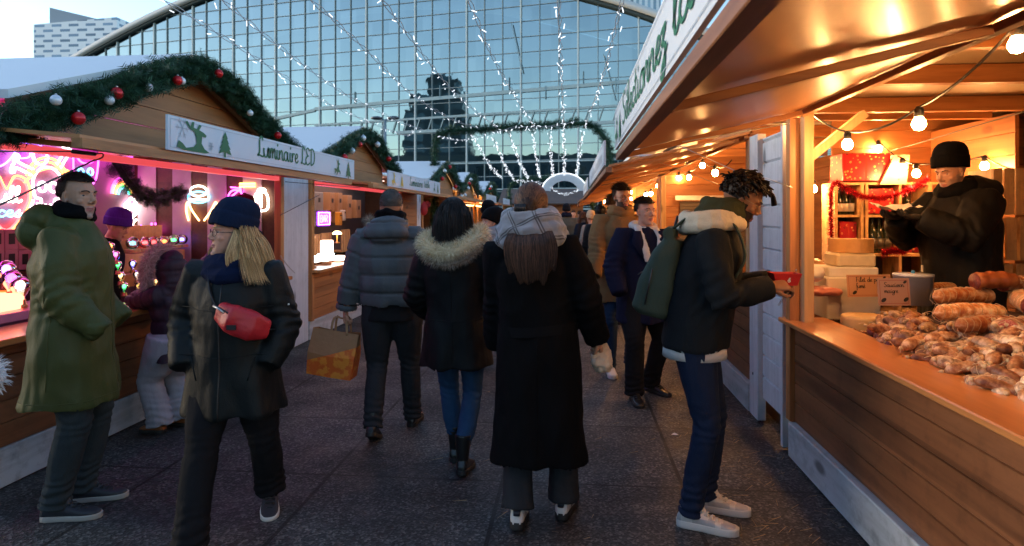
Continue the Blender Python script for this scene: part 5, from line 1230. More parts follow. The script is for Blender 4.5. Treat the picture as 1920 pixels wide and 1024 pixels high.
# under-heap so that nothing floats; shade of the gaps put into its colour
b = MB().mat(0, True)
xs = np.linspace(1.69, 2.35, 9); ys = np.linspace(0.2, 4.1, 26)
b.add([V((x, y, heapz(x, y)-.055+.012*noise.noise((x*20, y*14, 0)))) for x in xs for y in ys], [(i*26+j, i*26+j+1, (i+1)*26+j+1, (i+1)*26+j) for i in range(8) for j in range(25)])
o = obj('butcher_paper', b, simple('gap_shade_paper', (.05, .025, .015), .7)); tag(o, 'paper lining sloping under the heap of sausages, gap shade in its dark colour', 'paper lining')
def surf(px, py):
    """point of the heap seen at this place"""
    best = None
    for X in np.arange(1.66, 2.5, .02):
        p = atX(px, py, X); d = abs(p.z-(heapz(X, p.y)+.02))
        if best is None or d < best[0]: best = (d, p)
    return best[1]
for (px, py, rz) in ((1563, 596, 200), (1578, 586, 215), (1598, 598, 190), (1604, 612, 205), (1624, 600, 195), (1590, 622, 210), (1612, 630, 190), (1640, 622, 200), (1655, 636, 185), (1605, 572, 200), (1668, 648, 205)):
    p = surf(px, py); put('film', p.x+.06, p.y+.02, p.z+.0, R(rz), R(rg.uniform(-8, 12)), rg.uniform(.85, 1.1))
k = 0
while k < 125:
    py = rg.uniform(596, 745); px = rg.uniform(1650, 1945)
    lim = 590+(px-1650)*.47
    if py > lim+55 or py < 592 or (px > 1745 and py < 620) : continue
    p = surf(px, py)
    put('dry' if rg.random() < .55 else 'grey', p.x, p.y, p.z+rg.uniform(-.01, .035), rg.uniform(0, 6.28), rg.uniform(-.5, .5), rg.uniform(.75, 1.15)); k += 1
for (px, py, rz, s, lb) in ((1800, 572, 4, 1.05, 'long netted salami, upper one lying left of the cut pieces'), (1812, 604, -4, 1.05, 'long netted salami in the middle under the cut pieces'), (1845, 628, 3, .95, 'long pale netted salami lowest of the three'), (1755, 556, 20, .8, 'netted salami partly behind, nearest the price cards'), (1700, 578, 10, .8, 'short netted salami just below the front price card')):
    p = surf(px, py); put('net', p.x+.02, p.y, p.z+.045, R(rz+8), 0, s, label=lb)
for (px, py, rz, s, lb) in ((1905, 553, 200, .9, 'netted salami with its red cut end facing left'), (1915, 592, 245, 1.05, 'thick salami with a wide round cut face at the frame edge'), (1905, 640, 215, .9, 'pink cut salami low at the right frame edge')):
    p = surf(px, py); put('big', p.x+.08, p.y+.08, p.z+.055, R(rz), 0, s, label=lb)
p = surf(1850, 548); put('loin', p.x+.05, p.y, p.z+.06, R(185), 0, 1.0, label='smoked loin with pink cut end lying on top of the heap')
tw_ = MB().mat(0, True)
for k in range(130):
    px = rg.uniform(1640, 1930); py = rg.uniform(600, 735)
    if py > 645+(px-1650)*.47: continue
    p = surf(px, py)+V((0, 0, .03)); P = [p]; d = V((rg.gauss(0, 1), rg.gauss(0, 1), rg.gauss(0, .4))).normalized()
    for j in range(5): d = (d+V((rg.gauss(0, .8), rg.gauss(0, .8), rg.gauss(0, .5)))).normalized(); P.append(P[-1]+d*.02)
    tw_.tube(catmull(P, 3), .0014, 3)
o = obj('loose_twine', tw_, M['twine']); tag(o, 'tangle of pale butcher twine over the sausage heap', 'twine', kind='stuff')

# bulb rows added to brighten the far chalets, and goods on their counters
for k, (x, y0, y1, lb) in enumerate(((1.7, 10.9, 14.6, 'added row of warm bulbs under the third right awning'), (1.5, 17.3, 20.6, 'added row of warm bulbs under the fourth right awning'), (1.5, 23.3, 28.0, 'added row of warm bulbs under the farthest right awning'), (-3.3, 22.4, 27.0, 'added row of warm bulbs in the farthest left chalet'))):
    bulb_string([V((x+.1*math.sin(y*3), y, 2.05+.06*math.sin(y*5))) for y in np.linspace(y0, y1, 5)], lb, r=.04, sag=.04)
rg = random.Random(21)
fk = [(.5, .05, .04), (.6, .5, .35), (.1, .2, .12), (.55, .3, .1), (.2, .2, .3)]
for i in range(16):
    right = i % 2 == 0; x = 1.6 if right else -3.4; y = rg.uniform(17.4, 28) if right else rg.uniform(14, 26.5); w_ = rg.uniform(.15, .4); h_ = rg.uniform(.15, .4); col = fk[i % 5]
    t = thing('goods_box', ('red', 'cream', 'green', 'amber', 'slate')[i % 5]+' goods box on a far '+('right' if right else 'left')+' counter', 'box', (x, y, .9), 'small goods boxes on the far counters'); b = MB().b2(x-.1, x+.1, y-w_/2, y+w_/2, .9, .9+h_, .01); obj('box_body', b, simple('goods_card', col, .6), t); b = MB().b2(x-.105, x+.105, y-w_/2-.005, y+w_/2+.005, .9+h_-.03, .9+h_+.005); obj('lid', b, simple('goods_lid', tuple(c*.6 for c in col), .6), t)
# ------------------------------------------------------------------ people
def skin_mat(name, col, rough=.5):
    n = N(name); o = n.coords(); c = n.mix(n.noise(o, 18, 4), tuple(x*.86 for x in col), tuple(min(1, x*1.1) for x in (col[0]*1.05, col[1], col[2])))
    return n.done(n.bsdf(c, rough, n.bump(n.noise(o, 220, 3), .12, .002), Subsurface_Weight=.12, Subsurface_Radius=(.012, .005, .003), Specular_IOR_Level=.35))
SK = {'fair': skin_mat('fair_skin', (.5, .27, .18)), 'pink': skin_mat('rosy_skin', (.56, .29, .2)), 'brown': skin_mat('brown_skin', (.3, .145, .08)), 'tan': skin_mat('tanned_skin', (.45, .25, .16)), 'shadow': skin_mat('stubbled_skin', (.36, .23, .18)), 'lips': skin_mat('lip_skin', (.42, .16, .14), .35), 'lipsb': skin_mat('dark_lip_skin', (.24, .09, .07), .35), 'beard': simple('black_beard', (.02, .014, .012), .7, 0, .6, 300), 'beardb': simple('brown_beard', (.05, .028, .018), .7, 0, .6, 300)}
def hair_mat(name, a, b_):
    n = N(name); g = n.n('ShaderNodeNewGeometry'); c = n.ramp(g.outputs['Random Per Island'], [(0., a), (1., b_)])
    return n.done(n.bsdf(c, .5, Specular_IOR_Level=.28))
HM = {'black': hair_mat('black_hair', (.006, .005, .005), (.025, .018, .016)), 'dark': hair_mat('dark_brown_hair', (.012, .008, .006), (.045, .026, .018)), 'brown': hair_mat('brown_hair', (.02, .009, .005), (.2, .085, .04)), 'blond': hair_mat('dark_blond_hair', (.2, .095, .035), (.8, .52, .24)), 'auburn': hair_mat('auburn_hair', (.06, .025, .012), (.2, .09, .04)), 'grey': hair_mat('cropped_grey_hair', (.04, .035, .032), (.12, .1, .09))}
eyem = [simple('eye_white', (.36, .3, .27), .25, var=.03), simple('eye_iris', (.05, .03, .02), .15), simple('eye_pupil', (.004, .004, .004), .1)]
def ik(a, b, l1, l2, pole):
    a, b, pole = V(a), V(b), V(pole); d = b-a; L = min(d.length, (l1+l2)*.999); d.normalize()
    x = (l1*l1-l2*l2+L*L)/(2*L); h = math.sqrt(max(0, l1*l1-x*x)); p = (pole-d*pole.dot(d))
    p = p.normalized() if p.length > 1e-6 else V((0, 1, 0))
    return a+d*x+p*h, a+d*L
_head = {}
def head_base(vx=.0042):
    if vx in _head: return _head[vx]
    b = MB().mat(0, True)
    b.ell((0, -.014, .032), (.0735, .093, .088), 24, 16)
    b.loft([((0, .0, .075), (.05, 0, 0), (0, .072, 0)), ((0, .008, .03), (.066, 0, 0), (0, .079, 0)), ((0, .015, -.005), (.066, 0, 0), (0, .073, 0)), ((0, .022, -.04), (.06, 0, 0), (0, .064, 0)), ((0, .03, -.075), (.05, 0, 0), (0, .054, .0)), ((0, .044, -.098), (.034, 0, 0), (0, .04, 0)), ((0, .058, -.113), (.018, 0, 0), (0, .022, 0))], 24, 2.2)
    b.tube([(0, .078, .025), (0, .094, -.005), (0, .104, -.022)], [.009, .0095, .0125], 10)
    for s in (-1, 1):
        b.ell((s*.0115, .093, -.027), (.009, .011, .0075), 8, 6)
        b.tube([(s*.012, .081, .026), (s*.03, .078, .031), (s*.05, .062, .026)], [.0085, .0095, .007], 8)
        b.ell((s*.036, .056, -.022), (.024, .022, .02), 12, 8)
        b.ell((s*.0305, .064, .006), (.0155, .014, .0125), 12, 8)
        b.ell((s*.074, -.008, .0), (.009, .018, .031), 12, 8, Euler((R(-12), 0, R(s*-22))).to_matrix())
        b.ell((s*.073, .0, -.022), (.007, .012, .014), 8, 6)
    b.tube([(-.022, .078, -.0585), (-.01, .087, -.0555), (0, .0885, -.0565), (.01, .087, -.0555), (.022, .078, -.0585)], [.003, .0055, .0055, .0055, .003], 8)
    b.tube([(-.019, .077, -.066), (0, .0865, -.068), (.019, .077, -.066)], [.003, .007, .003], 8)
    b.ell((0, .078, -.1), (.019, .016, .015), 10, 8)
    b.tube([(0, -.01, -.04), (0, -.022, -.12), (0, -.03, -.2)], [.052, .05, .058], 16)
    me = organic(b, vx, 2, .5)
    def carve(co, no):
        d = np.zeros(len(co))
        for s in (-1, 1):
            q = ((co[:, 0]-s*.031)/.017)**2+((co[:, 2]-.012)/.0075)**2
            d -= .0045*np.exp(-q)*(co[:, 1] > .03)
            # eye slit
            q = ((co[:, 0]-s*.031)/.0145)**2+((co[:, 2]-.007)/.0028)**2
            d -= .003*np.exp(-q)*(co[:, 1] > .03)
            q = ((co[:, 0]-s*.077)/.01)**2+((co[:, 1]-.0)/.009)**2+((co[:, 2]-.004)/.016)**2
            d -= .004*np.exp(-q)
        q = (co[:, 0]/.022)**2+((co[:, 2]+.062)/.0018)**2
        d -= .0035*np.exp(-q)*(co[:, 1] > .05)
        q = (co[:, 0]/.006)**2+((co[:, 2]+.046)/.008)**2
        d -= .0015*np.exp(-q)*(co[:, 1] > .05)
        return d
    displace(me, carve); _head[vx] = me; return me
def head_mesh(skin, lips='lips', beard=None, stubble=False, vx=.0042):
    me = head_base(vx).copy()
    bm_ = SK.get(beard)
    def f(c):
        m = np.zeros(len(c), int)
        lip = (np.abs(c[:, 0]) < .022) & (c[:, 2] < -.052) & (c[:, 2] > -.0725) & (c[:, 1] > .0765)
        jaw = (c[:, 2] < -.035-.25*np.maximum(0, .06-c[:, 1])*0) & (c[:, 1] > -.005+.0*c[:, 2]) & (c[:, 2] > -.14) & ~((np.abs(c[:, 0]) < .03) & (c[:, 2] > -.047))
        side = (np.abs(c[:, 0]) > .055) & (c[:, 2] < -.01) & (c[:, 1] > -.01) & (c[:, 1] < .035) & (c[:, 2] > -.14)
        if beard or stubble: m[jaw | side] = 2
        m[lip] = 1
        return m
    setmats(me, [SK[skin], SK[lips], bm_ or SK['shadow']], f); return me
def eye_part(root, Mx, s, look=(0, 1, 0), lid=.0):
    c = Mx @ V((s*.031, .0636, .0072)); ux, uy, uz = [(Mx.to_3x3() @ V(a)) for a in ((1, 0, 0), (0, 1, 0), (0, 0, 1))]
    b = MB().mat(0, True); g = (Mx.to_3x3() @ V(look)).normalized(); q = V((0, 0, 1)).rotation_difference(g)
    r = .0122; b.ell((0, 0, 0), r, 16, 14)
    vs = [c+q @ V(v) for v in b.v]
    for i, f in enumerate(b.f):
        zz = sum(b.v[j][2] for j in f)/len(f)
        b.m[i] = 2 if zz > r*.93 else (1 if zz > r*.76 else 0)
    b.v = [tuple(v) for v in vs]; obj('eye', b, eyem, root, world=False)
def brow_part(root, Mx, s, mat, th=.0028, raise_=0):
    b = MB().mat(0, True); P = [Mx @ V(p) for p in ((s*.012, .0895, .027+raise_), (s*.03, .0868, .0335+raise_), (s*.049, .0675, .028+raise_))]
    b.tube(catmull(P, 4), [th*.7]+[th]*7+[th*.4], 6); obj('eyebrow', b, mat, root, world=False)
HC, HR = V((0, -.012, .034)), V((.0785, .0985, .0935))
def scalp_pts(n, seed, hair=.38, sidez=-.5, sidey=.2):
    rg = random.Random(seed); out = []
    while len(out) < n:
        d = V((rg.gauss(0, 1), rg.gauss(0, 1), rg.gauss(0, 1))).normalized()
        if d.z > hair or (d.y < sidey and d.z > sidez): out.append((HC+V((d.x*HR.x, d.y*HR.y, d.z*HR.z)), d))
    return out
def hair_cap(Mx, puff=0., hair=.38, sidez=-.5, sidey=.2, rough=.004, seed=1, n=44, m=30):
    b = MB().mat(0, True); vs = {}; 
    g = [[None]*(n) for _ in range(m+1)]
    for i in range(m+1):
        t = math.pi*i/m
        for j in range(n):
            a = 2*math.pi*j/n; d = V((math.sin(t)*math.cos(a), math.sin(t)*math.sin(a), math.cos(t)))
            k = 1+puff+rough*10*noise.noise(d*4+V((seed, 0, 0)))+.02*noise.noise(d*14)
            g[i][j] = (Mx @ (HC+V((d.x*HR.x*k, d.y*HR.y*k, d.z*HR.z*k))), d)
    idx = {}
    for i in range(m):
        for j in range(n):
            k = (j+1) % n; q = [g[i][j], g[i][k], g[i+1][k], g[i+1][j]]; d = sum((x[1] for x in q), V((0, 0, 0)))/4
            if d.z > hair or (d.y < sidey and d.z > sidez):
                o = []
                for (ii, jj) in ((i, j), (i, k), (i+1, k), (i+1, j)):
                    if (ii, jj) not in idx: idx[ii, jj] = len(b.v); b.v.append(tuple(g[ii][jj][0]))
                    o.append(idx[ii, jj])
                b.f.append(o[::-1]); b.m.append(0); b.sm.append(True)
    return b
def short_hair(root, Mx, mat, L=.03, n=1800, seed=3, hair=.42, sidez=-.45, sidey=.18, comb=(0, -.6, .5), w=.0035, puff=.02, side_len=None, fringe=0):
    b = hair_cap(Mx, puff, hair, sidez, sidey, seed=seed); rg = random.Random(seed); R3 = Mx.to_3x3()
    for p, d in scalp_pts(n, seed, hair-.03, sidez, sidey):
        k = 1+puff; q = HC+V(((p-HC).x*k, (p-HC).y*k, (p-HC).z*k))
        dd = (d*.28+V(comb)+V((rg.gauss(0, .22), rg.gauss(0, .22), rg.gauss(0, .16)))).normalized()
        l = L*(1 if d.z > .35 else (side_len if side_len is not None else .5))*rg.uniform(.6, 1.2)
        b.spike(Mx @ q, R3 @ dd, l, w, .15, 3)
    obj('hair', b, mat, root, world=False)
def long_hair(root, Mx, mat, length=.4, n=1500, seed=4, hair=.38, back=.14, w=.004, bodyfn=None, part=0, wave=.01, front=True, sidey=.22, puff=.03, frontmax=99, spread=1.0, zend=None):
    """strands that leave the scalp, follow the skull and hang; root space is upright"""
    b = hair_cap(Mx, puff*.8, hair, -.75, sidey, seed=seed, rough=.0015); rg = random.Random(seed); Mi = Mx.inverted()
    for p, d in scalp_pts(n, seed, hair-.05, -.6, sidey):
        k = 1+puff+rg.uniform(0, .05); q = Mx @ (HC+V(((p-HC).x*k, (p-HC).y*k, (p-HC).z*k)))
        P = [q]; dirn = (Mx.to_3x3() @ V((d.x*.45+.1*rg.gauss(0, 1), -.22+d.y*.2, -.6))).normalized(); L = length*rg.uniform(.75, 1.05)+(q.z-(Mx @ V((0, 0, -.05))).z); st = .026; ph = rg.uniform(0, 6)
        s_ = 0
        while s_ < L:
            q = q+dirn*st; lq = Mi @ q; e = lq-HC; nn = V((e.x/HR.x, e.y/HR.y, e.z/HR.z)); kk = 1+puff+.03
            if nn.length < kk: e2 = e/nn.length*kk; q = Mx @ (HC+e2)
            if bodyfn: q = bodyfn(q, rg)
            dirn = ((q-P[-1]).normalized()*.6+V((wave*8*math.sin(s_*22+ph), 0, -.55))).normalized(); P.append(q); s_ += st
            if zend and q.z < zend+rg.uniform(-.02, .03): break
        if not front and P[-1].y > frontmax: continue
        m = len(P); x = V((rg.gauss(0, 1), rg.gauss(0, 1), 0)).normalized()*w; o = len(b.v)
        for i, a in enumerate(P): t = 1-.85*(i/(m-1))**2; b.v += [tuple(a-x*t), tuple(a+x*t)]
        for i in range(m-1): b.f.append([o+2*i, o+2*i+1, o+2*i+3, o+2*i+2]); b.m.append(0); b.sm.append(True)
    obj('hair', b, mat, root, world=False)
def beanie(root, Mx, mat, band=True, tilt=14, z=.02, h=.118, slouch=0, name='beanie', pom=None, bz=.0, rib=40, k=1.0, kz=1.3):
    slouch *= .4
    T = Mx @ Matrix.Translation((0, -.008, z)) @ Matrix.Rotation(R(abs(tilt)), 4, 'X'); b = MB().mat(0, True); n = 80; rr = []
    prof = [(1.0, -.012), (1.03, 0), (1.05, .02), (1.04, .045), (1.0, .07), (.9, .092), (.7, .11), (.42, h), (.12, h+.003)]
    if band: prof = [(1.02, -.006), (1.10, -.01), (1.13, .0), (1.13, .04), (1.1, .052), (1.05, .054), (1.05, .06), (1.02, .075), (.93, .095), (.75, .112), (.46, h+.004), (.14, h+.007)]
    for kx, zz in prof:
        zz = zz*kz if zz > .0 else zz
        r = []
        for j in range(n):
            a = 2*math.pi*j/n; q = 1+.013*math.cos(rib*a)*(1 if kx > .5 else .3)+.02*noise.noise((math.cos(a)*2, math.sin(a)*2, zz*12+bz))
            r.append(T @ V((.0835*k*kx*q*math.cos(a), .1035*k*kx*q*math.sin(a)-slouch*max(0, zz-.05), zz+.004*noise.noise((math.cos(a)*3, math.sin(a)*3, 1+zz*9)))))
        rr.append(r)
    b.rings(rr); o = obj(name, b, mat, root, world=False)
    if pom:
        b = MB(); c = T @ V((0, -slouch*.06, h+.03)); rg = random.Random(2)
        for _ in range(500): d = V((rg.gauss(0, 1), rg.gauss(0, 1), rg.gauss(0, 1))).normalized(); b.spike(c, d, .034, .006, 0, 2)
        obj('pompom', b, pom, root, world=False)
    return o
def glasses(root, Mx, col=(.01, .01, .012), r=.021, th=.0014, lens=True):
    m = simple('spectacle_frame', col, .25, .3 if col[0] > .1 else 0); b = MB().mat(0, True)
    for s in (-1, 1):
        c = V((s*.0325, .093, .004)); b.tube([Mx @ (c+V((r*math.cos(a), -.004*abs(math.cos(a))*(1 if s*math.cos(a) > 0 else 0)*2, r*.86*math.sin(a)))) for a in np.linspace(0, 6.283, 21)[:-1]], th, 6, closed=True)
        b.tube([Mx @ V(p) for p in ((s*.0535, .086, .008), (s*.068, .06, .009), (s*.077, .0, .009), (s*.078, -.02, .0))], th, 6)
    b.tube([Mx @ V(p) for p in ((-.0115, .094, .008), (0, .097, .011), (.0115, .094, .008))], th, 6)
    g = obj('glasses', b, m, root, world=False)
    return g
def hand_mb(Mx, side, curl=.5, spread=.0, th=0., thumb=.5, vx=.0032):
    """wrist at origin, fingers +Y, back of hand +Z"""
    b = MB().mat(0, True); s = side; t = th
    b.loft([((0, -.03, 0), (.026+t, 0, 0), (0, 0, .019+t)), ((0, .0, 0), (.027+t, 0, 0), (0, 0, .017+t)), ((0, .035, 0), (.037+t, 0, 0), (0, 0, .0155+t)), ((0, .075, 0), (.04+t, 0, 0), (0, 0, .013+t)), ((0, .09, -.002), (.037+t, 0, 0), (0, 0, .01+t))], 14, 2.5)
    for i, (L, x) in enumerate(((.068, .03), (.076, .0105), (.071, -.0095), (.056, -.0285))):
        p = V((s*x, .082, .0)); ang = 0; P = [p-V((0, .02, 0)), p]; a0 = s*x*spread*4
        for k, f in enumerate((.45, .3, .25)):
            ang += curl*(.9, 1.1, .8)[k]*(1+.08*i); d = V((math.sin(a0), math.cos(ang), -math.sin(ang))).normalized(); P.append(P[-1]+d*L*f)
        r0 = .0088-(.001 if i == 3 else 0)+t; b.tube(P, [r0, r0, r0*.95, r0*.9, r0*.72], 10); b.ell(P[-1], r0*.74, 8, 6)
    P = [V((s*.02, .015, -.006)), V((s*(.04+.0), .04, -.012-.006*thumb)), V((s*(.052-.012*thumb), .065, -.02-.018*thumb)), V((s*(.05-.028*thumb), .088, -.026-.022*thumb))]
    b.tube(P, [.014+t, .0115+t, .01+t, .008+t], 10); b.ell(P[-1], .0083+t, 8, 6)
    b.v = [tuple(Mx @ V(v)) for v in b.v]
    return organic(b, vx, 1)
def basis(o, y, z):
    y = V(y).normalized(); z = V(z); z = (z-y*z.dot(y)).normalized(); x = y.cross(z)
    m = Matrix.Identity(4)
    for i in range(3): m[i][0], m[i][1], m[i][2], m[i][3] = x[i], y[i], z[i], o[i]
    return m
def shoe(root, Mx, up, sole, style='boot', laces=None, shaft=.0, accent=None, L=.27, panel=None):
    """ankle above origin; foot along +Y; sole at z=0"""
    k = L/.27; hs = {'sneaker': .036, 'boot': .027}.get(style, .018); top = MB().mat(0, True)
    S = [(-.072, .02, .05), (-.055, .034, .085), (-.02, .037, .098), (.03, .038, .09), (.07, .041, .072), (.115, .045, .056), (.15, .043, .048), (.178, .032, .04), (.192, .016, .03)]
    top.loft([((0, y*k, (hs*.5+h)/2), (w_, 0, 0), (0, 0, (h-hs*.5)/2)) for y, w_, h in S], 16, 2.6)
    top.tube([(0, -.012*k, .06), (0, -.022*k, .1), (0, -.024*k, .12+shaft)], [.036, .038, .042+shaft*.1], 14); top.tube([(0, .05*k, .075), (0, .03*k, .105), (0, .018*k, .128+shaft*.5)], [.02, .018, .015], 8)
    top.v = [tuple(Mx @ V(v)) for v in top.v]; me = organic(top, .0055, 2)
    Mi = Mx.inverted()
    if panel: 
        def pf(c):
            q = np.array([tuple(Mi @ V(x)) for x in c.tolist()]); y = q[:, 1]/k; z = q[:, 2]
            return ((y > .125) & (z < .075)) | (y < -.05) | ((np.abs(q[:, 0]) > .02) & (z < .062) & (y > .0) & (y < .09)) | ((y > .07) & (y < .1) & (np.abs(q[:, 0]) > .026))
        setmats(me, [up, panel], pf)
    else: setmats(me, [up])
    o = link('shoe', me, root, world=False)
    so = MB().mat(0, False); out = [(-.076, .0), (-.068, .024), (-.045, .036), (-.01, .037), (.04, .037), (.08, .043), (.12, .048), (.155, .045), (.182, .033), (.198, .012)]
    poly = [(w_, y*k) for y, w_ in out]+[(-w_, y*k) for y, w_ in out[::-1] if w_ > 0]
    rr = []
    for zz, g in ((0, .96), (.004, 1.0), (hs-.004, 1.02), (hs, .98)): rr.append([Mx @ V((x*g, y*1.0, zz)) for x, y in poly])
    so.mat(0, True); so.rings(rr); obj('sole', so, sole, o, world=False)
    if laces:
        lb = MB().mat(0, True)
        for q in range(5):
            y = (.04+.021*q)*k; h = .088-.011*q; lb.tube([Mx @ V(p) for p in ((-.024, y, h+.002), (0, y+.006, h+.012), (.024, y, h+.002))], .0036, 6); lb.tube([Mx @ V(p) for p in ((-.024, y+.012, h-.001), (0, y+.002, h+.012), (.024, y-.01, h+.003))], .003, 6)
        if style == 'sneaker': 
            for s in (-1, 1): lb.tube(catmull([Mx @ V(p) for p in ((0, .035*k, .1), (s*.02, .03*k, .112), (s*.03, .045*k, .1), (0, .04*k, .1))], 4), .0025, 6)
        obj('laces', lb, laces, o, world=False)
    if accent:
        for s in (-1, 1):
            for q in range(3):
                ab = MB(); y0 = (.008+.024*q)*k; xx = .0415
                ab.add([Mx @ V((s*(xx+.0015), y0, hs+.006)), Mx @ V((s*(xx+.0015), y0+.011, hs+.006)), Mx @ V((s*(xx-.008), y0-.01+.011, .078-.006*q)), Mx @ V((s*(xx-.008), y0-.01, .078-.006*q))], [(0, 1, 2, 3)]); obj('stripe', ab, accent, o, world=False)
        ab = MB().mat(0, True); ab.loft([((0, -.072*k, .068), (.016, 0, 0), (0, .006, 0)), ((0, -.066*k, .095), (.02, 0, 0), (0, .007, 0))], 10); ab.v = [tuple(Mx @ V(v)) for v in ab.v]; obj('heel_tab', ab, accent, o, world=False)
    return o

class Person:
    def __init__(s, label, at, rz, H=1.72, w=1.0, pose=None, group=None, feet_at=None):
        s.s = H/1.75; s.w = w; p = dict(footR=(.1, 0, 5, 0), footL=(-.1, 0, -5, 0), lean=2, side=0, twist=0, yaw=0, pitch=0, roll=0, handR=(.26, .05, .82), handL=(-.26, .05, .82), poleR=(.35, -1, 0), poleL=(-.35, -1, 0), hip=(0, 0), hz=0, nod=.0, neck=.0)
        p.update(pose or {}); s.p = p; s.root = thing('person', label, 'person', (at[0], at[1], at[2] if len(at) > 2 else 0), group, rz=R(rz))
        k = s.s; px, py = p['hip']; hz = (.93+p['hz'])*k; s.hipc = V((px, py, hz))
        s.Rb = Matrix.Rotation(R(p['twist']), 3, 'Z') @ Matrix.Rotation(R(-p['lean']), 3, 'X') @ Matrix.Rotation(R(p['side']), 3, 'Y')
        up = lambda x, y, z: s.hipc+s.Rb @ V((x*k, y*k, (z-.93)*k))
        s.up = up
        s.neck = up(0, -.01, 1.49); s.sh = {1: up(.163*w, -.012, 1.405), -1: up(-.163*w, -.012, 1.405)}
        nv = s.Rb @ V((0, p['neck']+.012, .048*k))
        s.Mh = Matrix.Translation(s.neck+nv) @ (Matrix.Rotation(R(p['yaw']), 4, 'Z') @ Matrix.Rotation(R(-p['pitch']), 4, 'X') @ Matrix.Rotation(R(p['roll']), 4, 'Y')) @ Matrix.Translation((0, .015, .082*k)) @ Matrix.Scale(k*.5+.5 if k < 1 else k**.5, 4)
        s.leg = {}; s.arm = {}; s.footM = {}
        for sd, key in ((1, 'footR'), (-1, 'footL')):
            fx, fy, hd, lift = p[key][:4]; fz = p[key][4] if len(p[key]) > 4 else 0
            M_ = Matrix.Translation((fx, fy, fz)) @ Matrix.Rotation(R(-hd), 4, 'Z')
            # heel lift: rotate about the ball of the foot
            M_ = M_ @ Matrix.Translation((0, .12, 0)) @ Matrix.Rotation(R(-lift), 4, 'X') @ Matrix.Translation((0, -.12, 0))
            s.footM[sd] = M_; ank = M_ @ V((0, -.015, .095)); hip = up(.088*w*sd, 0, .91)
            kn, an = ik(hip, ank, .422*k, .412*k, M_.to_3x3() @ V((sd*.12, 1, 0)))
            s.leg[sd] = (hip, kn, ank)
        for sd, hk, pk in ((1, 'handR', 'poleR'), (-1, 'handL', 'poleL')):
            el, wr = ik(s.sh[sd], V(p[hk]), .285*k, .255*k, V(p[pk])); s.arm[sd] = (s.sh[sd], el, wr)
    def body(s, skin='fair', lips='lips', beard=None, stubble=False, hands=(), vx=.0042, brows=None, look=(0, 1, 0), eyes=True, brow_th=.0028):
        k, w = s.s, s.w; b = MB().mat(0, True); up = s.up
        sec = [(.86, .13, .09), (.95, .145*w, .1*w), (1.08, .125*w, .088*w), (1.25, .145*w, .1*w), (1.38, .15*w, .09), (1.46, .08, .065), (1.5, .052, .052)]
        b.loft([(up(0, 0, z), s.Rb @ V((rx*k, 0, 0)), s.Rb @ V((0, ry*k, 0))) for z, rx, ry in sec], 18, 2.2)
        b.tube([up(0, -.01, 1.44), s.Mh @ V((0, -.022, -.1)), s.Mh @ V((0, -.012, -.04))], [.055, .048, .045], 12)
        for sd in (1, -1):
            a, e, h = s.arm[sd]; b.tube([a.lerp(up(0, 0, 1.38), .35), a, a.lerp(e, .5), e, e.lerp(h, .5), h], [.05, .05, .043*w, .036, .034, .024], 10)
            a, e, h = s.leg[sd]; b.tube([a+V((0, 0, .04)), a.lerp(e, .3), e, e.lerp(h, .4), h, s.footM[sd] @ V((0, .03, .05))], [.075*w, .072*w, .048, .048, .034, .03], 10)
        me = organic(b, .014, 2); setmats(me, [SK[skin]])
        hm = head_mesh(skin, lips, beard, stubble, vx); hm.transform(s.Mh); parts = [me, hm]
        for h in hands:
            sd, y, z, curl, thumb = h[:5]; hm2 = hand_mb(basis(s.arm[sd][2], y, z), -sd if False else sd, curl, h[5] if len(h) > 5 else 0, thumb=thumb, vx=.0032 if vx < .006 else .005); setmats(hm2, [SK[skin]]); parts.append(hm2)
        j = join(parts, 'body'); j.polygons.foreach_set('use_smooth', [True]*len(j.polygons)); link('body', j, s.root, world=False)
        if eyes:
            for sd in (-1, 1):
                eye_part(s.root, s.Mh, sd, look)
                if brows: brow_part(s.root, s.Mh, sd, brows, brow_th)
        return s
    def coat(s, mat, hem=.72, hw=.24, hd=.19, th=.028, name='coat', voxel=.0115, quilt=0, qd=.01, fold=.012, belt=None, sleeve=1.0, cuff=None, flute=.012, waist=1.0, smooth=4, seed=0, arms=(1, -1), hem_shift=(0, 0), top=1.47, belly=0, shw=1.0, hoodp=None, extra=None, zq=0, droop=0, ft=1.0):
        k, w = s.s, s.w; up = s.up; b = MB().mat(0, True)
        sec = [(1.16, .15*w*waist+th, .115*w+th+belly), (1.27, .158*w+th, .12*w+th), (1.35, .155*w*shw+th, .11+th), (1.41, .125*w*shw+th*.6, .095+th*.6), (1.455, .085*w+th*.4, .078+th*.5), (top+.02, .06+th*.3, .062+th*.3)]
        L = [(up(0, 0, z), s.Rb @ V((rx*k, 0, 0)), s.Rb @ V((0, ry*k, 0))) for z, rx, ry in sec]
        wz = up(0, 0, 1.05); hx, hy = s.hipc.x+hem_shift[0], s.hipc.y+hem_shift[1]
        low = []; z0 = hem; wzc = wz.z; m = 5
        for i in range(m+1):
            u = i/m; c = V((hx, hy, z0)).lerp(wz, u); q = u**.8
            rx = hw*(1-q)+(.15*w*waist+th)*k*q; ry = hd*(1-q)+(.115*w+th+belly)*k*q; a = R(s.p['twist'])*u
            low.append((c, V((rx*math.cos(a), rx*math.sin(a), 0)), V((-ry*math.sin(a), ry*math.cos(a), 0))))
        b.loft(low+L, 26, 2.3)
        for sd in arms:
            a, e, h = s.arm[sd]; r = sleeve
            b.tube([a.lerp(up(0, -.01, 1.36), .45), a, a.lerp(e, .5), e, e.lerp(h, .45), h], [(.05+th*.7)*r, (.05+th*.75)*r*w**.5, (.049+th*.8)*r, (.044+th*.75)*r, (.04+th*.7)*r, (.033+th*.55)*r], 14)
        if hoodp:
            for c, r in hoodp: b.ell(up(*c), tuple(x*k for x in r), 16, 10)
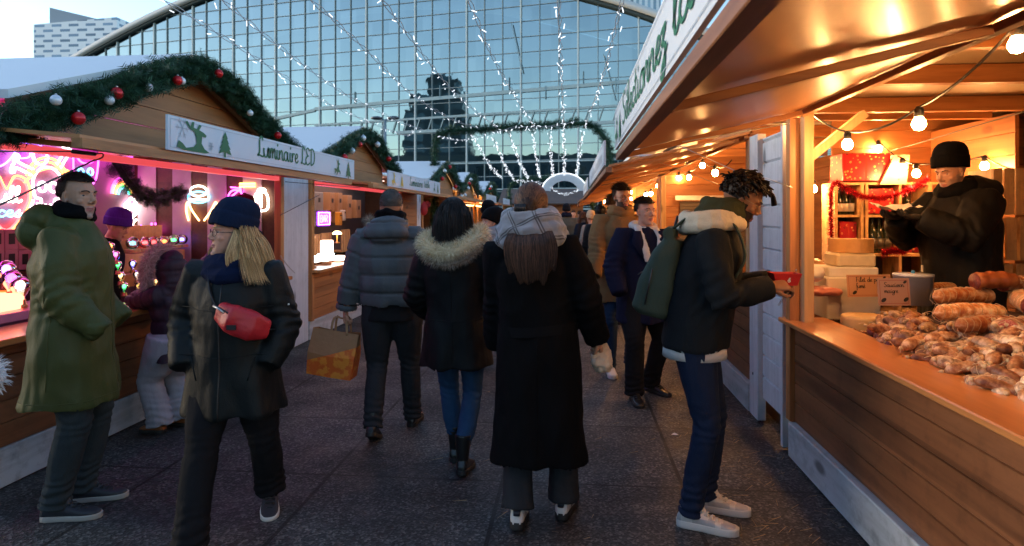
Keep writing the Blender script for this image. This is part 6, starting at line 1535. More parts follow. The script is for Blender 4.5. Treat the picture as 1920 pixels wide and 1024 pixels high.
        if extra: extra(b, s)
        me = organic(b, voxel, smooth, .5)
        arms_ = [s.arm[sd] for sd in arms]
        def f(co, no):
            d = fold*nz(co, (7, 7, 3.2), seed+.3)+fold*.5*nz(co, (17, 17, 9), seed+5)+fold*.9*(.25-np.abs(nz(co+.04*np.sin(co[:, [1, 2, 0]]*9), (8, 8, 4.5), seed+9)))
            # elbow creases
            for a, e, h in arms_:
                A, E_, H_ = (np.array(x) for x in (a, e, h)); de = np.linalg.norm(co-E_, axis=1); dr = H_-A; dr = dr/np.linalg.norm(dr)
                t = (co-E_) @ dr; d += .007*np.sin(t*115+4*nz(co, (9, 9, 9), seed))*np.exp(-(de/.12)**2)*(1 if not quilt else .4)
            if quilt:
                z = co[:, 2]+.006*nz(co, (6, 6, 2), 3.)
                ph = (z-zq)/quilt; fr = np.abs(ph-np.round(ph))*quilt; q = -qd*np.exp(-(fr/.006)**2)+qd*.25*np.cos(2*np.pi*ph+np.pi)
                onarm = np.zeros(len(co), bool); tt = np.zeros(len(co))
                for a, e, h in arms_:
                    for P0, P1, off in ((a, e, 0), (e, h, (e-a).length)):
                        A, B = np.array(P0), np.array(P1); dv = B-A; Ln = np.linalg.norm(dv); u = np.clip(((co-A) @ dv)/Ln**2, 0, 1); ds = np.linalg.norm(co-(A+u[:, None]*dv), axis=1)
                        mk = (ds < (.052+th)*sleeve*1.12) & (np.abs(co[:, 0]-s.hipc.x) > (.13*w+th)*k); tt[mk] = (off+u*Ln)[mk]; onarm |= mk
                ph2 = tt/quilt; fr2 = np.abs(ph2-np.round(ph2))*quilt; q2 = -qd*np.exp(-(fr2/.006)**2)
                d += np.where(onarm, q2, q)
            an = np.arctan2(co[:, 0]-s.hipc.x, co[:, 1]-s.hipc.y); wgt = np.clip((1.0*k-co[:, 2])/(1.0*k-hem+.01), 0, 1); r_ = np.hypot(co[:, 0]-s.hipc.x, co[:, 1]-s.hipc.y); d += flute*wgt**1.3*np.sin(an*6+2.5*nz(co, (2, 2, 2), seed+3)+seed)*(r_ < max(hw, hd)*1.15)
            return d
        displace(me, f); me.update()
        bm = bmesh.new(); bm.from_mesh(me); bmesh.ops.delete(bm, geom=[f_ for f_ in bm.faces if f_.normal.z < -.45 and f_.calc_center_median().z < hem+.035], context='FACES'); bm.to_mesh(me); bm.free()
        from mathutils.bvhtree import BVHTree
        s.bvh = BVHTree.FromPolygons([v.co.copy() for v in me.vertices], [tuple(q.vertices) for q in me.polygons]); s.hem = hem
        setmats(me, mat if isinstance(mat, list) else [mat]); o = link(name, me, s.root, world=False); s.coat_o = o
        return o
    def pants(s, mat, r=1.0, flare=0., name='trousers', bag=.006, knee=1.0, cuff=.0, short=0.):
        w = s.w; b = MB().mat(0, True); up = s.up
        b.loft([(up(0, 0, .84), s.Rb @ V((.12*w, 0, 0)), s.Rb @ V((0, .09*w, 0))), (up(0, 0, .95), s.Rb @ V((.165*w, 0, 0)), s.Rb @ V((0, .115*w, 0))), (up(0, 0, 1.02), s.Rb @ V((.15*w, 0, 0)), s.Rb @ V((0, .11*w, 0)))], 18, 2.2)
        for sd in (1, -1):
            a, e, h = s.leg[sd]; end = h+V((0, 0, -.035+short)); q = e.lerp(h, .5)
            b.tube([a+V((0, 0, .05)), a.lerp(e, .25), a.lerp(e, .65), e, q, h.lerp(e, .12)+V((0, 0, short*.5)), end], [x*r*1.14 for x in (.088*w, .09*w, .073*w, .062*knee, .058*knee+flare*.3, .052+flare*.8, .054+flare)], 14)
        me = organic(b, .0095, 3)
        kz = [(np.array(s.leg[sd][1]), np.array(s.leg[sd][2])) for sd in (1, -1)]
        def f(co, no):
            d = .006*nz(co, (14, 14, 6), 2.2)+.006*(.25-np.abs(nz(co, (12, 12, 6), 4.)))
            for kn, an in kz:
                dk = np.linalg.norm(co-kn, axis=1); da = np.linalg.norm(co-an, axis=1); n1 = nz(co, (11, 11, 11), 7.)
                d += bag*np.sin(co[:, 2]*130+4*n1+co[:, 0]*30)*(np.exp(-(dk/.1)**2)*.6+np.exp(-(da/.13)**2))
            return d
        displace(me, f); setmats(me, [mat]); return link(name, me, s.root, world=False)
    def shoes(s, up, sole, **k):
        for sd in (1, -1): shoe(s.root, s.footM[sd], up, sole, **k)
    def neckwear(s, mat, loops=((0, .09, .0, 0, .036), (.03, .095, .03, 18, .034)), name='scarf', tails=(), vx=.008, fold=.006, z0=1.5, fr=1.0):
        k = s.s; b = MB().mat(0, True)
        for i, (dz, r, dy, tilt, th) in enumerate(loops):
            P = []
            for a in np.linspace(0, 6.283, 19)[:-1]: P.append(s.up(r*math.cos(a), r*.92*math.sin(a)*fr-.01+dy, z0+dz+math.tan(R(tilt))*r*math.sin(a)*-1+.012*noise.noise((a, i*3, 0))))
            b.tube(P, [th*(1+.22*noise.noise((j*.8, i*5, 2))) for j in range(18)], 10, closed=True)
        for P, th in tails: b.tube(catmull([s.up(*p) for p in P], 4), th, 10, flat=.45)
        me = organic(b, vx, 3); displace(me, lambda co, no: fold*nz(co, (22, 22, 34), 3.)+fold*.8*nz(co, (9, 9, 26), 8.)); setmats(me, [mat]); return link(name, me, s.root, world=False)
    def fur(s, P, r, mat, n=4500, L=.045, name='fur_trim', w=.0022, seed=1, closed=False, dirn=None):
        rg = random.Random(seed); b = MB(); b.mat(0, True); P = catmull([s.up(*p) for p in P], 5, closed); b.tube(P, r*.75, 8, closed=closed); b.mat(0, False)
        for i in range(n):
            k = rg.randrange(len(P)-1); p = P[k].lerp(P[k+1], rg.random()); d = (P[k+1]-P[k]).normalized(); x, z = frame(d); a = rg.random()*6.283; o = x*math.cos(a)+z*math.sin(a)
            b.spike(p+o*r*.6, o+d*rg.gauss(0, .5)+V((0, 0, -.2))+V((rg.gauss(0, .2), rg.gauss(0, .2), rg.gauss(0, .2))), L*rg.uniform(.6, 1.2), w, .25, 2)
        return obj(name, b, mat, s.root, world=False)
def fur_mat(name, a, b_, c):
    n = N(name); g = n.n('ShaderNodeNewGeometry'); col = n.ramp(g.outputs['Random Per Island'], [(0., a), (.5, b_), (1., c)]); return n.done(n.bsdf(col, .6))
FUR = {'cream': fur_mat('cream_fur', (.45, .32, .16), (.82, .68, .44), (.95, .88, .68)), 'tan': fur_mat('tan_fur', (.1, .06, .035), (.3, .22, .15), (.55, .45, .36)), 'pink': fur_mat('pink_fur', (.4, .2, .2), (.6, .34, .34), (.75, .5, .5)), 'white': fur_mat('white_fur', (.5, .5, .52), (.7, .7, .72), (.85, .85, .85))}
def seam(s, name, pts, r, mat):
    b = MB().mat(0, True); b.tube(pts, r, 6); return obj(name, b, mat, s.root, world=False)

def trace(s, name, pts, r, mat, lift=.0, cx=0., cy=0., flat=1.0, m=6):
    """thin trim that follows the coat: pts are (angle, height), 0 = front, 90 = right side, 180 = back"""
    P = []
    for (a0, z0), (a1, z1) in zip(pts, pts[1:]):
        for k in range(m):
            u = k/m; a = R(a0+(a1-a0)*u); z = z0+(z1-z0)*u; c = s.up(cx, cy, z) if z > 1.0 else V((s.hipc.x+cx, s.hipc.y+cy, z*s.s))
            d = V((math.sin(a), math.cos(a), 0)); h = s.bvh.ray_cast(c+d*.8, -d)
            if h[0] is not None: P.append(h[0]+d*lift)
    if len(P) > 1:
        b = MB().mat(0, True); b.tube(P, r, 6, flat=flat); return obj(name, b, mat, s.root, world=False)
def patch(s, name, a0, a1, z0, z1, mat, lift=.006, bulge=.0, n=6):
    """pocket, flap or panel laid on the coat"""
    b = MB().mat(0, True); g = []
    for i in range(n+1):
        for j in range(n+1):
            a = R(a0+(a1-a0)*i/n); z = z0+(z1-z0)*j/n; c = s.up(0, 0, z) if z > 1.0 else V((s.hipc.x, s.hipc.y, z*s.s)); d = V((math.sin(a), math.cos(a), 0)); h = s.bvh.ray_cast(c+d*.8, -d)
            e = 0 if i in (0, n) or j in (0, n) else 1
            g.append((h[0] if h[0] is not None else c+d*.2)+d*((lift+bulge*e) if e else -.003))
    b.add(g, [(i*(n+1)+j, (i+1)*(n+1)+j, (i+1)*(n+1)+j+1, i*(n+1)+j+1) for i in range(n) for j in range(n)]); return obj(name, b, mat, s.root, world=False)

def _bs():
    n = N('pinned_brown_hair'); o = n.coords(scale=(1, 1, 1)); g = n.noise(n.coords(scale=(60, 60, 12)), 1.0, 4); c = n.ramp(g, [(.3, (.012, .006, .004)), (.7, (.06, .026, .014))]); return n.done(n.bsdf(c, .5, n.bump(g, .6, .005), Specular_IOR_Level=.25))
HM['brownsolid'] = _bs()
blk = fabric('black_wool', (.0035, .0035, .0042)); blkn = fabric('black_nylon', (.004, .0045, .0055), .6, spec=.2, bump=.3); navy = fabric('navy_wool', (.012, .014, .03)); 
M['sole_w'] = simple('white_rubber_sole', (.6, .58, .54), .6); M['sole_b'] = simple('black_rubber_sole', (.012, .012, .012), .6); M['leather_b'] = simple('black_leather', (.012, .011, .011), .3, 0, .2, 90); M['leather_br'] = simple('brown_leather', (.12, .035, .02), .4, 0, .2, 90); M['sneak'] = simple('off_white_leather', (.58, .56, .52), .5, 0, .2, 90, .06); M['sneak_g'] = simple('grey_suede', (.42, .41, .4), .8, 0, .3, 150)
denim = fabric('dark_denim', (.022, .034, .06), .8, bump=.35); denimb = fabric('blue_denim', (.03, .075, .16), .8, bump=.35); denimg = fabric('grey_green_denim', (.035, .045, .05), .8, bump=.35); blkp = fabric('black_trouser_cloth', (.013, .013, .015))

# 1 -- man in the long green parka
olive = fabric('olive_parka_cloth', (.062, .07, .017), .6, bump=.3, spec=.3, sheen=.1)
p = Person('man in a long olive green hooded parka looking right, hands in pockets', (-2.66, 3.2), -68, 1.81, 1.06, dict(footR=(.11, -.03, 8, 0), footL=(-.1, .03, 0, 0), lean=1, yaw=-30, pitch=3, handR=(.2, .2, .98), handL=(-.14, .2, .98), poleR=(.3, -1, -.1), poleL=(-.3, -1, -.1)))
p.body('tan', stubble=True, brows=HM['dark'], vx=.0034, look=(.25, 1, -.05), brow_th=.0036); p.pants(denimg, 1.14, bag=.009)
p.coat(olive, hem=.58, hw=.25, hd=.215, th=.05, sleeve=1.06, fold=.017, name='parka', hoodp=[((0, -.155, 1.43), (.15, .085, .1)), ((0, -.13, 1.5), (.14, .09, .07)), ((0, -.04, 1.47), (.125, .13, .07))], voxel=.0105)
p.neckwear(blk, ((.03, .083, .005, 8, .03), (.065, .075, .01, 8, .024)), 'collar')
short_hair(p.root, p.Mh, HM['dark'], .02, 3200, 3, .5, -.4, .1, (.1, .35, .02), .0022, .02, .4)
p.shoes(simple('dark_navy_shoe', (.02, .022, .03), .6), simple('dull_pale_sole', (.35, .33, .3), .7), laces=M['black_plastic'], style='boot', shaft=.02, L=.29)
for zz in (.605,): p_ = trace(p, 'hem_stitch', [(-170, zz), (0, zz), (170, zz)], .0028, olive, 0, m=20)
trace(p, 'side_seam', [(95, 1.3), (100, .62)], .0028, olive, m=14); trace(p, 'rear_seam', [(180, 1.32), (180, .62)], .0028, olive, m=14); trace(p, 'zip_placket', [(2, 1.38), (2, .6)], .008, olive, m=16, flat=.5)
patch(p, 'pocket_flap', 28, 62, .93, 1.0, olive, .012, .004); el = p.arm[1]; seam(p, 'cuff_edge', [p.arm[1][2]+V((.04*math.cos(a), -.03, .035*math.sin(a))) for a in np.linspace(-1, 2, 8)], .003, M['white_sheet'])

# 2 -- woman with navy beanie and red belt bag
dg = fabric('black_green_nylon', (.005, .0068, .0072), .55, spec=.22)
p = Person('woman in navy beanie and glasses with a red bag across her chest', (-1.68, 3.1), 186, 1.6, 1.1, dict(footR=(.11, .3, 10, -8), footL=(-.08, -.24, -18, 16), hip=(0, .03), lean=2, yaw=-50, pitch=-3, handR=(.2, .13, .84), handL=(-.2, .13, .84), poleR=(.7, -.8, 0), poleL=(-.7, -.8, 0)))
p.body('pink', brows=HM['blond'], vx=.0034); p.pants(blkp, 1.1, flare=.012)
p.coat(dg, hem=.6, hw=.25, hd=.19, th=.045, sleeve=1.1, fold=.011, belly=.02, name='winter_coat', voxel=.0105)
snood = fabric('navy_knit', (.006, .012, .04), .9, bump=.5)
p.neckwear(snood, ((-.07, .12, .02, 12, .042), (-.025, .108, .015, 10, .038), (.008, .095, .008, 8, .03)), 'snood')
def bf(q, rg):
    # keep strands outside neck cloth and shoulders
    if q.z < 1.47:
        r = math.hypot(q.x, q.y-.02); m = .128+max(0, 1.44-q.z)*.5
        if r < m and r > 1e-5: q = V((q.x*m/r, .02+(q.y-.02)*m/r, q.z))
        q.x *= 1.016
    return q
long_hair(p.root, p.Mh, HM['blond'], .18, 5200, 5, 2., bodyfn=bf, sidey=.12, w=.0016, puff=.03, wave=.012)
beanie(p.root, p.Mh, fabric('navy_rib_knit', (.01, .018, .045), .9, bump=.5), z=.036, h=.118, tilt=13, slouch=.3, k=1.05, rib=46)
glasses(p.root, p.Mh)
b = MB(); rg_ = random.Random(8)
for i in range(900):
    sd_ = 1 if i % 3 else -1; q = p.Mh @ V((sd_*rg_.uniform(.07, .085), rg_.uniform(-.04, .035 if sd_ > 0 else .01), rg_.uniform(-.02, .03))); P = [q]; o3 = (p.Mh.to_3x3() @ V((sd_*.3, rg_.uniform(-.1, .45), 0)))
    for k in range(8): P.append(P[-1]+V((o3.x*.03*(1 if k < 4 else -.2), o3.y*.03*(1 if k < 4 else -.2), -.026-.004*rg_.random())))
    w_ = .0016; o_ = len(b.v)
    for k, a in enumerate(P): t_ = 1-.85*(k/8)**2; b.v += [tuple(a-V((w_*t_, 0, 0))), tuple(a+V((w_*t_, w_*t_*.5, 0)))]
    for k in range(8): b.f.append([o_+2*k, o_+2*k+1, o_+2*k+3, o_+2*k+2]); b.m.append(0); b.sm.append(True)
obj('side_locks', b, HM['blond'], p.root, world=False)
p.shoes(simple('dark_grey_trainer', (.03, .025, .03), .7), M['sole_w'], laces=M['leather_b'], style='sneaker')
b = MB().mat(0, True); up = p.up
trace(p, 'zip', [(0, 1.36), (0, .62)], .004, M['black_plastic'], m=18); trace(p, 'hem_stitch', [(-175, .615), (0, .615), (175, .615)], .0025, dg, m=20)
for a_ in (-38, 38): trace(p, 'pocket_edge', [(a_, .86), (a_*1.35, 1.0)], .004, dg)
for z_ in (1.0, 1.24): trace(p, 'cross_seam', [(-80, z_), (0, z_-.02), (80, z_)], .0025, dg, m=10)
# belt bag
red = fabric('red_nylon', (.5, .02, .03), .45, spec=.4, sheen=.05)
t = thing('belt_bag', 'red zipped belt bag worn across the chest of the beanie woman', 'bag', (0, 0, 0)); t.parent = None
def PW(pp, q): return wloc(pp.root) @ V(q)
b = MB().mat(0, True); C_ = [(-.0, .185, 1.235), (-.08, .215, 1.2), (-.17, .19, 1.155), (-.235, .14, 1.125)]; rr = [(.03, .045), (.055, .07), (.055, .072), (.03, .045)]
Q = [PW(p, up(*c)) for c in C_]; secs = []
for i, q in enumerate(Q):
    d = (Q[min(i+1, 3)]-Q[max(i-1, 0)]).normalized(); x, z = frame(d); secs.append((q, x*rr[i][0], z*rr[i][1]))
b.loft(secs, 18, 2.6); me = organic(b, .007, 3); displace(me, lambda co, no: .006*nz(co, (20, 20, 20), 2.)); setmats(me, [red]); link('bag_body', me, t)
zb = MB().mat(0, True); zb.tube([q+V((0, -.045, .035)) for q in Q], .004, 6); obj('zip', zb, M['black_plastic'], t)
zb = MB().mat(0, True); zb.tube([Q[0]+V((0, -.05, .03)), Q[0]+V((.03, -.06, .02)), Q[0]+V((.06, -.065, .0))], .005, 6); obj('zip_pull', zb, M['metal'], t)
zb = MB().box(Q[1].lerp(Q[2], .3)+V((0, -.063, -.02)), (.045, .006, .022)); obj('patch', zb, M['black_plastic'], t)
zb = MB().mat(0, True); zb.tube(catmull([Q[0], PW(p, up(.05, .17, 1.33)), PW(p, up(.09, .1, 1.46))], 5), .011, 6, flat=.3); zb.tube(catmull([Q[3], PW(p, up(-.25, .02, 1.12)), PW(p, up(-.2, -.12, 1.2))], 5), .011, 6, flat=.3); obj('strap', zb, M['black_plastic'], t)
bar = MB().box(PW(p, p.arm[-1][0].lerp(p.arm[-1][1], .62)+V((-.055, .052, .0))), (.035, .004, .008), Matrix.Rotation(R(-15), 3, 'Y')); obj('reflective_tab', bar, M['paper'], p.root)

# 3 -- man in grey padded jacket, seen from behind
gj = fabric('grey_blue_nylon', (.085, .092, .1), .6, spec=.3, bump=.25)
p = Person('man in a grey quilted jacket walking away with a paper bag', (-1.3, 4.5), 3, 1.765, 1.1, dict(footR=(.13, .22, 5, 0), footL=(-.07, -.22, -2, 24), lean=2, side=-1, yaw=4, handL=(-.34, .0, .8), handR=(.29, .06, .84), poleR=(.8, -.8, 0), poleL=(-.8, -.8, 0), hip=(.02, 0)))
p.body('fair', vx=.0042, eyes=False, hands=[(-1, (0, .02, -1), (-1, 0, 0), 1.1, .6)]); p.pants(fabric('charcoal_denim', (.03, .032, .037), .8, bump=.35), 1.08, bag=.008)
def ex(b, s):
    b.loft([(s.up(0, 0, .82), (.19, 0, 0), (0, .145, 0)), (s.up(0, 0, .95), (.185, 0, 0), (0, .14, 0))], 16, 2.3)
b = MB().mat(0, True); ex(b, p); me = organic(b, .012, 4); displace(me, lambda co, no: .006*nz(co, (10, 10, 20), 1.)); setmats(me, [fabric('black_jumper', (.016, .016, .018))]); link('jumper', me, p.root, world=False)
p.coat(gj, hem=.93, hw=.215, hd=.165, th=.06, sleeve=1.12, quilt=.125, qd=.014, zq=.03, fold=.012, name='padded_jacket', hoodp=[((0, -.155, 1.43), (.16, .075, .075)), ((0, -.12, 1.49), (.15, .09, .06))])
p.neckwear(blk, ((.015, .09, .0, 6, .032), (.06, .085, .0, 10, .03)), 'scarf')
p.fur([(-.14, -.07, 1.52), (-.16, .0, 1.53), (-.14, .08, 1.5), (-.09, .13, 1.45)], .02, FUR['tan'], 900, .05)
p.fur([(-.15, -.12, 1.5), (.0, -.1, 1.53), (.14, -.08, 1.51)], .008, FUR['tan'], 250, .03)
short_hair(p.root, p.Mh, HM['grey'], .007, 3000, 6, .45, -.35, .15, (0, -.1, .1), .003, .012, 1)
p.shoes(M['leather_b'], M['sole_b'], laces=M['black_plastic'], style='boot', shaft=.04)
hp = PW(p, p.arm[-1][2])
# paper carrier bag
t = thing('paper_bag', 'brown paper carrier bag with orange print in the walking man\'s left hand', 'bag', (hp.x-.03, hp.y, .31))
bx, by, bz0, bz1 = hp.x-.045, hp.y, hp.z-.47, hp.z-.155
n = N('orange_print_kraft'); o_ = n.coords(); sp = n.n('ShaderNodeSeparateXYZ'); n.l(o_, sp.inputs[0])
pr_ = n.mix(n.ramp(n.noise(o_, 16, 4), [(.45, 0.), (.55, 1.)]), (.7, .13, .015), (.8, .27, .03)); msk = n.math('LESS_THAN', sp.outputs[2], n.math('ADD', .29, n.math('MULTIPLY', sp.outputs[0], .25)))
mk = n.done(n.bsdf(n.mix(msk, (.36, .17, .07), pr_), .6, n.bump(n.noise(o_, 8, 5), .5, .02)))
b = MB(); w_, d_ = .165, .075; C4 = []
for z, wz, dz, j in ((bz0, w_*.98, d_, 0), ((bz0+bz1)/2, w_*1.02, d_*1.1, .008), (bz1, w_, d_*.55, .012)):
    C4.append([V((bx+sx*wz+rnd.uniform(-j, j), by+sy*dz+rnd.uniform(-j, j), z+rnd.uniform(-j, j))) for sx, sy in ((-1, -1), (0, -1.12), (1, -1), (1, 1), (0, 1.1), (-1, 1))])
b.rings(C4, cap=False); b.f.append([0, 1, 2, 3, 4, 5]); b.m.append(0); b.sm.append(False); q = [V(v) for v in b.v]
rot = Matrix.Rotation(R(8), 4, 'Y'); b.v = [tuple(V((bx, by, bz1+.1))+(rot @ (v-V((bx, by, bz1+.1))))) for v in q]
obj('bag_body', b, mk, t)
b = MB().mat(0, True)
for sy in (-1, 1): b.tube(catmull([V((bx-.05, by+sy*.045, bz1-.03)), V((bx-.03, by+sy*.03, bz1+.1)), V((bx+.02, by, hp.z-.06)), V((bx+.06, by+sy*.03, bz1+.1)), V((bx+.07, by+sy*.045, bz1-.02))], 4), .009, 6, flat=.4)
obj('handle', b, M['kraft'], t)

# 4 -- woman with cream fur hood trim
p = Person('woman with long black hair and a cream fur hood trim walking away in jeans', (-.7, 3.9), 0, 1.67, 1.0, dict(footR=(.05, -.06, 4, 6), footL=(-.04, .18, -4, 0), hip=(.0, 0), lean=1, side=-2.5, yaw=2, handR=(.2, .2, .95), handL=(-.2, .2, .93), poleR=(.7, -.9, -.1), poleL=(-.7, -.9, -.1)))
p.body('fair', eyes=False, vx=.006); p.pants(denimb, .9, knee=.98, bag=.005, short=.13)
p.coat(blkn, hem=.65, hw=.225, hd=.17, th=.045, sleeve=1.08, fold=.01, waist=.95, name='winter_coat')
p.fur([(-.13, .1, 1.5), (-.17, .02, 1.5), (-.155, -.1, 1.46), (-.06, -.17, 1.41), (.05, -.17, 1.42), (.15, -.1, 1.48), (.18, .0, 1.53), (.14, .1, 1.52)], .055, FUR['cream'], 8000, .05, 'fur_hood_trim', .003)
p.fur([(-.18, -.02, 1.43), (-.16, -.13, 1.39), (-.02, -.215, 1.34), (.12, -.19, 1.38), (.19, -.08, 1.45)], .015, FUR['tan'], 1800, .035, 'fur_hood_edge', .003)
def bf(q, rg):
    if q.z < 1.42:
        if q.y < .02: q = V((q.x, min(q.y, -.07-.05*rg.random()), q.z))
    return q
long_hair(p.root, p.Mh, HM['black'], .1, 6500, 6, .3, bodyfn=bf, sidey=.45, w=.0013, puff=.16, wave=.0)
b = MB().mat(0, True); b.loft([(p.Mh @ V((0, -.01, .02)), V((.094, 0, 0)), V((0, .1, 0))), (p.Mh @ V((0, -.03, -.06)), V((.112, 0, 0)), V((0, .09, 0))), (p.Mh @ V((0, -.05, -.15)), V((.118, 0, 0)), V((0, .075, 0))), (p.Mh @ V((0, -.055, -.22)), V((.1, 0, 0)), V((0, .05, 0)))], 20); obj('hair', b, HM['black'], p.root, world=False)
trace(p, 'waist_seam', [(95, 1.0), (180, .985), (265, 1.0)], .003, blkn, m=10); trace(p, 'rear_seam', [(180, 1.33), (180, .68)], .0025, blkn, m=12)
p.shoes(M['leather_b'], M['sole_b'], style='boot', shaft=.11, L=.25)

# 5 -- central woman in the long black coat
p = Person('woman in a long black coat with a grey checked scarf, back to the camera', (-.165, 3.26), 1, 1.74, 1.05, dict(footR=(.13, .1, 14, 2), footL=(-.1, -.06, 2, 8), lean=1, side=-3.5, yaw=-8, pitch=0, handR=(.3, .08, .94), handL=(-.22, .14, .85), poleR=(.2, -1, 0), poleL=(-.6, -.8, 0)))
p.body('fair', eyes=False, vx=.005, hands=[(1, (.25, .6, -.6), (1, 0, .2), 1.0, .8)]); gp = fabric('dark_grey_trouser', (.03, .033, .037)); p.pants(gp, 1.02, flare=.02, bag=.002, short=.03)
p.coat(blk, hem=.345, hw=.25, hd=.195, th=.038, sleeve=1.12, fold=.014, waist=1.0, name='long_coat', shw=1.0, hem_shift=(.01, .0))
b = MB().mat(0, True); b.rings([[p.up(0, -.0, 1.015+.0)+V(((.2)*math.cos(a), (.168)*math.sin(a), zz-.01*math.sin(a*2))) for a in np.linspace(0, 6.283, 33)[:-1]] for zz in (-.025, .025)], cap=False); 
obj('belt', b, fabric('black_belt_wool', (.006, .006, .007)), p.root, world=False)
n = N('grey_checked_wool'); o_ = n.coords(scale=(1, 1, 1), rot=(.5, .4, .3)); sp = n.n('ShaderNodeSeparateXYZ'); n.l(o_, sp.inputs[0])
def stripe(ch, per, w_): return n.math('LESS_THAN', n.math('ABSOLUTE', n.math('SUBTRACT', n.math('FRACT', n.math('DIVIDE', ch, per)), .5)), w_)
g1 = n.math('MAXIMUM', n.math('MAXIMUM', stripe(sp.outputs[0], .115, .03), stripe(n.math('ADD', sp.outputs[0], .012), .115, .03)), n.math('MAXIMUM', stripe(sp.outputs[2], .115, .03), stripe(n.math('ADD', sp.outputs[2], .012), .115, .03)))
cc = n.mix(n.math('MULTIPLY', g1, .8), n.mix(n.noise(o_, 6, 3), (.15, .16, .18), (.3, .31, .34)), (.03, .03, .035)); sc_m = n.done(n.bsdf(cc, .9, n.bump(n.noise(o_, 60, 4), .4, .01), Sheen_Weight=.3))
p.neckwear(sc_m, ((-.03, .145, -.01, -6, .046), (.02, .13, -.02, -10, .05), (.075, .115, -.015, -6, .044), (-.035, .16, .03, 14, .038)), 'checked_scarf', tails=(), fold=.011, vx=.0085)
def bf(q, rg):
    if q.z < 1.6: q = V((q.x*1.0, min(q.y, -.12-(1.6-q.z)*.35 if q.z > 1.38 else -.205-.02*rg.random()), q.z))
    if q.z < 1.42: q = V((max(-.16, min(.16, q.x*1.02)), q.y, q.z))
    return q
b = MB(); rg_ = random.Random(31)
for q, d in scalp_pts(2600, 31, .35, -.85, .35):
    kq = 1.08+.035*noise.noise(d*5)+.01*rg_.random(); P = [p.Mh @ (HC+(q-HC)*kq)]; knot = p.Mh @ V((0, -.115, -.03))
    for k in range(1, 6): u = k/5; x_ = (p.Mh @ (HC+((q-HC).lerp(V((0, -.1, -.05)), u)).normalized()*.001)); e = ((q-HC).normalized().lerp(V((0, -.75, -.45)).normalized(), u*.8)).normalized(); P.append(p.Mh @ (HC+V((e.x*HR.x, e.y*HR.y, e.z*HR.z))*(kq+.02*math.sin(u*3.1))))
    w_ = .0016; o_ = len(b.v)
    for k, a in enumerate(P):
        dd_ = (P[min(k+1, 5)]-P[max(k-1, 0)]); sd_ = dd_.cross(a-p.Mh @ HC); sd_ = sd_.normalized()*w_ if sd_.length > 1e-9 else V((w_, 0, 0)); b.v += [tuple(a-sd_), tuple(a+sd_)]
    for k in range(5): b.f.append([o_+2*k, o_+2*k+1, o_+2*k+3, o_+2*k+2]); b.m.append(0); b.sm.append(True)
hb = simple('dark_brown_under_hair', (.03, .016, .01), .5, 0, .3, 120); hc_ = obj('hair', b, HM['brown'], p.root, world=False); uh = hair_cap(p.Mh, .035, .38, -.9, .35, seed=3, rough=.001); obj('under_hair', uh, hb, hc_, world=False)
uh = MB().mat(0, True); uh.ell((0, -.098, .0), (.05, .036, .07), 16, 12); uh.ell((0, -.07, -.05), (.06, .04, .05), 14, 10)
for s_ in (-1, 1): uh.ell((s_*.066, -.03, -.01), (.022, .05, .045), 12, 8); uh.ell((s_*.05, -.06, -.045), (.03, .04, .045), 12, 8)
uh.ell((0, -.02, .045), (.08, .095, .09), 20, 14)
me = organic(uh, .005, 3)
def cf(co, no):
    v = co-np.array((0, -.06, -.0)); ph = np.arctan2(v[:, 0], v[:, 2]+.0001); out = np.array([noise.noise((a_*7, b_*6, 1.)) + .6*noise.noise((a_*19, b_*8, 5.)) for a_, b_ in zip(ph.tolist(), co[:, 1].tolist())]); return .0045*out
displace(me, cf); me.transform(p.Mh); setmats(me, [HM['brownsolid']]); link('pinned_hair', me, p.root, world=False)
b = MB().mat(0, True); b.loft([(p.up(0, -.1, 1.5), (.09, 0, 0), (0, .03, 0)), (p.up(0, -.195, 1.38), (.125, 0, 0), (0, .022, 0)), (p.up(0, -.205, 1.34), (.11, 0, 0), (0, .015, 0)), (p.up(0, -.2, 1.3), (.08, 0, 0), (0, .006, 0))], 20, 2.6)
hlb = b; b = MB()
for i in range(2200):
    x0 = rg_.uniform(-1, 1); Lh = .235+.07*noise.noise((x0*3.1, 2., 0))+rg_.uniform(-.03, .03)-.05*abs(x0)**2; ph = rg_.uniform(0, 6); am = rg_.uniform(.001, .005); m = 10; P = []; y0 = rg_.uniform(0, .008)
    for k in range(m+1):
        u = k/m; xx = x0*(.095+.045*math.sin(min(1, u*1.3)*1.57)-.03*u*u); P.append(p.up(xx+am*math.sin(u*7+ph), -.222+.11*max(0, 1-u*4.5)-y0-.01*math.sin(u*3)*(1-x0*x0)+.022*x0*x0, 1.52-(Lh-.0)*u))
    w_ = .0018; o_ = len(b.v)
    for k, a in enumerate(P): t_ = 1-.8*(k/m)**3; b.v += [tuple(a-V((w_*t_, 0, 0))), tuple(a+V((w_*t_, -.0006, 0)))]
    for k in range(m): b.f.append([o_+2*k, o_+2*k+1, o_+2*k+3, o_+2*k+2]); b.m.append(0); b.sm.append(True)
hl_ = obj('hair_length', b, hair_mat('dark_reddish_hair', (.012, .006, .004), (.1, .045, .025)), p.root, world=False); obj('under_hair', hlb, hb, hl_, world=False)
trace(p, 'rear_seam', [(180, .95), (180, .38)], .003, blk, m=14)
b = MB().mat(0, True)
c_ = p.Mh @ V((-.035, -.12, .0))
for k in range(7): a = k*.45-1.3; b.tube([c_+V((.018*a, -.018, .02)), c_+V((.018*a, -.034, 0)), c_+V((.018*a, -.018, -.022))], .005, 5)
b.tube([c_+V((-.025, -.01, 0)), c_+V((.03, -.012, 0))], .006, 6); obj('hair_claw', b, M['black_plastic'], p.root, world=False)
p.shoes(M['sneak'], M['sole_b'], laces=M['sneak'], style='sneaker', accent=simple('dark_stripe', (.012, .014, .025), .5), L=.26)
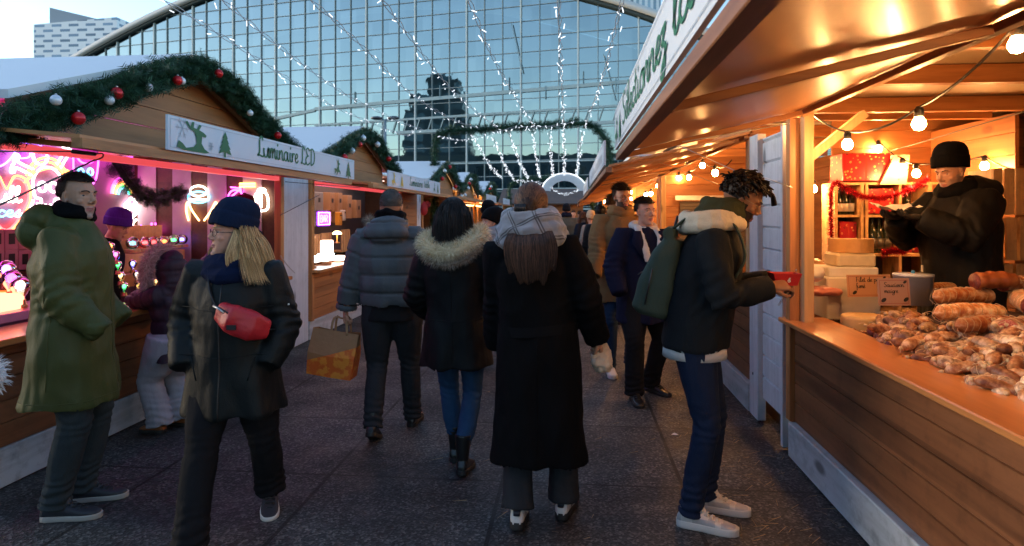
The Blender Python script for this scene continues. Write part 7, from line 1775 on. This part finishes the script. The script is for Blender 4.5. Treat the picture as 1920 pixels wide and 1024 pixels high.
hw = PW(p, p.arm[1][2]); t = thing('paper_wrap', 'crumpled cream paper cone held in the right hand of the woman in the long coat', 'paper wrap', tuple(hw)); b = MB().mat(0, True)
b.loft([(hw+V((.01, .12, -.02)), V((.028, 0, .02)), V((0, .03, .02))), (hw+V((.02, .06, -.08)), V((.05, 0, .01)), V((0, .045, .02))), (hw+V((.03, .03, -.14)), V((.055, 0, 0)), V((0, .05, 0))), (hw+V((.035, .03, -.18)), V((.035, 0, 0)), V((0, .03, 0)))], 16); b.tube([hw+V((-.02, .08, .03)), hw+V((.01, .05, .01)), hw+V((.02, .04, -.03))], [.02, .035, .045], 10)
me = organic(b, .006, 2); displace(me, lambda co, no: .012*np.abs(nz(co, (30, 30, 18), 4.))+.006*nz(co, (60, 60, 60), 1.)); setmats(me, [simple('cream_greaseproof_paper', (.62, .48, .34), .6)]); link('paper', me, t)
b = MB().mat(0, True)
for k in range(7): u = k*.9; b.ell(hw+V((.01+.03*math.cos(u), .07+.02*math.sin(u), -.01+.006*k)), (.014, .02, .012), 8, 6)
obj('filling', b, simple('toasted_bread', (.5, .26, .1), .7, 0, .5, 60), t)

# 6 -- man with the green backpack leaning at the counter
nb = fabric('black_softshell', (.014, .017, .02), .75)
p = Person('man with short twists and a green roll top backpack leaning toward the sausage stall', (.645, 3.42), -104, 1.83, 1.02, dict(footR=(.12, .0, 4, 0), footL=(-.1, .06, -2, 0), hip=(0, .0), lean=12, yaw=2, pitch=30, handR=(.1, .36, 1.225), handL=(-.07, .37, 1.24), poleR=(.7, -.6, -1), poleL=(-.7, -.6, -1), neck=.045, side=0))
p.body('brown', 'lipsb', 'beard', hands=[(1, (-.35, 1, .1), (.5, .1, .8), .75, .5), (-1, (.35, 1, .1), (-.5, .1, .8), .75, .5)], brows=HM['black'], vx=.0034); p.pants(fabric('indigo_denim', (.014, .024, .055), .75, bump=.4), .98, knee=.98, bag=.008, name='jeans')
b = MB().mat(0, True); b.loft([(p.hipc+V((0, 0, -.125)), (.196, 0, 0), (0, .164, 0)), (p.hipc+V((0, 0, -.085)), (.192, 0, 0), (0, .16, 0)), (p.hipc+V((0, 0, -.04)), (.165, 0, 0), (0, .135, 0))], 28, 2.3); obj('t_shirt', b, fabric('white_cotton', (.62, .62, .6)), p.root, world=False)
p.coat(nb, hem=.89, hw=.2, hd=.168, th=.036, sleeve=1.04, fold=.013, flute=.003, name='jacket', hem_shift=(0, .0), belly=.01)
p.neckwear(fabric('cream_fleece', (.75, .66, .5), .95, bump=.6), ((-.035, .135, -.02, -16, .042), (.0, .13, -.03, -14, .04)), 'fleece_collar', fold=.003)
p.neckwear(fabric('olive_knit', (.055, .06, .032), .9, bump=.5), ((.03, .1, .01, -10, .04), (.075, .088, .015, -8, .036)), 'knitted_scarf', fold=.006)
b = hair_cap(p.Mh, .06, .48, -.45, .1, seed=4); rg_ = random.Random(4); b.mat(0, True); R3 = p.Mh.to_3x3()
for q, d in scalp_pts(330, 4, .45, -.35, .15):
    P = [p.Mh @ q]; dd = (R3 @ (d*.7+V((0, .35, .1)))).normalized(); L_ = rg_.uniform(.03, .065) if d.z > .2 else .025
    for k in range(4): P.append(P[-1]+dd*L_/4); dd = (dd+V((rg_.gauss(0, .35), rg_.gauss(0, .35), -.45+rg_.gauss(0, .2)))).normalized()
    b.tube(catmull(P, 2), [.006, .0065, .006, .006, .0055, .005, .005, .004, .003][:len(catmull(P, 2))], 5)
for k in range(16):
    q = HC+V((rg_.uniform(-.055, .055), .085, .06)); P = [p.Mh @ q]; dd = (R3 @ V((0, .8, .2))).normalized()
    for j in range(5): P.append(P[-1]+dd*.019); dd = (dd*.7+V((rg_.gauss(0, .1), rg_.gauss(0, .1), -.6))).normalized()
    b.tube(P, [.006, .006, .0055, .005, .0045, .003], 5)
obj('twisted_hair', b, HM['black'], p.root, world=False); glasses(p.root, p.Mh, (.5, .42, .3), .02, .001)
p.shoes(M['sneak'], M['sole_w'], laces=simple('cream_laces', (.66, .6, .5), .7), style='sneaker', L=.3, panel=M['sneak_g'])
bp = fabric('grey_green_canvas', (.06, .085, .065), .7, bump=.3)
t = thing('backpack', 'grey green roll top backpack on the back of the leaning man', 'backpack', tuple(PW(p, p.up(0, -.25, 1.1)))); b = MB().mat(0, True); up = p.up
G = lambda x, y, z: PW(p, up(x, y, z))
Rw = wloc(p.root).to_3x3() @ p.Rb; ux = Rw @ V((1, 0, 0)); uy = Rw @ V((0, 1, 0))
b.loft([(G(0, -.215, .96), ux*.12, uy*.08), (G(0, -.225, .99), ux*.145, uy*.105), (G(0, -.22, 1.12), ux*.15, uy*.1), (G(0, -.205, 1.27), ux*.145, uy*.075), (G(0, -.19, 1.36), ux*.135, uy*.05)], 24, 3.6)
b.tube([G(-.125, -.215, 1.385), G(.125, -.215, 1.385)], .034, 12)
me = organic(b, .009, 4); displace(me, lambda co, no: .007*nz(co, (9, 9, 9), 6.)); setmats(me, [bp]); link('bag_body', me, t)
for sx in (-1, 1):
    b = MB().mat(0, True); b.tube(catmull([G(sx*.09, -.2, 1.41), G(sx*.11, -.09, 1.52), G(sx*.12, .06, 1.5), G(sx*.13, .15, 1.36), G(sx*.15, .13, 1.25)], 5), .02, 8, flat=.35); obj('strap', b, bp, t)
b = MB().mat(0, True); b.tube(catmull([G(-.03, -.2, 1.42), G(0, -.2, 1.47), G(.03, -.2, 1.42)], 5), .006, 6); obj('grab_loop', b, M['black_plastic'], t)
b = MB().mat(0, True); b.tube([G(.153, -.25, 1.2), G(.153, -.25, 1.02)], .004, 6); obj('side_zip', b, M['black_plastic'], t)
b = MB().mat(0, True); b.tube([G(-.1, -.318, 1.15), G(.1, -.318, 1.15)], .003, 6); obj('pocket_seam', b, M['black_plastic'], t)
hm_ = (PW(p, p.arm[1][2])+PW(p, p.arm[-1][2]))/2
t = thing('food_tray', 'small red paper food tray held by the leaning man', 'food tray', tuple(hm_)); c_ = hm_+V((.07, .0, -.005)); b = MB(); r0 = [c_+V((x*.05, y*.04, 0)) for x, y in ((-1, -1), (1, -1), (1, 1), (-1, 1))]; r1 = [c_+V((x*.068, y*.055, .06)) for x, y in ((-1, -1), (1, -1), (1, 1), (-1, 1))]; r2 = [c_+V((x*.064, y*.051, .058)) for x, y in ((-1, -1), (1, -1), (1, 1), (-1, 1))]; r3 = [c_+V((x*.046, y*.036, .004)) for x, y in ((-1, -1), (1, -1), (1, 1), (-1, 1))]
b.rings([r0, r1, r2, r3]); obj('tray', b, simple('red_card', (.55, .015, .012), .5), t); b = MB(); lettering(b, 's', c_+V((-.0, -.0505, .018)), (1, 0, 0), (0, -.24, 1), .02, .12, (0, -1, 0)); obj('lettering', b, M['paper'], t)

# 7 -- person in navy coat with white scarf
p = Person('person with cropped dark hair and thin glasses in a navy coat and white scarf', (.63, 5.62), 196, 1.73, 1.14, dict(footR=(.13, .12, 8, 0), footL=(-.12, -.12, -30, 4), lean=1, yaw=12, pitch=2, handR=(.28, .17, .92), handL=(-.27, .12, .85), poleR=(1, -.8, 0), poleL=(-1, -.6, 0)))
p.body('pink', brows=HM['dark'], vx=.0038); p.pants(blkp, 1.16, flare=.01)
nv = fabric('navy_overcoat_wool', (.01, .011, .03), .9)
p.coat(nv, hem=.66, hw=.255, hd=.2, th=.045, sleeve=1.14, name='overcoat', fold=.01)
ws = fabric('white_print_scarf', (.62, .6, .58), .8, var=.3)
p.neckwear(ws, ((-.01, .1, -.02, 12, .03),), 'scarf', tails=(([(.075, .02, 1.5), (.085, .13, 1.42), (.06, .185, 1.3), (.04, .2, 1.2)], .034), ([(-.075, .02, 1.5), (-.09, .13, 1.42), (-.07, .185, 1.32)], .034)), fold=.005)
b = MB().mat(0, True)
for s_ in (-1, 1): b.loft([(p.up(s_*.11, .12, 1.46), (.03, 0, 0), (0, .012, 0)), (p.up(s_*.12, .172, 1.36), (.06, 0, 0), (0, .012, 0)), (p.up(s_*.05, .195, 1.2), (.02, 0, 0), (0, .01, 0))], 10)
obj('lapel', b, nv, p.root, world=False)
short_hair(p.root, p.Mh, HM['black'], .045, 2600, 12, .42, -.35, .15, (.6, .1, .0), .0025, .04, .35); glasses(p.root, p.Mh, (.5, .45, .4), .021, .0011)
p.shoes(M['leather_b'], M['sole_b'], laces=M['black_plastic'], style='boot', shaft=.05, L=.28)

# 8 -- bearded man in camel coat
p = Person('tall bearded man in a camel coat standing behind the navy coat', (.5, 6.45), 190, 1.88, 1.1, dict(yaw=14, pitch=2, lean=0, footR=(.12, .05, 5, 0), footL=(-.12, -.1, -5, 0), handR=(.32, .2, .98), handL=(-.3, .1, .9)))
p.body('fair', beard='beardb', brows=HM['dark'], vx=.0042); p.pants(fabric('mid_denim', (.02, .04, .08)), 1.0)
p.coat(fabric('camel_wool', (.23, .13, .055), .9, bump=.5), hem=.72, hw=.26, hd=.2, th=.05, sleeve=1.15, name='camel_coat', fold=.01); p.neckwear(fabric('camel_collar', (.25, .14, .06), .9), ((-.01, .1, .0, 8, .036), (.03, .09, 0, 8, .03)), 'collar', fold=.002)
short_hair(p.root, p.Mh, HM['dark'], .05, 2200, 14, .42, -.4, .15, (.3, .0, .3), .003, .06, .3); glasses(p.root, p.Mh, (.1, .06, .04), .021, .0014); p.shoes(M['sneak'], M['sole_w'], style='sneaker')

# 9 -- hooded woman in profile, grey scarf
p = Person('woman in a black hat with a pale grey scarf over her mouth, walking toward us', (-.8, 6.6), 150, 1.62, 1.0, dict(yaw=-28, footR=(.08, .12, 5, 0), footL=(-.08, -.15, -5, 10), pitch=0, handR=(.26, .1, .85), handL=(-.26, .05, .85)))
p.body('pink', brows=HM['dark'], vx=.0042); p.pants(blkp, 1.05); p.coat(blk, hem=.55, hw=.24, hd=.19, th=.045, name='dark_coat'); gs = fabric('pale_grey_knit', (.28, .3, .33), .9, bump=.5)
p.neckwear(gs, ((-.04, .12, .02, 16, .04), (.01, .115, .02, 16, .042), (.055, .1, .025, 14, .038)), 'scarf', tails=(([(-.05, .12, 1.5), (-.04, .19, 1.38), (-.03, .2, 1.2)], .045),))
beanie(p.root, p.Mh, blk, False, -24, .01, .13, slouch=.5, k=1.13, name='soft_hat', rib=0); p.shoes(M['leather_br'], M['sole_b'], style='boot', shaft=.03, L=.25)

# 10 -- seller on the right
vb = fabric('black_parka_shell', (.005, .005, .005), .65, spec=.2)
p = Person('bearded seller in a black beanie and parka holding a sheet of paper', (2.58, 4.5, .2), 104, 1.8, 1.15, dict(yaw=8, pitch=17, lean=4, handR=(.12, .37, 1.36), handL=(-.12, .4, 1.36), poleR=(1, -.5, -1.2), poleL=(-1, -.5, -1.2)))
p.body('fair', stubble=True, brows=HM['black'], vx=.0034); p.pants(blkp, 1.1)
p.coat(vb, hem=.62, hw=.27, hd=.21, th=.06, sleeve=1.2, name='parka', fold=.016, hoodp=[((0, -.16, 1.48), (.17, .1, .1)), ((0, -.08, 1.5), (.15, .12, .08))])
p.neckwear(blk, ((.0, .1, .0, 10, .04), (.035, .09, .0, 12, .03)), 'collar', fold=.004); beanie(p.root, p.Mh, blk, True, 16, .04, .118, k=1.04, rib=50, slouch=.2)
gl = simple('black_knit_glove', (.015, .014, .014), .8, 0, .4, 200)
for sd, y, z in ((1, (-.2, 1, .05), (0, -.05, -1)), (-1, (.2, 1, .05), (0, -.05, -1))):
    hm2 = hand_mb(basis(p.arm[sd][2], y, z), sd, .35, .2, th=.0025, thumb=.6, vx=.0042); setmats(hm2, [gl]); link('glove', hm2, p.root, world=False)
hv = (PW(p, p.arm[1][2])+PW(p, p.arm[-1][2]))/2
b = MB().mat(0, True); c_ = hv+V((-.1, -.03, .04)); gr_ = []
for i in range(9):
    for j in range(9):
        u, v_ = i/8-.5, j/8-.5; gr_.append(c_+V((u*.24, v_*.2, .035*abs(u)**1.2*2+.055*max(0, v_)+.02*noise.noise((u*5, v_*5, 1))+.05*max(0, .2-abs(u-.15))*2)))
b.add(gr_, [(i*9+j, (i+1)*9+j, (i+1)*9+j+1, i*9+j+1) for i in range(8) for j in range(8)]); o = obj('paper_sheet', b, M['paper']); tag(o, 'white paper sheet lying across the seller\'s gloved hands', 'paper')
b = MB().box(PW(p, p.up(.1, .19, 1.0)), (.004, .02, .045)); obj('label_patch', b, M['paper'], p.root); b = MB().mat(0, True); b.tube([PW(p, p.up(0, .2, 1.4)), PW(p, p.up(0, .21, 1.34))], .004, 6); obj('zip_pull', b, M['metal'], p.root)

# 11 -- child with pink fur hood, 12 -- woman in purple
p = Person('small child in a dark jacket with a pink fur trimmed hood at the neon counter', (-2.9, 4.45), 80, 1.24, 1.05, dict(lean=4, handR=(.2, .3, .78), handL=(.02, .42, .93), poleR=(1, -.5, -1), poleL=(-1, -.5, -1), footR=(.1, .0, 5, 0), footL=(-.08, .06, -5, 0)))
p.body('fair', eyes=False, vx=.006); p.pants(fabric('pale_snow_trouser', (.33, .33, .38), .7), 1.25, flare=.012); 
p.coat(fabric('plum_black_padding', (.03, .014, .028), .6, spec=.3), hem=.52, hw=.2, hd=.17, th=.045, name='padded_jacket', sleeve=1.05, quilt=.09, qd=.008, hoodp=[((0, -.02, 1.66), (.17, .16, .19)), ((0, -.06, 1.52), (.16, .13, .1))])
k_ = p.s
p.fur([(-.14, .16, 1.48), (-.18, .13, 1.6), (-.17, .1, 1.74), (-.08, .08, 1.86), (.08, .08, 1.86), (.17, .1, 1.74), (.18, .13, 1.6), (.14, .16, 1.48)], .042, FUR['pink'], 7000, .055, 'fur_hood_trim', .004)
p.shoes(simple('orange_brown_boot', (.25, .09, .03), .6), M['sole_b'], style='boot', shaft=.07, L=.2, laces=M['black_plastic'])
pur = fabric('dark_purple_padding', (.035, .02, .07), .55, spec=.35)
p = Person('dark haired woman in a purple padded coat reaching over the neon counter', (-2.72, 5.2), 75, 1.62, 1.0, dict(lean=6, yaw=15, pitch=10, handR=(.1, .35, .95), handL=(-.3, .42, 1.0), poleR=(1, -.5, -.7), poleL=(-.5, -.3, -1), footR=(.1, -.12, 5, 8), footL=(-.1, .1, -5, 0)))
p.body('pink', eyes=False, vx=.005, hands=[(-1, (0, 1, -.05), (0, .1, 1), .5, .6)]); p.pants(blkp); p.coat(pur, hem=.62, hw=.24, hd=.2, th=.045, name='padded_coat', quilt=.085, qd=.009, sleeve=1.08)
short_hair(p.root, p.Mh, HM['dark'], .09, 2200, 21, .4, -.6, .25, (0, -.5, -.3), .004, .07, .8); p.neckwear(fabric('dark_fur_collar', (.02, .015, .03), .9, bump=.8), ((.0, .12, 0, 6, .045), (.04, .1, 0, 6, .04)), 'collar'); p.shoes(M['leather_br'], M['sole_b'], style='boot', shaft=.06, L=.25)
# 13, 14 -- sellers in the pink chalet
c_ = atX(187, 425, -4.25)
p = Person('seller in a purple knitted beanie bent over behind the green parka', (c_.x, c_.y, 0), -60, 1.6, 1.0, dict(lean=10, pitch=22, yaw=-20))
p.body('fair', vx=.005, brows=HM['dark']); p.coat(blk, hem=.8, hw=.2, hd=.16, th=.035); beanie(p.root, p.Mh, fabric('violet_knit', (.08, .03, .3), .9, bump=.6), k=1.08, rib=30, z=.03)
p = Person('seller in a dark red bobble hat and navy jacket near the chalet post', (-3.5, 6.5), -100, 1.74, 1.0, dict(lean=3, pitch=14, yaw=-10, handR=(.2, .3, 1.0), handL=(-.2, .3, 1.0)))
p.body('pink', beard='beardb', vx=.005, brows=HM['dark']); p.coat(fabric('deep_navy_fleece', (.01, .012, .04), .9), hem=.75, hw=.22, hd=.18, th=.045, name='fleece_jacket'); wine = fabric('wine_knit', (.07, .006, .014), .9, bump=.6); beanie(p.root, p.Mh, wine, k=1.06, rib=34, z=.03, pom=wine)
p.neckwear(blk, ((.02, .1, 0, 6, .036),), 'scarf')

# 15 -- woman in beige puffer with backpack
p = Person('woman in a long beige puffer coat lifting food to her mouth', (.66, 12.95), -72, 1.68, 1.0, dict(lean=3, pitch=6, yaw=0, handR=(.08, .24, 1.36), handL=(-.08, .26, 1.34), poleR=(1, -.2, -1), poleL=(-1, -.2, -1)))
p.body('fair', vx=.006, hands=[(1, (-.2, .3, 1), (.4, -.8, .2), 1.0, .6)], brows=HM['brown']); p.pants(blkp, 1.0); p.coat(fabric('beige_nylon', (.34, .3, .25), .5, spec=.4), hem=.62, hw=.23, hd=.2, th=.05, quilt=.12, qd=.014, name='puffer_coat', sleeve=1.1, voxel=.014)
long_hair(p.root, p.Mh, HM['auburn'], .26, 700, 5, .35, sidey=.3, w=.008, puff=.03, bodyfn=lambda q, rg: q if q.z > 1.5 else V((q.x*1.02, min(q.y, .0) if q.y < .06 else q.y, q.z))); p.shoes(M['sneak'], M['sole_w'], style='sneaker', L=.25)
p.neckwear(fabric('white_fluff_hood', (.55, .5, .48), .9), ((-.01, .11, -.05, 6, .04),), 'hood_lining')
q0 = p; t = thing('backpack', 'small dusty purple backpack on the woman in the beige puffer', 'backpack', tuple(PW(p, p.up(0, -.28, 1.1)))); b = MB().mat(0, True); b.ell(PW(p, p.up(0, -.25, 1.12)), (.12, .15, .2), 18, 12); me = organic(b, .014, 3); displace(me, lambda co, no: .01*nz(co, (9, 9, 9), 2.)); setmats(me, [fabric('dusty_purple_canvas', (.12, .07, .09))]); link('bag_body', me, t)
b = MB().mat(0, True); b.tube(catmull([PW(p, p.up(.1, -.2, 1.35)), PW(p, p.up(.13, .0, 1.47)), PW(p, p.up(.16, .15, 1.3)), PW(p, p.up(.24, -.05, 1.0)), PW(p, p.up(.12, -.22, .95))], 4), .018, 6, flat=.4); obj('strap', b, M['black_plastic'], t)

# 16+ -- people farther down the lane
def far(label, at, rz, H, coat, hair=None, hat=None, hem=.75, pants=blkp, w=1.0, yaw=0, skin='fair', scarf=None, shoe_=None, long=0, quilt=0, vox=.018):
    p = Person(label, at, rz, H, w, dict(yaw=yaw, footR=(.1, .1, 5, 0), footL=(-.09, -.12, -4, 8)))
    p.body(skin, vx=.0075, eyes=abs(rz) > 60, hands=[(1, (0, .1, -1), (1, 0, 0), .6, .5), (-1, (0, .1, -1), (-1, 0, 0), .6, .5)]); p.pants(pants, 1.0); p.coat(coat, hem=hem, hw=.22, hd=.18, th=.045, voxel=vox, quilt=quilt, fold=.008)
    if hat: beanie(p.root, p.Mh, hat, rib=24, k=1.05)
    if hair:
        if long: long_hair(p.root, p.Mh, hair, long, 350, 3, .35, sidey=.3, w=.01, puff=.03, bodyfn=lambda q, rg: q if q.z > 1.48 else V((q.x, min(q.y, -.17) if q.y < 0 else q.y, q.z)))
        else: short_hair(p.root, p.Mh, hair, .03, 700, 3, .45, -.45, .2, (0, 0, .5), .006, .04)
    if scarf: p.neckwear(scarf, ((.0, .1, 0, 5, .04), (.045, .09, 0, 5, .035)), 'scarf', vx=.012)
    p.shoes(shoe_ or M['leather_b'], M['sole_b'], style='boot'); return p
far('dark haired man in a black jacket facing the right stalls', (.58, 9.3), -35, 1.86, blk, HM['dark'], yaw=-20, w=1.1, hem=.8)
far('short person in black beside the dark haired man, hood up', (.45, 9.9), -10, 1.72, blkn, HM['black'], hem=.8)
far('man in a dark beanie and beige khaki jacket walking far ahead', (-.1, 15.6), 4, 1.8, fabric('khaki_beige', (.16, .13, .09)), None, fabric('near_black_knit', (.012, .012, .016)), scarf=navy, w=1.12, hem=.8)
far('woman with brown hair in a dark blue coat beside the khaki jacket', (.3, 14.9), 40, 1.64, fabric('ink_blue_coat', (.015, .02, .035)), HM['brown'], long=.2, hem=.7)
far('person in a pale knitted hat close to the beige puffer coat', (.45, 14.0), 30, 1.62, fabric('pale_stone_coat', (.3, .27, .24)), None, fabric('cream_knit', (.5, .4, .28)), hem=.7)
far('person in a black bobble hat beyond the woman with the grey scarf', (-1.08, 8.4), 20, 1.72, blk, None, blk, hem=.7)
far('person in a white knitted hat beyond the grey scarf', (-.85, 9.1), 15, 1.62, fabric('pale_grey_coat', (.25, .25, .26)), None, fabric('white_knit', (.6, .56, .52)), hem=.7)
for i, (x, y, rz, H, col, lb) in enumerate(((-.5, 19, 5, 1.75, (.02, .02, .025), 'small far figure in black, left of the lane centre'), (.1, 22, 175, 1.7, (.1, .03, .03), 'small far figure in a dark red coat facing us'), (.6, 20, 10, 1.68, (.03, .035, .05), 'small far figure in slate blue near the right row'), (-1.1, 24, -10, 1.76, (.05, .05, .05), 'small far figure in charcoal near the left row'), (.35, 25.5, 5, 1.72, (.12, .1, .08), 'small far figure in taupe beyond the others'))):
    far(lb, (x, y), rz, H, fabric('far_coat', col), HM['dark'], hem=.7, vox=.024)
far('adult in a dark coat at the stall between the hanging coats and us', (-2.4, 12.5), 80, 1.74, blk, HM['dark'], hem=.7)
# fluffy white coat cut by the left edge of the frame
p = Person('person in a fluffy white coat mostly beyond the left frame edge', (-2.52, 2.2), -20, 1.5, 1.0, dict(handR=(.2, .2, .95), handL=(-.2, .2, .95)))
p.body('fair', eyes=False, vx=.007); p.pants(blkp); o = p.coat(simple('white_fleece', (.6, .6, .6), .9), hem=.6, hw=.29, hd=.25, th=.05, name='fluffy_coat', fold=.012)
fb = MB(); rg_ = random.Random(9); me = o.data; vs_ = me.vertices
for _ in range(16000):
    v_ = vs_[rg_.randrange(len(vs_))]; d = V(v_.normal)+V((rg_.gauss(0, .4), rg_.gauss(0, .4), rg_.gauss(0, .4)-.3)); fb.spike(v_.co, d, .035, .004, .3, 2)
obj('fleece_pile', fb, FUR['white'], p.root, world=False); short_hair(p.root, p.Mh, HM['brown'], .05, 800, 3); p.shoes(M['leather_b'], M['sole_b'], style='boot')

# straw and scraps by the right counter
rg_ = random.Random(5); b = MB()
for _ in range(260):
    x = rg_.uniform(.75, 1.38) if rg_.random() < .8 else rg_.uniform(-1, 1.2); y = rg_.uniform(3.0, 6.5); a = rg_.uniform(0, 3.14); l_ = rg_.uniform(.015, .05); d = V((math.cos(a), math.sin(a), 0))*l_; n_ = V((-math.sin(a), math.cos(a), 0))*.0008; q = V((x, y, .004+.002*rg_.random())); b.add([q-d-n_, q+d-n_, q+d+n_+V((0, 0, .002)), q-d+n_], [(0, 1, 2, 3)])
o = obj('straw', b, simple('dry_straw', (.38, .28, .14), .8)); tag(o, 'loose straw scattered on the paving beside the right counters', 'straw', kind='stuff')
b = MB(); q = atG(1265, 815, .006); b.add([q+V((-.025, 0, 0)), q+V((.01, -.02, .004)), q+V((.028, .004, 0)), q+V((0, .018, .008))], [(0, 1, 2, 3)]); o = obj('paper_scrap', b, M['paper']); tag(o, 'tiny white paper scrap on the paving left of the leaning man', 'litter')
# ------------------------------------------------------------------ garland arches and overhead light strings
P = catmull([(-3.2, 14.9, .1), (-3.22, 14.95, 1.5), (-3.22, 15, 2.7), (-3.2, 15, 3.3), (-2.95, 15, 3.55), (-2.0, 15, 3.6), (-.8, 15, 3.66), (.25, 15, 3.7), (.6, 15, 3.58), (.84, 15, 3.25), (.92, 15, 2.8), (.95, 15, 2.0), (.95, 15, .1)], 5)
o = obj('garland_arch', garland_mesh(P, .09, 5200, 41, .13), M['needles']); tag(o, 'large fir garland arch spanning the lane between the chalets', 'garland arch')
P = catmull([(-2.5, 26, .1), (-2.5, 26, 2.4), (-2.2, 26, 2.95), (-1.2, 26, 3.05), (-.2, 26, 3.12), (.5, 26, 2.95), (.85, 26, 2.5), (.9, 26, .1)], 5)
o = obj('garland_arch', garland_mesh(P, .1, 1800, 42, .16), M['needles']); tag(o, 'second, smaller looking fir garland arch far down the lane', 'garland arch')
# pale lit half-round panel under the far arch
b = MB(); pl = [(.72*math.cos(a), .62*math.sin(a)) for a in np.linspace(0, math.pi, 21)]+[(.42*math.cos(a), .3*math.sin(a)) for a in np.linspace(math.pi, 0, 17)]
for i in range(0): pass
n1 = 21; b.rings([[V((-.25+.9*math.cos(a)*r, 25.6+dy, 2.45+.75*math.sin(a)*r)) for (r, dy) in ((1, 0), (1, .06), (.62, .06), (.62, 0))] for a in np.linspace(.12, math.pi-.12, 22)])
t = thing('arch_sign', 'pale half round arch panel hanging far down the lane', 'arch panel', (-.25, 25.6, 2.4)); obj('panel', b, simple('pale_arch_panel', (.55, .6, .64), .5), t)
b = MB().mat(0, True); b.tube([V((-.25+.92*math.cos(a), 25.57, 2.45+.77*math.sin(a))) for a in np.linspace(.1, 3.04, 20)], .02, 5); obj('lit_edge', b, M['led'], t)
# strings of cold white lights
proto_led = None
S_ = [
 [(307, 0), (425, 73), (525, 137), (633, 203), (757, 253), (807, 262)], [(417, 0), (525, 88), (633, 167), (705, 207), (760, 232), (802, 248)],
 [(583, 0), (640, 50), (707, 113), (773, 177), (847, 223), (907, 247)], [(717, 0), (813, 127), (867, 187), (933, 240)], [(880, 0), (933, 123), (1000, 233)], [(1048, 0), (1053, 133), (1058, 240)], [(1167, 0), (1130, 147), (1097, 237)]]
def atZ(px, py, Z):
    z = F_*(Z-CZ)/(HY-py); x = (px-960)/F_*z; return V((x*CC-z*SS, x*SS+z*CC, Z))
nm = ['outermost left', 'second from left', 'third from left', 'middle', 'third from right', 'second from right', 'outermost right']
led_me = mesh_of(MB().mat(0, True).tube([(0, 0, -.027), (0, 0, .027)], .0047, 6), 'light_tube', M['led'])
rg = random.Random(77)
def light_string(P, label, grp, step=.3, ind=True, sz=1.0, twist=.018):
    P = [V(q) for q in P]; t = thing('light_string', label, 'light string', tuple(P[0]), grp); P = catmull(P, 14)
    cum = [0]
    for a, c_ in zip(P, P[1:]): cum.append(cum[-1]+(c_-a).length)
    def at(u):
        k = 0
        while k < len(P)-2 and cum[k+1] < u: k += 1
        return P[k].lerp(P[k+1], (u-cum[k])/max(1e-6, cum[k+1]-cum[k]))
    m = int(cum[-1]/.09)
    for ph in (0, math.pi):
        b = MB().mat(0, True); b.tube([at(cum[-1]*i/m)+V((twist*math.cos(i*.55+ph), 0, twist*math.sin(i*.55+ph))) for i in range(m+1)], .0045*sz, 5); obj('cable', b, M['silver_cable'], t)
    u = rg.uniform(0, step); mb = MB().mat(0, True); org = wloc(t).inverted()
    while u < cum[-1]:
        q = at(u)+V((rg.uniform(-.05, .05), 0, rg.uniform(-.07, .03))); e = Euler((rg.uniform(-1.4, 1.4), rg.uniform(-1.4, 1.4), 0))
        if ind:
            o = bpy.data.objects.new('light_tube', led_me); COL.objects.link(o); o.parent = t; o.location = org @ q; o.rotation_euler = e; o.scale = (sz, sz, sz)
        else:
            d = e.to_matrix() @ V((0, 0, .03*sz)); mb.tube([q-d, q+d], .006*sz, 5)
        u += step*rg.uniform(.6, 1.4)
    if not ind: o = obj('light_tube', mb, M['led'], t); o['kind'] = 'stuff'
    return t
for i, pts in enumerate(S_):
    P = [atZ(x, y, 3.6) for x, y in pts]; d0 = P[0]-P[1]; d0.normalize(); P = [P[0]+d0*3.5]+P; P[-1].y = 15.0
    light_string(P, nm[i]+' of the seven overhead strings of cold white lights', 'strings of cold white lights overhead', .3 if i < 3 else .27)
# lights wound along the arch and the strings dropping to the far arch
light_string([(-3.1, 14.85, 3.42), (-2.6, 14.85, 3.32), (-1.9, 14.85, 3.45), (-1.3, 14.85, 3.6), (-.5, 14.85, 3.62), (.1, 14.85, 3.72)], 'drooping run of white lights along the top of the large arch', 'white lights on the arch', .07, False)
for k, (a, c_) in enumerate((((883, 253), (940, 333)), ((925, 262), (962, 333)), ((953, 250), (990, 333)), ((1000, 250), (1012, 333)), ((1030, 250), (1037, 330)), ((1058, 245), (1058, 330)), ((1092, 250), (1080, 330)))):
    A = atY(a[0], a[1]-4, 15.0); B_ = atY(c_[0], c_[1], 25.8); mid = A.lerp(B_, .5)-V((0, 0, .12))
    light_string([A, mid, B_], ['first', 'second', 'third', 'fourth', 'fifth', 'sixth', 'seventh'][k]+' from left of the thin far strings between the two arches', 'far strings of white lights', .16, False, 1.1)
light_string([(-2.3, 25.7, 2.95), (-1.2, 25.7, 2.85), (-.2, 25.5, 2.4), (.6, 25.7, 2.8)], 'clustered white lights on the far arch', 'white lights on the arch', .04, False, 1.2)
